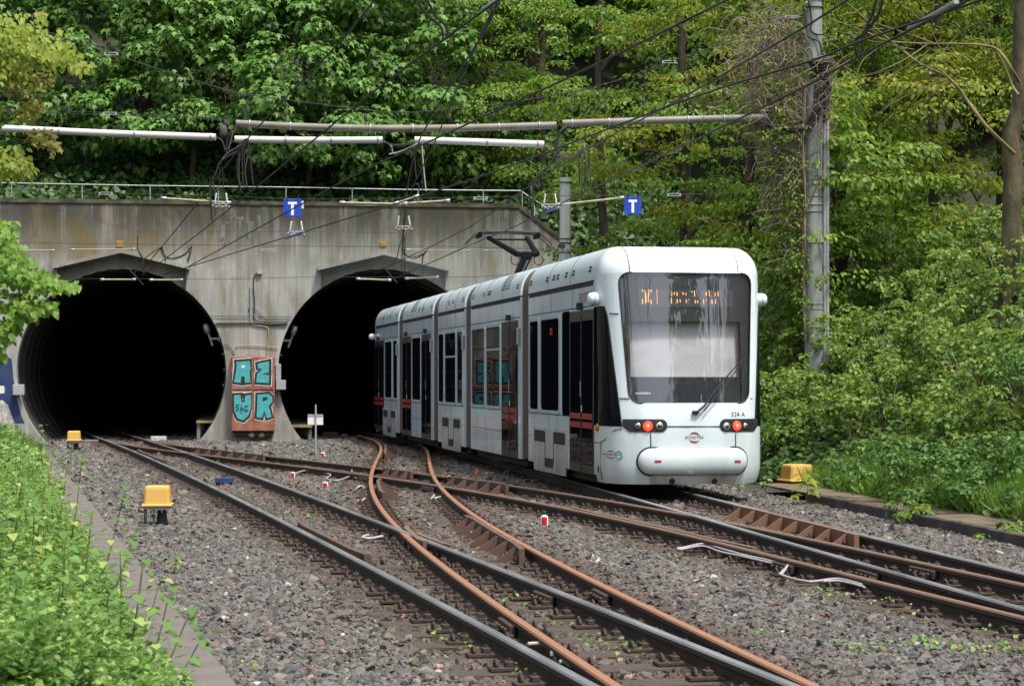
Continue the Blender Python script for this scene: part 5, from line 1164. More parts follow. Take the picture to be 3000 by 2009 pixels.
# lettering and emblems on the front
def front_text(s_, xs, ys, size, m, off=.004, sx=1.0, shear=0., align='CENTER', name='lettering'):
    x, z = tz_px(xs, ys); v, f = text_polys(s_, size, align); mb = MB(); mb.add([FPt(x + a * sx + b * shear, z + b, off) for a, b in v], f); return mb.build(name, m, tram, recalc=False)
front_text('524 A', 2162, 1214, .088, M['black'])
front_text('BOGESTRA', 2034, 1281, .056, M['black'], shear=.2, sx=.95)
front_text('BOGESTRA', 1790, 1331, .036, M['black'], sx=.75)
front_text('VRR', 1814, 1332, .034, M['logo_green'], sx=.7)
front_text('variobahn', 1884, 1151, .052, M['white'], off=.001)
def arc(xs, ys, rx, rz_, a0, a1, m, wd):
    x, z = tz_px(xs, ys); n = 12; vs = []
    for i in range(n + 1):
        a = R(a0 + (a1 - a0) * i / n); k = wd * math.sin(math.pi * (i + .3) / (n + .6))
        vs += [FPt(x + rx * math.cos(a), z + rz_ * math.sin(a), .0045), FPt(x + (rx - k) * math.cos(a), z + (rz_ - k) * math.sin(a), .0045)]
    mb = MB(); mb.add(vs, [(2 * i, 2 * i + 1, 2 * i + 3, 2 * i + 2) for i in range(n)]); mb.build('emblem', m, tram)
arc(2034, 1281, .082, .075, 20, 150, M['logo_red'], .026); arc(2034, 1281, .082, .075, 200, 330, M['logo_red'], .026)
arc(1790, 1331, .045, .055, 20, 150, M['logo_red'], .014); arc(1790, 1331, .045, .055, 200, 330, M['logo_red'], .014)
x, z = tz_px(1814, 1332); mb = MB(); hx = [(x + .042 * math.cos(R(90 + 60 * i)), z + .056 * math.sin(R(90 + 60 * i))) for i in range(7)]; mb.tube([FPt(a, b, .004) for a, b in hx], .005, 4); mb.build('emblem', M['logo_green'], tram)
# wiper
wp = [tz_px(2040, 1208), tz_px(2060, 1190), tz_px(2120, 1110), tz_px(2172, 1050)]
mb = MB(); mb.tube([FPt(a, b, .05) for a, b in wp], [.018, .014, .010, .008], 6); wi = mb.build('wiper', M['rubber'], tram)
mb = MB(); mb.tube([FPt(*tz_px(a, b), .06) for a, b in ((2058, 1206), (2110, 1145), (2168, 1060))], .008, 6); mb.build('wiper_arm', M['rubber'], wi)
mb = MB(); mb.tube([FPt(*tz_px(a, b), .03) for a, b in ((2156, 960), (2160, 1030), (2162, 1080), (2161, 1150))], [.004, .011, .011, .004], 5); mb.build('wiper_blade', M['rubber'], wi)
mb = MB(); mb.box(FPt(*tz_px(2036, 1208), .03), (.09, .05, .05), ch=.01); mb.build('wiper_base', M['rubber'], wi)
# camera pods on the cab corners
for sg in (-1, 1):
    p = cab(-HP * .93 if sg < 0 else HP * .93, 2.69); mb = MB(); mb.lathe(p + Vector((.0, 0, 0)), [(.085, -.02), (.095, .03), (.095, .08), (.08, .13), (.05, .15), (0, .15)], 16, axis=(sg, -.25, 0)); o = mb.build('mirror_camera', M['tram_white'], tram)
    mb = MB(); mb.lathe(p + Vector((sg * .085, -.02, 0)), [(.097, -.006), (.0985, 0), (.097, .006)], 16, axis=(sg, -.25, 0)); mb.build('ring', M['box_grey'], o)
mb = MB(); c_ = cab(phi_px(1752, .905), .905, .004); mb.lathe(c_, [(.055, -.01), (.055, .01), (.03, .025), (0, .028)], 12, axis=(-1, -.3, 0)); mb.build('indicator_lamp', M['lens_amber'], tram)
mb = MB(); c_ = cab(phi_px(1756, .25), .33, .003); mb.box(c_, (.012, .04, .09), ch=.004); mb.build('step_slot', M['seam'], tram)

# ---- side helpers: plates standing on the body side
def side_poly(poly, sgn, t0, t1, mb, mi=0, front_only=False):
    return mb.prism(poly, lambda a, b, d: Vector((sgn * d, a, b)), t1, t0, mi, front_only)
def plate(name, m, parent, sgn, s0, s1, z0, z1, t1, t0=HWID, r=0.):
    mb = MB(); pl = rrect(min(s0, s1), max(s0, s1), z0, z1, r) if r else [(s0, z0), (s1, z0), (s1, z1), (s0, z1)]; side_poly(pl, sgn, t0 - .002, t1, mb); return mb.build(name, m, parent)
def window(sgn, s0, s1, z0=1.09, z1=2.50, split=None):
    mb = MB(); a, b = min(s0, s1), max(s0, s1); o_ = rrect(a - .05, b + .05, z0 - .05, z1 + .05, .10); i_ = rrect(a, b, z0, z1, .07); n = len(o_); T1_ = HWID + .014
    vo = [Vector((sgn * T1_, p, q)) for p, q in o_]; vi = [Vector((sgn * T1_, p, q)) for p, q in i_]; vb = [Vector((sgn * (HWID - .002), p, q)) for p, q in o_]; vc = [Vector((sgn * (HWID + .002), p, q)) for p, q in i_]
    mb.add(vo + vi + vb + vc, [(k, (k + 1) % n, n + (k + 1) % n, n + k) for k in range(n)] + [(k, (k + 1) % n, 2 * n + (k + 1) % n, 2 * n + k) for k in range(n)] + [(n + k, n + (k + 1) % n, 3 * n + (k + 1) % n, 3 * n + k) for k in range(n)])
    fr = mb.build('window', M['win_frame'], tram); mb = MB(); side_poly(i_, sgn, HWID - .002, HWID + .003, mb, front_only=True); mb.build('pane', M['win_glass'], fr)
    if split: mb = MB(); mb.box((sgn * (HWID + .006), (a + b) / 2, split), (.012, b - a - .02, .035)); mb.build('transom', M['win_frame'], fr)
def door(sgn, s0, s1, stripes=True, z0=.235, z1=2.56):
    a, b = min(s0, s1), max(s0, s1); fr = plate('door', M['door_frame'], tram, sgn, a, b, z0, z1, HWID + .006); mid = (a + b) / 2; g = .05
    for p, q in ((a + .045, mid - .025), (mid + .025, b - .045)):
        plate('leaf_glass', M['win_glass'], fr, sgn, p + .02, q - .02, z0 + .12, z1 - .15, HWID + .010, r=.03)
        if stripes:
            for zz in (1.00, .875): plate('stripe', M['stripe_red'], fr, sgn, p + .03, q - .03, zz, zz + .085, HWID + .0115)
    plate('meeting_seal', M['rubber'], fr, sgn, mid - .02, mid + .02, z0 + .02, z1 - .06, HWID + .014)
    plate('door_button', M['white'], fr, sgn, mid - .05, mid - .025, 1.10, 1.20, HWID + .016, r=.01)
    plate('notice_sticker', M['white'], fr, sgn, mid + .028, mid + .055, 1.32, 1.55, HWID + .0125)
    plate('door_camera', M['seam'], fr, sgn, mid - .08, mid + .06, z1 + .01, z1 + .11, HWID + .07)
MODS = [(.97, 5.86), (6.55, 11.73), (12.45, 16.05), (16.85, 21.9), (22.75, 27.5)]
RC = [(HWID, 2.965)] + [(cw(ZR + (ZT - ZR) * math.sin(R(a))), ZR + (ZT - ZR) * math.sin(R(a))) for a in range(0, 91, 10)]
for mi, (s0, s1) in enumerate(MODS):
    # body side walls, floor and ends
    mb = MB(); mb.box((0, (s0 + s1) / 2, (.24 + 2.935) / 2), (2 * HWID, s1 - s0, 2.935 - .24)); body = mb.build('car_body', M['tram_side_sky_tint'], tram)
    prof = [(x, z) for x, z in RC] + [(-x, z) for x, z in reversed(RC)]; mb = MB(); n = len(prof); vs = [(x, s, z) for s in (s0, s1) for x, z in prof]
    mb.add(vs, [(i, i + 1, n + i + 1, n + i) for i in range(n - 1)], 0, True); mb.add(vs, [tuple(range(n)), tuple(range(2 * n - 1, n - 1, -1)), (0, n - 1, 2 * n - 1, n)]); roof = mb.build('roof_fairing', M['tram_roof'], tram)
    mb = MB(); mb.box((0, (s0 + s1) / 2, 2.95), (2 * HWID - .03, s1 - s0 - .02, .04)); mb.build('rain_gutter', M['seam'], tram)
    mb = MB()
    for sg in (-1, 1): mb.box((sg * (HWID - .004), (s0 + s1) / 2, 2.915), (.014, s1 - s0 - .12, .05))
    mb.build('gutter_line', M['seam'], body)
    def seam(sgn, pts, wd=.014):
        for (a, z0), (b, z1) in pts:
            if abs(a - b) < 1e-6: plate('panel_gap', M['seam'], body, sgn, a - wd / 2, a + wd / 2, z0, z1, HWID + .0015)
            else: plate('panel_gap', M['seam'], body, sgn, a, b, z0 - wd / 2, z0 + wd / 2, HWID + .0018)
    for sg in (-1, 1):
        seam(sg, [((s0 + .02, 2.605), (s1 - .02, 2.605))] + [((s0 + (s1 - s0) * k, 2.61), (s0 + (s1 - s0) * k, 2.885)) for k in ((.30, .62) if mi in (0, 4) else (.33, .66))])
    # underframe, running gear
    mb = MB(); mb.box((0, (s0 + s1) / 2, .19), (2.06, s1 - s0 - .1, .16)); mb.build('underframe', M['under'], tram)
    for k in (1, 2):
        mb = MB(); f_ = s0 + (s1 - s0) * k / 3; vs = []
        mb.tube([(x, f_ * 1.0, z) for x, z in [(HWID - .005, 2.97)] + [(a + .0, b + .002) for a, b in RC[1:]]], .005, 4); mb.tube([(-x, f_, z) for x, z in [(HWID - .005, 2.97)] + [(a, b + .002) for a, b in RC[1:]]], .005, 4); mb.build('panel_gap', M['seam'], roof)
    if mi in (0, 2, 4):
        for s_ in ((s0 + s1) / 2 - .9 + (.3 if mi == 0 else 0), (s0 + s1) / 2 + .9 + (.3 if mi == 0 else 0)):
            for sg in (-1, 1): mb = MB(); mb.lathe((sg * .47, s_, .29), [(0, 0), (.27, 0), (.30, .03), (.30, .10), (.26, .12), (0, .12)], 20, axis=(sg, 0, 0)); mb.build('wheel', M['rust_dark'], tram)
# roof vents: small dark slots let into the fairing
def vent(mb, sgn, s, k, ds, dk):
    def rp(kk):
        a = R(kk); zz = ZR + (ZT - ZR) * math.sin(a); return cw(zz), zz
    x0, z0 = rp(k); x1, z1 = rp(k + dk); n = Vector((z1 - z0, 0, x0 - x1)).normalized() * .0025
    mb.add([Vector((sgn * (x0 + n.x), s, z0 + n.z)), Vector((sgn * (x0 + n.x), s + ds, z0 + n.z)), Vector((sgn * (x1 + n.x), s + ds, z1 + n.z)), Vector((sgn * (x1 + n.x), s, z1 + n.z))], [(0, 1, 2, 3)])
z5 = lambda a: s_of(1000 + a / 2.34)
VX = {0: [1302, 1413, 1460, 1487, 1545, 1594, 1710], 1: [905, 977, 1010, 1022, 1210], 2: [672, 738, 766, 835], 3: [427, 535, 560, 618], 4: [233, 266, 285, 293, 315, 332, 378]}
for mi, l in VX.items():
    for a in l:
        s_ = z5(a)
        if not (MODS[mi][0] + .05 < s_ < MODS[mi][1] - .2): continue
        for k in (12, 19):
            mb = MB()
            for sg in (-1, 1): vent(mb, sg, s_, k, .16 if mi else .18, 4.5)
            mb.build('roof_vent', M['seam'], tram)
for mi, a in ((1, 1118), (3, 492)):
    s_ = z5(a)
    for r_ in range(4):
        for k in range(7):
            mb = MB(); vent(mb, -1, s_ - .36 + r_ * .21, 16 + k * 7.2, .12, 4.2); vent(mb, 1, s_ - .36 + r_ * .21, 16 + k * 7.2, .12, 4.2); mb.build('roof_vent', M['seam'], tram)
# bellows between the modules
for (a0, a1), (b0, b1) in zip(MODS[:-1], MODS[1:]):
    mb = MB(); N_ = 13; vs = []; prof = [(HWID - .035, .26), (HWID - .035, 2.94)] + [(x - .03, z - .02) for x, z in RC[1:]]; prof = prof + [(-x, z) for x, z in reversed(prof)]; n = len(prof)
    for i in range(N_):
        s = a1 - .02 + (b0 - a1 + .04) * i / (N_ - 1); k = .985 if i % 2 else 1.008
        for x, z in prof: vs.append((x * k, s, z if z < 1 else z - (.012 if i % 2 else 0)))
    mb.add(vs, [(j * n + i, j * n + (i + 1) % n, (j + 1) * n + (i + 1) % n, (j + 1) * n + i) for j in range(N_ - 1) for i in range(n)]); mb.build('gangway_bellows', M['bellows'], tram)
    for sg in (-1, 1):
        mb = MB(); mb.box((sg * (HWID + .03), b0 + .06, 2.28), (.05, .10, .30), ch=.015); mb.build('marker_light', M['box_grey'], tram)
# windows and doors, both sides
for sg in (-1, 1):
    W = lambda a, b, **k: window(sg, z5(a), z5(b), **k)
    W(1295, 1352); W(1370, 1495); plate('dark_panel', M['win_glass'], tram, sg, z5(1515), z5(1567), 1.03, 2.58, HWID + .004, r=.08); door(sg, z5(1567), .985)
    W(898, 983); W(998, 1088, split=2.10); door(sg, z5(1100), z5(1212))
    W(668, 703); W(713, 785, split=2.02); W(797, 832)
    door(sg, z5(420), z5(480)); W(487, 545); door(sg, z5(550), z5(615), False)
    W(300, 347); W(357, 385); door(sg, z5(293), z5(226))
    # lower panels with belt line
    for (s0, s1), cut in zip(MODS, ((z5(1285), z5(1565)), (z5(890), z5(1098)), (z5(660), z5(842)), (z5(484), z5(547)), (z5(296), z5(388)))):
        a, b = min(cut), max(cut); plate('panel_gap', M['seam'], tram, sg, a, b, 1.022, 1.034, HWID + .0018)
        plate('panel_gap', M['seam'], tram, sg, (a + b) / 2 - .005, (a + b) / 2 + .005, .26, 1.02, HWID + .0016); plate('panel_gap', M['seam'], tram, sg, a, b, .655, .664, HWID + .0018)
    # bogie aprons with dark service openings
    for a, b in ((1318, 1552), (690, 825), (287, 378)):
        p, q = sorted((z5(a), z5(b))); L2 = q - p; ap = [(p, .82), (q, .82), (q, .26), (q - .06, .24), (q - .10, .12), (p + .14, .12), (p + .10, .24), (p, .26)]
        mb = MB(); side_poly(ap, sg, HWID - .01, HWID + .012, mb); o = mb.build('bogie_apron', M['apron'], tram)
        for u0, u1, v0, v1 in ((.05, .37, .585, .765), (.63, .95, .585, .765), (.38, .63, .20, .345)): plate('service_opening', M['seam'], o, sg, p + L2 * u0, p + L2 * u1, v0, v1, HWID + .016, r=.03)
        for u in (.37, .62): plate('apron_gap', M['seam'], o, sg, p + L2 * u - .012, p + L2 * u + .02, .27, .75, HWID + .0165)
        for u in (.16, .26, .74, .84): plate('latch', M['seam'], o, sg, p + L2 * u - .012, p + L2 * u + .012, .52, .56, HWID + .015)
# operator lettering high on the side, by both cabs
v, f = text_polys('BOGESTRA', .20)
for s_c in (s_of(1720), s_of(1100)):
    mb = MB(); mb.add([(-(HWID + .003), s_c - a * 1.02, 2.735 + b) for a, b in v], f); mb.build('lettering', M['logo_red'], tram, recalc=False)
v, f = text_polys('301', .16); mb = MB(); mb.add([(-(HWID + .0045), z5(1440) - a * .9, 2.30 + b) for a, b in v], f); mb.build('side_display', M['led_dim'], tram, recalc=False)
# tail cab mirrored
mb = MB(); S_END = 27.5 + SD
def tail(rows, ncol):
    n = ncol + 1; vs = []
    for z, a, b in rows:
        for i in range(n): q = cab(a + (b - a) * i / ncol, z); vs.append((q.x, S_END - q.y, q.z))
    mb.add(vs, [(j * n + i, j * n + i + 1, (j + 1) * n + i + 1, (j + 1) * n + i) for j in range(len(rows) - 1) for i in range(ncol)], 0, True)
tail([(z, -HP, HP) for z in (.14, .22, .4, 1., 2., 3., 3.1, 3.2, 3.3, 3.38, 3.42, ZT)], 30); tc_ = mb.build('cab_shell', M['tram_white'], tram)
mb = MB(); n = 21; vs = []
for z in (1.3, 1.8, 2.4, 3.0):
    for i in range(n): q = FPt(-.9 + 1.8 * i / 20, z, .006); vs.append((q.x, S_END - q.y, q.z))
mb.add(vs, [(j * n + i, j * n + i + 1, (j + 1) * n + i + 1, (j + 1) * n + i) for j in range(3) for i in range(n - 1)], 0, True); mb.build('windscreen', M['win_glass'], tram)
mb = MB(); mb.lathe((-1.17, S_END - .6, 2.69), [(.08, -.02), (.09, .06), (.06, .12), (0, .13)], 12, axis=(-1, 0, 0)); mb.build('mirror_camera', M['tram_white'], tram)
# roof equipment
for s_, l_ in ((4.0, 2.0), (9.3, 2.6), (19.5, 2.8), (25, 2.2)):
    mb = MB(); mb.box((.1, s_, ZT + .03), (1.1, l_, .10), ch=.02); mb.build('roof_unit', M['kerb_dark'], tram)
# pantograph
pg = thing('pantograph', None, None, (0, 0, 0)); pg.parent = tram
B_ = (0, 13.5, 3.46); K_ = (0, 12.09, 3.99); HD = (0, 14.07, 4.47)
mb = MB(); mb.tube([B_, K_], .07, 10); mb.build('lower_arm', M['panto'], pg)
mb = MB(); mb.tube([(.10, 13.6, 3.46), (.12, 12.2, 3.93)], .018, 6); mb.build('guide_rod', M['panto'], pg)
mb = MB(); mb.box(K_, (.46, .14, .10), ch=.02); mb.box((0, 12.09, 3.93), (.2, .16, .10), ch=.02); mb.build('knee_joint', M['panto'], pg)
mb = MB(); mb.tube([(-.19, 12.09, 4.0), (-.40, HD[1], HD[2] - .03)], [.06, .048], 10); mb.build('upper_arm', M['panto'], pg)
mb = MB(); mb.tube([(.21, 12.09, 4.0), (.40, HD[1], HD[2] - .03)], [.06, .048], 10); mb.build('upper_arm', M['panto'], pg)
mb = MB(); mb.tube([(-.40, HD[1], HD[2] - .06), (.40, HD[1], HD[2] - .06)], .02, 8); mb.build('head_tube', M['panto'], pg)
for d in (-.16, .16):
    mb = MB(); pts = [(-.88, HD[1] + d, HD[2] - .18), (-.82, HD[1] + d, HD[2] - .10), (-.66, HD[1] + d, HD[2] + .04), (-.58, HD[1] + d, HD[2] + .07), (0, HD[1] + d, HD[2] + .095), (.58, HD[1] + d, HD[2] + .07), (.66, HD[1] + d, HD[2] + .04), (.82, HD[1] + d, HD[2] - .10), (.88, HD[1] + d, HD[2] - .18)]
    mb.tube(pts, [.012, .015, .02, .032, .034, .032, .02, .015, .012], 6); mb.build('collector_strip', M['wire'], pg)
mb = MB(); mb.box((-.60, HD[1], HD[2] + .02), (.07, .42, .12), ch=.01); mb.box((.60, HD[1], HD[2] + .02), (.07, .42, .12), ch=.01); mb.build('head_bracket', M['panto'], pg)
for x in (-.22, .24):
    mb = MB(); mb.tube([(x + .09 * math.cos(q), 12.05, 3.88 + .10 * math.sin(q)) for q in [2.4 + i * .55 for i in range(10)]], .010, 5); mb.build('shunt_loop', M['rubber'], pg)
# ================================================================== VEGETATION
rv = np.random.default_rng(11)
TMPL = {
 'maple': (np.array([(0, 0, 0), (.34, -.06, -.05), (.24, .2, 0), (.56, .42, -.10), (.2, .5, .02), (0, 1, -.14), (-.2, .5, .02), (-.56, .42, -.10), (-.24, .2, 0), (-.34, -.06, -.05)]), [(0, 1, 2, 3, 4, 5, 6, 7, 8, 9)]),
 'oval': (np.array([(0, 0, 0), (.27, .30, .06), (.24, .66, .05), (0, 1, -.08), (-.24, .66, .05), (-.27, .30, .06)]), [(0, 1, 2, 3), (0, 3, 4, 5)]),
 'heart': (np.array([(0, 0, 0), (.34, -.04, .05), (.44, .28, .06), (.26, .66, .03), (0, 1, -.12), (-.26, .66, .03), (-.44, .28, .06), (-.34, -.04, .05)]), [(0, 1, 2, 3, 4), (0, 4, 5, 6, 7)]),
 'stalk': (np.array([(-.007, 0, 0), (.007, 0, 0), (.005, .6, .02), (-.005, .6, .02), (0, 1, .04)]), [(0, 1, 2, 3), (3, 2, 4)]),
 'blade': (np.array([(-.03, 0, 0), (.03, 0, 0), (.022, .5, .05), (-.022, .5, .05), (0, 1, .18)]), [(0, 1, 2, 3), (3, 2, 4)]),
}
def unit(a): return a / np.maximum(np.linalg.norm(a, axis=1), 1e-9)[:, None]
def leaf_mesh(name, pos, nrm, tip, size, kind, m):
    tv, tf = TMPL[kind]; n = len(pos); k = len(tv)
    z = unit(nrm); y = tip - z * np.sum(tip * z, axis=1)[:, None]; y = unit(y); x = np.cross(y, z)
    V = pos[:, None, :] + size[:, None, None] * (tv[None, :, 0:1] * x[:, None, :] + tv[None, :, 1:2] * y[:, None, :] + tv[None, :, 2:3] * z[:, None, :])
    V = V.reshape(-1, 3).astype(np.float32); loops = []; starts = []; tot = []
    fl = np.concatenate([np.array(f) for f in tf]); cnt = np.array([len(f) for f in tf]); base = (np.arange(n) * k)[:, None]
    lv = (base + fl[None, :]).ravel().astype(np.int32); lt = np.tile(cnt, n).astype(np.int32); ls = np.concatenate([[0], np.cumsum(lt)[:-1]]).astype(np.int32)
    me = bpy.data.meshes.new(name); me.vertices.add(len(V)); me.vertices.foreach_set('co', V.ravel()); me.loops.add(len(lv)); me.loops.foreach_set('vertex_index', lv)
    me.polygons.add(len(lt)); me.polygons.foreach_set('loop_start', ls); me.polygons.foreach_set('loop_total', lt); me.update(calc_edges=True); me.materials.append(m)
    return me
def clumps(centres, out, rc, per, size, flat=.6, droop=.5, up=.7, jit=.35):
    """leaves laid on the upper outer shell of each clump"""
    C = np.repeat(centres, per, axis=0); O = np.repeat(out, per, axis=0); RC_ = np.repeat(rc, per); n = len(C)
    d = unit(rv.normal(size=(n, 3)) * .75 + O * .7 + np.array([0, 0, up])); r_ = RC_ * rv.uniform(.55, 1.05, n)
    pos = C + d * r_[:, None] * np.array([1, 1, flat]); nrm = d + np.array([0, 0, .45]) + rv.normal(0, jit, (n, 3))
    hor = d.copy(); hor[:, 2] = 0; tip = unit(hor + rv.normal(0, .3, (n, 3))) + np.array([0, 0, -droop])
    return pos, nrm, tip, size * rv.uniform(.65, 1.2, n)
LM = {
 'maple': leaf_mat('maple_leaf', [(.034, .090, .016), (.075, .18, .032), (.13, .26, .052), (.21, .345, .075)], .36),
 'maple_b': leaf_mat('maple_leaf_fresh', [(.054, .13, .024), (.115, .24, .048), (.20, .36, .085)], .36),
 'beech': leaf_mat('beech_leaf', [(.050, .115, .012), (.096, .195, .020), (.155, .26, .028), (.245, .325, .038)], .42),
 'beech_y': leaf_mat('beech_leaf_yellow', [(.10, .15, .012), (.20, .25, .022), (.30, .33, .034)], .42),
 'shrub': leaf_mat('knotweed_leaf', [(.075, .15, .022), (.12, .215, .034), (.165, .26, .045), (.23, .28, .055)], .35),
 'shrub_d': leaf_mat('bramble_leaf', [(.045, .11, .020), (.075, .165, .030), (.11, .21, .042)], .30),
 'weed': leaf_mat('weed_leaf', [(.045, .105, .022), (.105, .215, .045), (.18, .31, .075), (.31, .40, .12)], .32),
 'linden': leaf_mat('linden_leaf', [(.15, .24, .025), (.23, .31, .035), (.30, .34, .05)], .5),
 'linden_g': leaf_mat('linden_leaf_green', [(.08, .20, .022), (.14, .27, .032), (.23, .33, .05)], .45),
 'flower': leaf_mat('maple_blossom', [(.20, .22, .03), (.28, .28, .05), (.22, .18, .04)], .4),
 'ivy': leaf_mat('ivy_leaf', [(.022, .060, .012), (.040, .095, .018), (.060, .13, .024)], .25),
 'grass': leaf_mat('grass_blade', [(.07, .16, .020), (.12, .24, .030), (.18, .27, .05)], .35),
}
def ellipsoid_clumps(blobs, n, face=.7, inner=.72):
    """clump centres near the surface of a few ellipsoids, mostly on the side seen"""
    cs = []; os_ = []
    vol = np.array([b[1][0] * b[1][2] for b in blobs]); cnt = np.maximum(1, (n * vol / vol.sum()).astype(int))
    for (c, r_), k in zip(blobs, cnt):
        d = unit(rv.normal(size=(k, 3))); fl = (d[:, 1] > 0) & (rv.random(k) < face); d[fl, 1] *= -1
        rr = rv.uniform(inner, 1.0, k); cs.append(np.array(c) + d * rr[:, None] * np.array(r_)); os_.append(d)
    return np.concatenate(cs), np.concatenate(os_)
def trunk_mesh(name, h, r0, m, lean=(0, 0), limbs=(), n=9, parent=None):
    mb = MB(); pts = []; K = 8
    for i in range(K + 1):
        k = i / K; pts.append((lean[0] * k + .08 * math.sin(k * 7 + h), lean[1] * k + .06 * math.cos(k * 5), -.4 + (h + .4) * k))
    mb.tube(pts, [r0 * (1.25 if i == 0 else 1.0) * (1 - .62 * i / K) for i in range(K + 1)], n)
    for s_, e_, r_ in limbs:
        a = Vector(s_); b = Vector(e_); mid = a.lerp(b, .5) + Vector((0, 0, .25)); mb.tube(catmull([a, mid, b], 4), [r_ * (1 - .75 * i / 8) for i in range(9)], 6)
    return mb.build(name, m, parent)
def tree(name, label, base, h, r0, blobs, nclump, rc, per, size, kind, lm, bark='bark', flat=.6, droop=.5, group=None, lean=(0, 0), up=.7, face=.72, inner=.72, cat='tree'):
    t = thing(name, label, cat, base, 0, group); limbs = []
    for c, r_ in blobs: limbs.append(((lean[0] * .5, lean[1] * .5, max(h * .35, c[2] - r_[2] * .9)), (c[0] * .8, c[1] * .8, c[2]), r0 * .45))
    trunk_mesh('trunk', h, r0, M[bark], lean, limbs, parent=t)
    cs, os_ = ellipsoid_clumps(blobs, nclump, face, inner); rcs = rc * rv.uniform(.7, 1.25, len(cs))
    link('crown', leaf_mesh('crown', *clumps(cs, os_, rcs, per, size, flat, droop, up), kind, LM[lm]), t)
    return t
def hz_(x, y):
    q = Vector((x, y, 0)) - PO; u, v = q.dot(PU), q.dot(PN); return hill_z(u, max(v, .4)) if v > 0 else 0
def at(xs, y): return (xs - 1500) * y / F
# broad-leaved maples above the tunnels
MP = [(120, 61, 4.2, 'tall maple with dark crown above the left tunnel, leftmost'), (430, 63, 4.0, 'maple above the left tunnel with gaps showing shade'), (770, 62, 4.6, 'maple with thick dark twin trunk above the wall'), (1010, 60, 4.2, 'pale green lush maple hanging over the wall middle'), (1240, 63, 4.0, 'maple right of the lush one above the right tunnel'), (1560, 66, 4.4, 'tall maple with visible trunk behind the right pipes')]
for i, (xs, y, rr, lab) in enumerate(MP):
    x = at(xs, y); zb0 = hz_(x, y) - .2; bl = [((0, -.6, 6.6), (rr * .80, 2.6, 2.4)), ((-rr * .55, -1.0, 3.4), (rr * .55, 2.2, 2.0)), ((rr * .5, -1.2, 2.9), (rr * .55, 2.2, 2.0)), ((.2, -1.8, 4.6), (rr * .6, 1.8, 1.7)), ((0, .2, 9.4), (rr * .9, 3.0, 2.4))]
    if i == 3: bl.append(((-.6, -3.2, 2.0), (2.2, 1.4, 1.7)))
    if i == 1: bl.append(((2.0, -3.4, .9), (1.5, 1.0, 1.2)))
    tree('maple_tree', lab, (x, y, zb0), 10.5, .26, bl, 110, .80, 92, .20, 'maple', 'maple_b' if i in (3, 4) else 'maple', flat=.62, droop=.9, inner=.6)
for xs, y, rr, lab in ((250, 58.6, 2.6, 'low maple spreading over the railing above the left tunnel'), (560, 58.2, 2.4, 'low maple bough left of the dark twin trunk'), (900, 58.0, 2.6, 'low bright maple bough over the railing in the middle'), (1190, 58.8, 2.4, 'low maple bough above the right tunnel')):
    x = at(xs, y); zb0 = hz_(x, y) - .2
    tree('maple_sapling', lab, (x, y, zb0), 5.5, .10, [((0, -.3, 3.6), (rr, 1.2, 1.2)), ((-rr * .5, -.6, 2.0), (rr * .7, 1.0, .9)), ((rr * .5, -.6, 1.7), (rr * .7, 1.0, .9)), ((0, 0, 5.2), (rr * .9, 1.2, 1.0))], 66, .72, 84, .195, 'maple', 'maple_b' if xs in (900, 560) else 'maple', flat=.6, droop=.9, inner=.5)
# second row deeper in the wood, copies of two kinds
dt = []
for i, (xs, y, s_) in enumerate([(-60, 70, 1.), (300, 73, 1.1), (620, 71, 1.), (900, 74, 1.15), (1150, 72, 1.), (1420, 75, 1.1), (1700, 71, 1.), (1980, 68, 1.), (2250, 66, 1.05), (2560, 64, 1.), (2850, 62, 1.1), (3100, 58, 1.), (1830, 78, 1.2), (760, 82, 1.2), (200, 80, 1.2), (1300, 84, 1.2), (2400, 76, 1.2), (2750, 74, 1.2)]):
    x = at(xs, y); zb0 = max(hz_(x, y), right_h(x, y) if xs > 1600 else 0) - .3; zb0 = min(zb0, 13)
    lab = 'shaded woodland tree deep behind the nearer crowns'
    if i < 2:
        t = tree('woodland_tree', lab, (x, y, zb0), 10, .22, [((0, 0, 6.5), (3.4, 2.4, 3.6)), ((-1.8, -.8, 3.4), (2.2, 1.8, 2.4)), ((1.8, -.6, 3.0), (2.2, 1.8, 2.4))], 95, 1.0, 46, .30, 'heart', 'maple' if i == 0 else 'beech', droop=.7, group='shaded trees deep in the wood', inner=.5); dt.append(t)
    else:
        t = copy_tree(dt[i % 2]); t.location = (x, y, zb0); t.rotation_euler = (0, 0, rv.uniform(-.6, .6))
    t.scale = (s_, s_, s_)
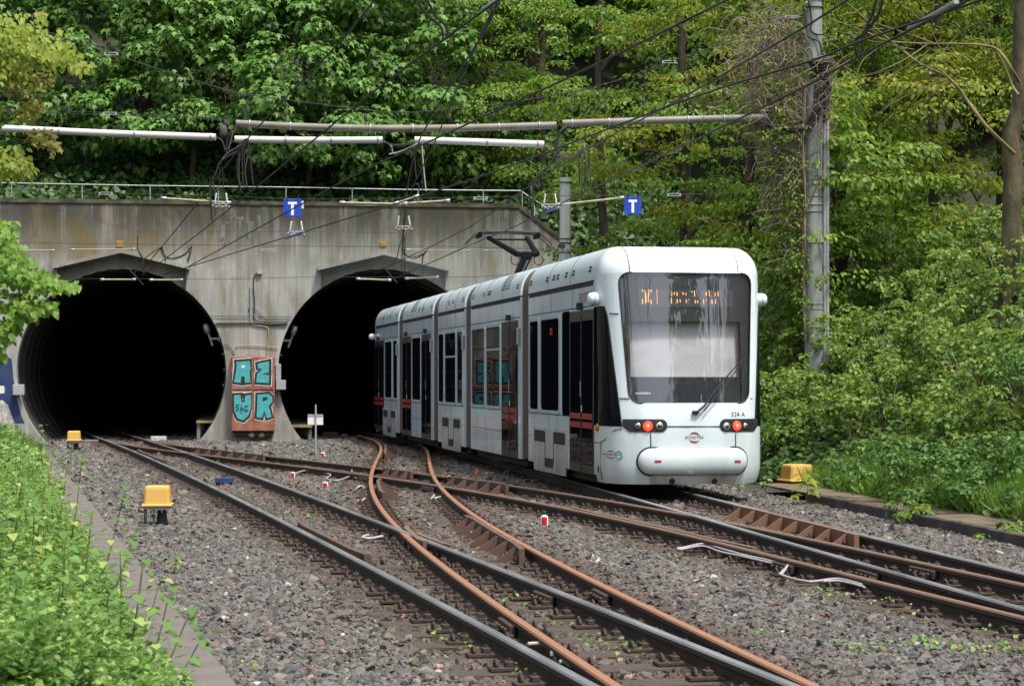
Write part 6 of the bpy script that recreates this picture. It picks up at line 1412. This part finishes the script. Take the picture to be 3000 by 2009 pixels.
# beeches on the right bank
BP = [(1440, 60, 3.0, 'beech', 'young beech behind the sloping wall end'), (1760, 52, 3.0, 'beech', 'green beech behind the right blue sign'), (2000, 49, 3.0, 'beech_y', 'bright yellow green beech right of the blue sign'), (2190, 45, 2.6, 'beech', 'beech just left of the tall mast'), (2330, 52, 3.2, 'beech', 'tall beech behind the tall mast'), (2560, 46, 3.0, 'beech', 'beech with layered sprays right of the mast'), (2740, 42, 2.8, 'beech_y', 'yellowish beech with layered sprays near the big trunk'), (2930, 45, 3.2, 'beech', 'beech at the right edge behind the big trunk'), (2450, 40, 1.9, 'beech', 'low leafy beech at the foot of the mast right side')]
for i, (xs, y, rr, lm, lab) in enumerate(BP):
    x = at(xs, y); zb0 = (right_h(x, y) if xs > 1600 else max(0, hz_(x, y))) - .2; zb0 = min(zb0, 6.5); top = max(5.5, 11.5 - zb0) if i < 8 else 4.5; bl = []
    for k in range(7):
        zz = 1.3 + (top - 1.0) * k / 6; bl.append(((rr * .45 * math.cos(k * 2.4 + i), -.5 + rr * .35 * math.sin(k * 2.4 + i), zz), (rr * .75, rr * .6, .75)))
    tree('beech_tree', lab, (x, y, zb0), top, .13 + .03 * (i % 3), bl, 130, .80, 95, .125, 'oval', lm, 'bark', flat=.28, droop=.25, up=.8, inner=.35)
# big trunk at the right edge with bare branches
bt = thing('old_beech', 'thick mottled trunk with bare tan branches at the right edge', 'tree', (at(2975, 33), 33, right_h(at(2975, 33), 33) - .2)); o_ = bt.location.copy(); zb0 = o_.z
mb = MB(); px = [(2930, 1000), (2958, 800), (2965, 600), (2968, 480), (2962, 400), (2985, 300), (2985, 150), (2990, -80)]; mb.tube(catmull([P(a, b, 33) - o_ for a, b in px], 3), [w_ * 33 / F / 2 for w_ in np.interp(np.linspace(0, 1, 22), [0, .15, .35, .6, .72, 1], [88, 60, 56, 52, 40, 36])], 14); mb.build('trunk', M['bark_grey'], bt)
for px, r0 in (([(2972, 450), (2945, 425), (2890, 370), (2830, 290), (2780, 230), (2700, 190), (2620, 130), (2550, 70), (2470, 0)], .055), ([(2985, 240), (2965, 205), (2940, 165), (2910, 140), (2840, 130), (2700, 128), (2600, 120), (2540, 95), (2430, 55)], .040), ([(2985, 280), (2965, 250), (2940, 190), (2900, 120), (2875, 70)], .035), ([(2800, 250), (2760, 210), (2700, 190), (2640, 200), (2500, 230)], .02), ([(2740, 130), (2690, 110), (2600, 80), (2560, 70), (2470, 75)], .018), ([(2720, 128), (2650, 175), (2560, 215), (2480, 225)], .016), ([(2875, 65), (2820, 90), (2780, 130), (2730, 200), (2680, 260)], .015), ([(2830, 128), (2800, 80), (2750, 60)], .012), ([(2600, 122), (2560, 150), (2520, 190), (2490, 290)], .012), ([(2560, 75), (2520, 40), (2470, 45), (2430, 90)], .012), ([(2780, 230), (2700, 260), (2600, 310), (2560, 340)], .012)):
    mb = MB(); c_ = catmull([P(a, b, 33 - rv.uniform(0, .6)) - o_ for a, b in px], 4); mb.tube(c_, [r0 * .72 * (1 - .75 * i / len(c_)) for i in range(len(c_))], 6); mb.build('branch', M['branch'], bt)
for k in range(26):
    a, b = rv.uniform(2420, 2900), rv.uniform(20, 260); mb = MB(); p = P(a, b, 32.6) - o_; pts = [p]; d = Vector((rv.uniform(-1, .2), rv.uniform(-.2, .2), rv.uniform(-.7, .4))).normalized() * .16
    for _ in range(6): p = p + d + Vector((rv.uniform(-.05, .05), 0, rv.uniform(-.07, .03))); pts.append(p)
    mb.tube(pts, [.008 * (1 - .1 * i) for i in range(7)], 4); mb.build('twig', M['branch'], bt)
# thin understorey stems in the right wood
for i, (px, y, r_) in enumerate((([(2590, 560), (2555, 400), (2540, 250), (2560, 150)], 44, .07), ([(2640, 640), (2600, 520), (2590, 400), (2610, 200)], 45, .10), ([(2520, 600), (2530, 480), (2600, 430)], 43, .05), ([(1590, 640), (1580, 300), (1590, 100), (1585, 0)], 60, .17), ([(1240, 560), (1230, 300), (1225, 100), (1220, -20)], 62, .12))):
    t = thing('slender_tree', ('slender leaning stem deep in the right wood', 'thicker grey stem in the right wood below the branches', 'short crooked stem in the right wood', 'straight dark trunk above the right tunnel', 'thin straight trunk right of the lush maple')[i], 'tree', P(px[0][0], px[0][1], y))
    mb = MB(); c_ = catmull([P(a, b, y) - t.location for a, b in px], 4); c_ = [c_[0] - Vector((0, 0, 3.5))] + c_; mb.tube(c_, [r_ * (1 - .4 * k / len(c_)) for k in range(len(c_))], 8); mb.build('trunk', M['bark'], t)
    cs = np.array([tuple(c_[-1] + Vector((rv.uniform(-1, 1), rv.uniform(-.5, .5), rv.uniform(-.4, 1.2)))) for _ in range(10)]); link('crown', leaf_mesh('crown', *clumps(cs, unit(rv.normal(size=(10, 3))), np.full(10, .5), 60, .12, .4, .3), 'oval', LM['beech']), t)
for xs, r_, lab in ((735, .16, 'left stem of the dark twin trunk above the wall'), (768, .17, 'right stem of the dark twin trunk above the wall')):
    t = thing('dark_trunk', lab, 'tree', P(xs, 520, 58.5)); mb = MB(); mb.tube([(0, 0, -1.5), (.05, 0, 1.5), (.0, 0, 3.4), (-.05, 0, 5), (.1, 0, 8)], [r_ * 1.2, r_, r_ * .95, r_ * .9, r_ * .7], 9); mb.build('trunk', M['bark'], t)
    cs = np.array([(rv.uniform(-1.5, 1.5), rv.uniform(-.3, .8), rv.uniform(4.5, 8)) for _ in range(14)]); link('crown', leaf_mesh('crown', *clumps(cs, unit(rv.normal(size=(14, 3))), np.full(14, .7), 60, .22, .6, .8), 'maple', LM['maple']), t)
# dead vines on the mast
vt = thing('dead_vine', 'tangle of dry brown vine twigs clinging to the tall mast', 'vine', P(2310, 950, D0 - .1)); o_ = vt.location.copy()
def vine_pt(k):
    ys = np.interp(k, [0, .15, .4, .6, .8, 1], [960, 800, 560, 400, 240, 40]); wd = np.interp(k, [0, .15, .4, .6, .8, 1], [12, 20, 34, 64, 130, 110]); cx = np.interp(k, [0, .15, .4, .6, .8, 1], [2350, 2335, 2310, 2290, 2270, 2270])
    return cx + rv.normal(0, wd * .5), ys + rv.normal(0, 30)
for g_ in range(12):
    mb = MB()
    for _ in range(85):
        a, b = vine_pt(rv.random() ** .45); p = P(a, b, D0 + .15 + rv.uniform(-.35, .45)) - o_; d = Vector((rv.uniform(-1, 1), rv.uniform(-.4, .4), rv.uniform(-1, .5))).normalized() * .10; pts = [p]
        for _ in range(7): d = (d + Vector((rv.uniform(-.06, .06), rv.uniform(-.03, .03), rv.uniform(-.075, .04)))).normalized() * .10; p = p + d; pts.append(p)
        mb.tube(pts, [.0095 * (1 - .09 * i) for i in range(8)], 3, caps=False)
    tag(mb.build('twig_mass', M['twig'], vt), kind='stuff')
for k in range(3):
    mb = MB(); mb.tube(catmull([Vector((P(2352 + 4 * math.sin(i * 1.7 + k) + 60 * (k == 2) * (i > 4) * .8, 1000 - i * 95, D0).x, D0 - .17 - .02 * k, P(0, 1000 - i * 95, D0).z)) - o_ for i in range(9)], 4), .016, 6); mb.build('vine_stem', M['twig'], vt)
cs = np.array([tuple(P(*vine_pt(rv.random()), D0 - .2) - o_) for _ in range(90)]); link('leaf_sprays', leaf_mesh('leaf_sprays', *clumps(cs, unit(rv.normal(size=(90, 3))), np.full(90, .22), 16, .075, .6, .4), 'oval', LM['beech']), vt)
mb = MB()
for _ in range(50):
    p = P(rv.normal(2405, 22), rv.uniform(235, 380), D0 - .3) - o_; pts = [p]
    for _ in range(6): p = p + Vector((rv.uniform(-.05, .06), rv.uniform(-.03, .03), rv.uniform(-.08, .04))); pts.append(p)
    mb.tube(pts, .006, 3, caps=False)
tag(mb.build('twig_mass', M['twig'], vt), kind='stuff')

# shrubs right of the tram
SH = []
for y in np.arange(23.0, 47, 2.0):
    for d in (.35, 1.3, 2.5, 3.9, 5.4):
        x = XR(y) + .8 + d + rv.uniform(-.25, .25); yy = y + rv.uniform(-.5, .5)
        if x > .255 * yy + .8 or (27 < yy < 34.5 and x < 5.35): continue
        SH.append((x, yy, d))
SH.sort(key=lambda q: q[1])
def shrub_label(x, y, d):
    a = 'yellow green' if (d > 2 and y > 27) else 'dark green'; b = 'broad leaved shrub' if y > 27 else 'bramble shrub'
    w_ = ('at the path edge' if d < .8 else 'low on the bank' if d < 2 else 'halfway up the bank' if d < 3.2 else 'high on the bank')
    z_ = 'nearest the viewer' if y < 27 else 'beside the tram front' if y < 33 else 'beside the tall mast' if y < 39 else 'behind the tram'
    return '%s %s %s %s' % (a, b, w_, z_)
for x, y, d in SH:
    far = y > 27; hgt = (.8 if d < .8 else 1.15) * rv.uniform(.85, 1.2); zb0 = right_h(x, y) - .05; lab = shrub_label(x, y, d)
    t = thing('shrub', lab, 'shrub', (x, y, zb0), 0, 'shrubs: ' + lab); mb = MB()
    for _ in range(7):
        e = Vector((rv.uniform(-.6, .6), rv.uniform(-.6, .6), hgt * rv.uniform(.7, 1.15))); mb.tube([(0, 0, -.1), e * .5 + Vector((0, 0, .1)), e], [.012, .009, .005], 4)
    mb.build('stems', M['twig'] if far else M['stem'], t)
    n = 46; cs = np.c_[rv.normal(0, .55, n), rv.normal(0, .5, n), rv.uniform(.12, 1.05, n) * hgt]; ou = unit(np.c_[cs[:, 0], cs[:, 1], np.full(n, .5)])
    br = 'shrub' if (d > 1.0 and y > 25.5) or (d > 2) else 'shrub_d'
    link('foliage', leaf_mesh('foliage', *clumps(cs, ou, rv.uniform(.14, .30, n), 46, .074 if br == 'shrub' else .060, .7, .35, jit=.45), 'heart', LM[br]), t)
# low green cover on the right bank and hill, uncountable
def cover(name, label, pts, nrm_up, size, kind, lm):
    n = len(pts); nr = np.c_[rv.normal(0, .5, n), rv.normal(-.25, .5, n), np.full(n, nrm_up)]; tp_ = np.c_[rv.normal(0, 1, n), rv.normal(-.2, 1, n), rv.normal(-.1, .35, n)]
    return tag(link(name, leaf_mesh(name, pts, nr, tp_, size * np.clip(rv.lognormal(0, .36, n), .4, 1.7), kind, LM[lm])), label, 'undergrowth', None, 'stuff')
n = 26000; y = rv.uniform(18, 50, n); d = rv.uniform(.0, 7.5, n) ** 1.0; x = 4.17 - .145 * (y - 27.8) + .8 + d; k_ = x < .26 * y + .6; x, y, d = x[k_], y[k_], d[k_]
z = np.array([right_h(a, b) for a, b in zip(x, y)]) + rv.uniform(.02, .45, len(x)) * np.minimum(1, d + .2)
cover('bank_undergrowth', 'low mixed leaves covering the right bank between the shrubs', np.c_[x, y, z], 1.0, .09, 'heart', 'shrub_d')
n = 30000; u = rv.uniform(-3, 24, n); v = rv.uniform(.5, 9, n) ** 1.0; p_ = np.array([PO.x, PO.y]) + u[:, None] * np.array([PU.x, PU.y]) + v[:, None] * np.array([PN.x, PN.y])
zz = np.array([min(hill_z(a, b), (6.1 if a < 13.8 else max(.2, 6.1 - (a - 13.8) * .78)) - .05 + max(0, b - .8) * (.55 if a < 13.8 else .8)) for a, b in zip(u, v)]) + rv.uniform(0, .7, n) ** 1.5 * np.minimum(1, v / 1.5)
cover('hill_undergrowth', 'dark ivy and saplings covering the slope above the wall', np.c_[p_, zz], .5, .16, 'heart', 'ivy')
# grass tufts at the right path
n = 16000; y = rv.uniform(20, 31, n); x = 4.17 - .145 * (y - 27.8) + .72 + np.abs(rv.normal(0, .75, n)) + np.maximum(0, (28 - y) * .03); z = np.array([right_h(a, b) for a, b in zip(x, y)])
g_ = tag(link('grass_verge', leaf_mesh('grass_verge', np.c_[x, y, z - .02], np.c_[rv.normal(0, 1, n), rv.normal(-.6, .6, n), np.full(n, .35)], np.c_[rv.normal(0, .35, n), rv.normal(0, .35, n), np.ones(n)], rv.uniform(.18, .42, n), 'blade', LM['grass'])), 'long green grass along the right path', 'grass', None, 'stuff')

# weeds on the left bank
def lump(x, y): return .5 + .5 * np.sin(x * 3.1 + 1.3 * np.sin(y * 1.7)) * np.cos(y * 2.3 + x * 1.1)
def lump2(x, y): return .5 + .5 * np.sin(x * 7.3 - y * 4.1 + 2 * np.sin(y * 3.3))
def left_points(n, y0, y1, dmax, hh, over=.32):
    y = y0 + (y1 - y0) * rv.random(n) ** 1.3; e = over * lump(y * 0, y) * lump2(y * 0 + 1, y); d = (dmax + e) * rv.random(n) ** 1.15 - e; x = -1.56 - .255 * (y - 11.4) - .55 - d; k_ = x > -.262 * y - .5
    x, y, d = x[k_], y[k_], d[k_]; h0 = np.array([left_h(a, b) for a, b in zip(x, y)]); hm = hh * (.40 + .60 * np.clip((d + .25) / .6, 0, 1)) * (.25 + .9 * lump(x, y) ** 1.5 + .6 * lump2(x, y) ** 2 * lump(x * 1.7, y))
    h0 = np.maximum(h0, -.10); return np.c_[x, y, h0 + hm * rv.random(len(x)) ** .55]
for nm, lab, cnt, y0, y1, dm, hh, sz, kd, lm in (('weed_cover', 'soft bright green weeds filling the lower left corner', 6000, 8.2, 14, 2.0, .34, .030, 'heart', 'weed'), ('nettle_cover', 'darker nettles mixed into the lower left weeds', 3500, 8.2, 15, 2.0, .34, .038, 'oval', 'maple_b'), ('nettle_cover', 'darker nettles mixed into the weeds along the slab path', 9000, 12, 34, 3.2, .36, .042, 'oval', 'maple_b'), ('weed_cover', 'bright green weeds along the left slab path', 24000, 11, 34, 3.2, .38, .034, 'heart', 'weed'), ('weed_cover', 'sunlit yellow green weeds near the left tunnel', 22000, 30, 50, 4.2, .46, .065, 'heart', 'weed')):
    cover(nm, lab, left_points(cnt, y0, y1, dm, hh), .6, sz, kd, lm)
def weed_stand(name, label, n, y0, y1, dmax, h0, h1, leaf, kind, lm, levels=7, per=3):
    """upright weeds with whorls of leaves up the stem; far too many to count"""
    y = y0 + (y1 - y0) * rv.random(n) ** 1.25; e = .30 * lump(y * 0, y) * lump2(y * 0 + 1, y); d = (dmax + e) * rv.random(n) ** 1.1 - e; x = -1.56 - .255 * (y - 11.4) - .55 - d; k_ = x > -.262 * y - .4; x, y, d = x[k_], y[k_], d[k_]; n = len(x)
    z = np.maximum(np.array([left_h(a, b) for a, b in zip(x, y)]), -.12); hh = (h0 + (h1 - h0) * rv.random(n) ** 1.6) * (.55 + .45 * np.clip((d + .2) / .5, 0, 1)); lean = rv.normal(0, .13, (n, 2)) + np.array([.06, -.03])
    PP, NN, TT, SS = [], [], [], []
    for L_ in range(levels):
        k = (L_ + .6) / levels; a0 = rv.uniform(0, 6.28, n)
        for q in range(per):
            a = a0 + q * 6.283 / per + rv.normal(0, .25, n); c_, s_ = np.cos(a), np.sin(a); pz = z + hh * k
            PP.append(np.c_[x + lean[:, 0] * hh * k + c_ * .012, y + lean[:, 1] * hh * k + s_ * .012, pz]); up_ = .25 + .5 * k
            NN.append(np.c_[-c_ * up_ + rv.normal(0, .2, n), -s_ * up_ + rv.normal(0, .2, n), np.ones(n)]); TT.append(np.c_[c_, s_, np.full(n, up_ - .65) + rv.normal(0, .2, n)]); SS.append(leaf * (1.15 - .75 * k ** 2) * rv.uniform(.7, 1.25, n))
    tag(link(name, leaf_mesh(name, np.concatenate(PP), np.concatenate(NN), np.concatenate(TT), np.concatenate(SS), kind, LM[lm])), label, 'weeds', None, 'stuff')
    tag(link('weed_stems', leaf_mesh('weed_stems', np.c_[x, y, z], np.c_[rv.normal(0, .3, n), -np.ones(n), np.zeros(n)], np.c_[lean, np.ones(n)], hh, 'stalk', LM['grass'])), 'thin stalks of the weeds left of the slab path', 'weeds', None, 'stuff')
weed_stand('tall_weeds', 'upright bright weeds in the lower left corner', 1100, 8.6, 15, 1.6, .22, .60, .066, 'heart', 'weed')
weed_stand('tall_weeds', 'upright darker nettles in the lower left corner', 460, 8.6, 16, 1.6, .30, .66, .080, 'oval', 'maple_b')
weed_stand('tall_weeds', 'upright weeds along the middle of the left bank', 1900, 13, 34, 2.6, .22, .58, .060, 'oval', 'weed', 6)
weed_stand('tall_weeds', 'broad pale leaves among the left bank weeds', 600, 10, 34, 2.4, .18, .5, .080, 'heart', 'linden_g', 4)
n = 5000; y = rv.uniform(38, 52, n); x = -1.56 - .255 * (y - 11.4) - .55 - rv.uniform(-.4, 2.5, n); z = np.array([left_h(a, b) for a, b in zip(x, y)])
tag(link('grass_tufts', leaf_mesh('grass_tufts', np.c_[x, y, z], np.c_[rv.normal(0, 1, n), rv.normal(-.6, .6, n), np.full(n, .3)], np.c_[rv.normal(0, .4, n), rv.normal(0, .4, n), np.ones(n)], rv.uniform(.25, .6, n), 'blade', LM['grass'])), 'grass tufts at the foot of the left tunnel jamb', 'grass', None, 'stuff')
# individual tall stems standing out of the weeds
def sprig(name, label, base, tipp, leaf, m='weed', r=.008, kind='heart', pairs=5, spread=.09):
    base, tipp = Vector(base), Vector(tipp); t = thing(name, label, 'plant', base, 0, 'leafy stems among the left weeds' if 'standing out' in label else None); ax = tipp - base; pts = catmull([Vector(), ax * .5 + Vector((.02, 0, .0)), ax], 4); mb = MB(); mb.tube(pts, [r * (1 - .6 * i / len(pts)) for i in range(len(pts))], 5); mb.build('stem', M['stem'], t)
    P_, N_, T_, S_ = [], [], [], []
    for i in range(pairs):
        k = .35 + .65 * i / max(1, pairs - 1); c_ = ax * k; a0 = i * 1.57 + rv.uniform(0, 1)
        for q in range(3 if i == pairs - 1 else 2):
            a = a0 + q * math.pi * (1 if i < pairs - 1 else .67); dv = Vector((math.cos(a), math.sin(a), .15)); mb2 = dv * spread * .4
            P_.append(tuple(c_ + mb2)); N_.append((dv.x * .3, dv.y * .3 - .2, 1)); T_.append((dv.x, dv.y, -.25)); S_.append(leaf * rv.uniform(.7, 1.15) * (1.1 - .35 * k))
    link('leaves', leaf_mesh('leaves', np.array(P_), np.array(N_), np.array(T_), np.array(S_), kind, LM[m]), t)
SP = [(195, 1560, 9.6, 'tall thick stem rising at the lower left corner'), (325, 1690, 9.9, 'second tall stem in the lower left weeds'), (65, 1400, 13, 'leaning brown stem at the left edge'), (130, 1420, 13.5, 'leaning stem right of the left edge one'), (368, 1425, 14.6, 'long leaning stem with leafy tip beside the slab path'), (395, 1560, 13.6, 'short leaning stem hanging over the slab path'), (125, 1245, 30, 'thin stem at the far end of the weeds'), (560, 1780, 10.2, 'sprouting weed at the bottom near the slab joint'), (500, 1720, 10.4, 'leafy weed reaching over the slab at the bottom'), (240, 1340, 18, 'upright weed stem left of the slab path'), (600, 1850, 9.9, 'weed tip beside the slab at the bottom edge'), (60, 1640, 9.5, 'stem near the lower left edge'), (420, 1640, 11, 'bushy weed standing halfway along the near slabs'), (270, 1500, 12, 'bushy weed behind the tall near stems'), (120, 1800, 9.3, 'broad leaved weed low in the left corner')]
for a, b, d, lab in SP:
    tp2 = P(a, b, d); bx = min(tp2.x - .12, XL(d) - .62); sprig('weed_plant', lab, (bx, d - .15, left_h(bx, d - .15)), tp2, .075 if d < 11 else .08, pairs=9, r=.006 if d < 11 else .008, spread=.11)
for i in range(34):
    d = rv.uniform(9.6, 30); x = XL(d) - .5 - abs(rv.normal(0, .55)); zb0 = left_h(x, d); sprig('weed_plant', 'leafy weed stem standing out of the left hand weeds', (x, d, zb0), (x + rv.normal(0.04, .1), d + rv.normal(0, .1), zb0 + rv.uniform(.45, .85)), rv.uniform(.06, .10), rv.choice(['weed', 'linden_g', 'shrub']), pairs=int(rv.integers(6, 11)), r=.006, spread=.1)
# seedlings in the ballast
for xs, ys, hp, lab, kd, lm in ((505, 1680, 55, 'maple seedling growing in the ballast by the left slabs', 'maple', 'weed'), (2360, 1480, 90, 'yellowing maple seedling in front of the right yellow box', 'maple', 'linden'), (2160, 1440, 40, 'low leafy seedling under the tram corner', 'maple', 'weed'), (2240, 1440, 45, 'seedling between tram corner and yellow box', 'maple', 'weed'), (2270, 1415, 45, 'green seedling left of the right yellow box', 'maple', 'shrub')):
    c = gz(xs, ys); hh = hp * c.y / F
    for q in range(1): sprig('seedling', lab, c, c + Vector((.02, 0, hh)), hh * .55, lm, .006, kd, 5, hh * .5)
for xs, ys, lab in ((2700, 1530, 'green weed clump on the right kerb'), (2965, 1580, 'green weed clump at the right picture edge'), (2715, 1500, 'second weed clump behind the kerb clump')):
    c = G(xs, ys, -.1); t = thing('kerb_weed', lab, 'plant', c); n = 16; cs = np.c_[rv.normal(0, .16, n), rv.normal(0, .10, n), rv.uniform(.03, .17, n)]; link('leaves', leaf_mesh('leaves', *clumps(cs, unit(np.c_[cs[:, 0], cs[:, 1], np.full(n, .3)]), np.full(n, .08), 14, .06, .8, .3), 'heart', LM['shrub']), t)
    mb = MB(); [mb.tube([(0, 0, -.05), tuple(q)], .004, 4) for q in cs[:6]]; mb.build('stems', M['stem'], t)
pts = []
for xs, ys, k in ((1265, 1860, 8), (1340, 1890, 8), (1380, 1830, 6), (1510, 1760, 8), (1540, 1730, 7), (1620, 1830, 6), (1780, 1880, 10), (1840, 1910, 8), (1730, 1880, 6), (2090, 1650, 5), (2420, 1740, 9), (2440, 1745, 9), (2620, 1770, 10), (2660, 1800, 8), (2700, 1890, 16), (2800, 1900, 16), (2880, 1910, 16), (2960, 1900, 14), (2540, 1900, 8), (1200, 1660, 9), (1190, 1405, 4), (1200, 1512, 4), (820, 1505, 7), (900, 1515, 8), (950, 1420, 4), (2470, 1910, 5), (610, 1405, 8), (690, 1440, 9), (280, 1400, 10), (300, 1425, 9), (250, 1370, 14), (230, 1350, 16), (1560, 1990, 7), (1250, 1930, 7), (2900, 1850, 9), (2230, 1860, 5), (740, 1970, 6)):
    c = G(xs, ys, -.13)
    for _ in range(k * 2): pts.append((c.x + rv.normal(0, .09), c.y + rv.normal(0, .14), -.125 + rv.uniform(0, .05)))
cover('ballast_weeds', 'tiny yellow green seedlings scattered between the ballast stones', np.array(pts), 1., .026, 'heart', 'weed')

# branches hanging in from the left: trunk stands outside the picture
lt = thing('linden_tree', 'sunlit yellow green tree branches hanging in at upper left', 'tree', (-7.2, 19, left_h(-7.2, 19))); o_ = lt.location.copy()
trunk_mesh('trunk', 9, .2, M['bark'], parent=lt)
def px_leaves(regions, d, size, kind, lm, tipd=(.25, 0, -1), par=lt):
    P_, N_, T_, S_ = [], [], [], []
    for (cx, cy_, rx, ry, n) in regions:
        for _ in range(n):
            q = rv.normal(0, .5, 2); q = np.clip(q, -1, 1); p = P(cx + q[0] * rx, cy_ + q[1] * ry, d + rv.normal(0, .25)) - o_
            P_.append(tuple(p)); N_.append((rv.normal(.1, .5), rv.normal(-.8, .3), rv.normal(.75, .35))); T_.append((tipd[0] + rv.normal(0, .35), rv.normal(-.1, .2), tipd[2] + rv.normal(0, .25))); S_.append(size * rv.uniform(.7, 1.2))
    return link('foliage', leaf_mesh('foliage', np.array(P_), np.array(N_), np.array(T_), np.array(S_), kind, LM[lm]), par)
px_leaves([(-60, 130, 120, 100, 330), (40, 110, 90, 70, 330), (120, 140, 80, 55, 260), (190, 165, 50, 35, 120), (240, 195, 30, 16, 40), (20, 190, 60, 50, 170), (-20, 480, 60, 70, 220), (40, 470, 45, 45, 120), (80, 490, 22, 18, 30), (-50, 300, 60, 120, 200)], 17.5, .074, 'oval', 'linden')
px_leaves([(60, 240, 70, 40, 150), (110, 230, 50, 30, 90), (80, 320, 40, 40, 70), (120, 400, 45, 25, 90), (150, 430, 25, 30, 50), (115, 40, 20, 15, 20), (105, 310, 25, 20, 40)], 17.8, .05, 'maple', 'flower')
for l, r_ in (([(-80, 60), (0, 75), (80, 95), (180, 150), (250, 195)], .016), ([(-80, 200), (0, 225), (90, 240), (140, 225)], .012), ([(-80, 380), (0, 395), (90, 420), (170, 440)], .012), ([(-80, 450), (0, 460), (60, 480)], .012)):
    mb = MB(); c_ = catmull([P(a, b, 17.7) - o_ for a, b in l], 4); mb.tube(c_, [r_ * (1 - .7 * i / len(c_)) for i in range(len(c_))], 5); mb.build('branch', M['bark'], lt)
l2 = thing('young_linden', 'green heart leaved branch hanging before the left tunnel', 'tree', (-5.9, 16, left_h(-5.9, 16))); o_ = l2.location.copy()
trunk_mesh('trunk', 5, .1, M['bark'], parent=l2)
px_leaves([(-40, 760, 80, 110, 330), (20, 790, 70, 70, 260), (80, 810, 60, 40, 200), (140, 830, 50, 25, 110), (200, 838, 28, 18, 40), (60, 900, 60, 40, 190), (120, 900, 45, 25, 100), (20, 960, 40, 40, 110), (0, 1040, 14, 22, 26), (10, 690, 40, 50, 110)], 15.0, .054, 'heart', 'linden_g', par=l2)
for l, r_ in (([(-80, 740), (0, 770), (80, 800), (150, 825), (220, 840)], .012), ([(-80, 840), (0, 870), (90, 890), (150, 905)], .010), ([(-60, 900), (10, 950), (15, 1040)], .008)):
    mb = MB(); c_ = catmull([P(a, b, 15.1) - o_ for a, b in l], 4); mb.tube(c_, [r_ * (1 - .7 * i / len(c_)) for i in range(len(c_))], 5); mb.build('branch', M['bark'], l2)

# unseen trees the windscreen mirrors, and left side ones added to block sky light
lab = 'unseen tree around the viewer for tram reflections and shade'
for i, (x, y, s_) in enumerate([(23.5, -8, 1.8), (34, -2, 1.6), (42, -20, 1.5), (-13, -16, 1.5), (-16, -6, 1.4), (-18, 8, 1.2), (-21, 20, 1.2), (-24, 34, 1.2)]):
    t = copy_tree(dt[i % 2]); t.location = (x, y, -.3 if x < 0 else 1.5); t.scale = (s_, s_, s_); t.rotation_euler = (0, 0, i * 1.3); t['label'] = lab; t['group'] = 'unseen trees for tram reflections and shade'
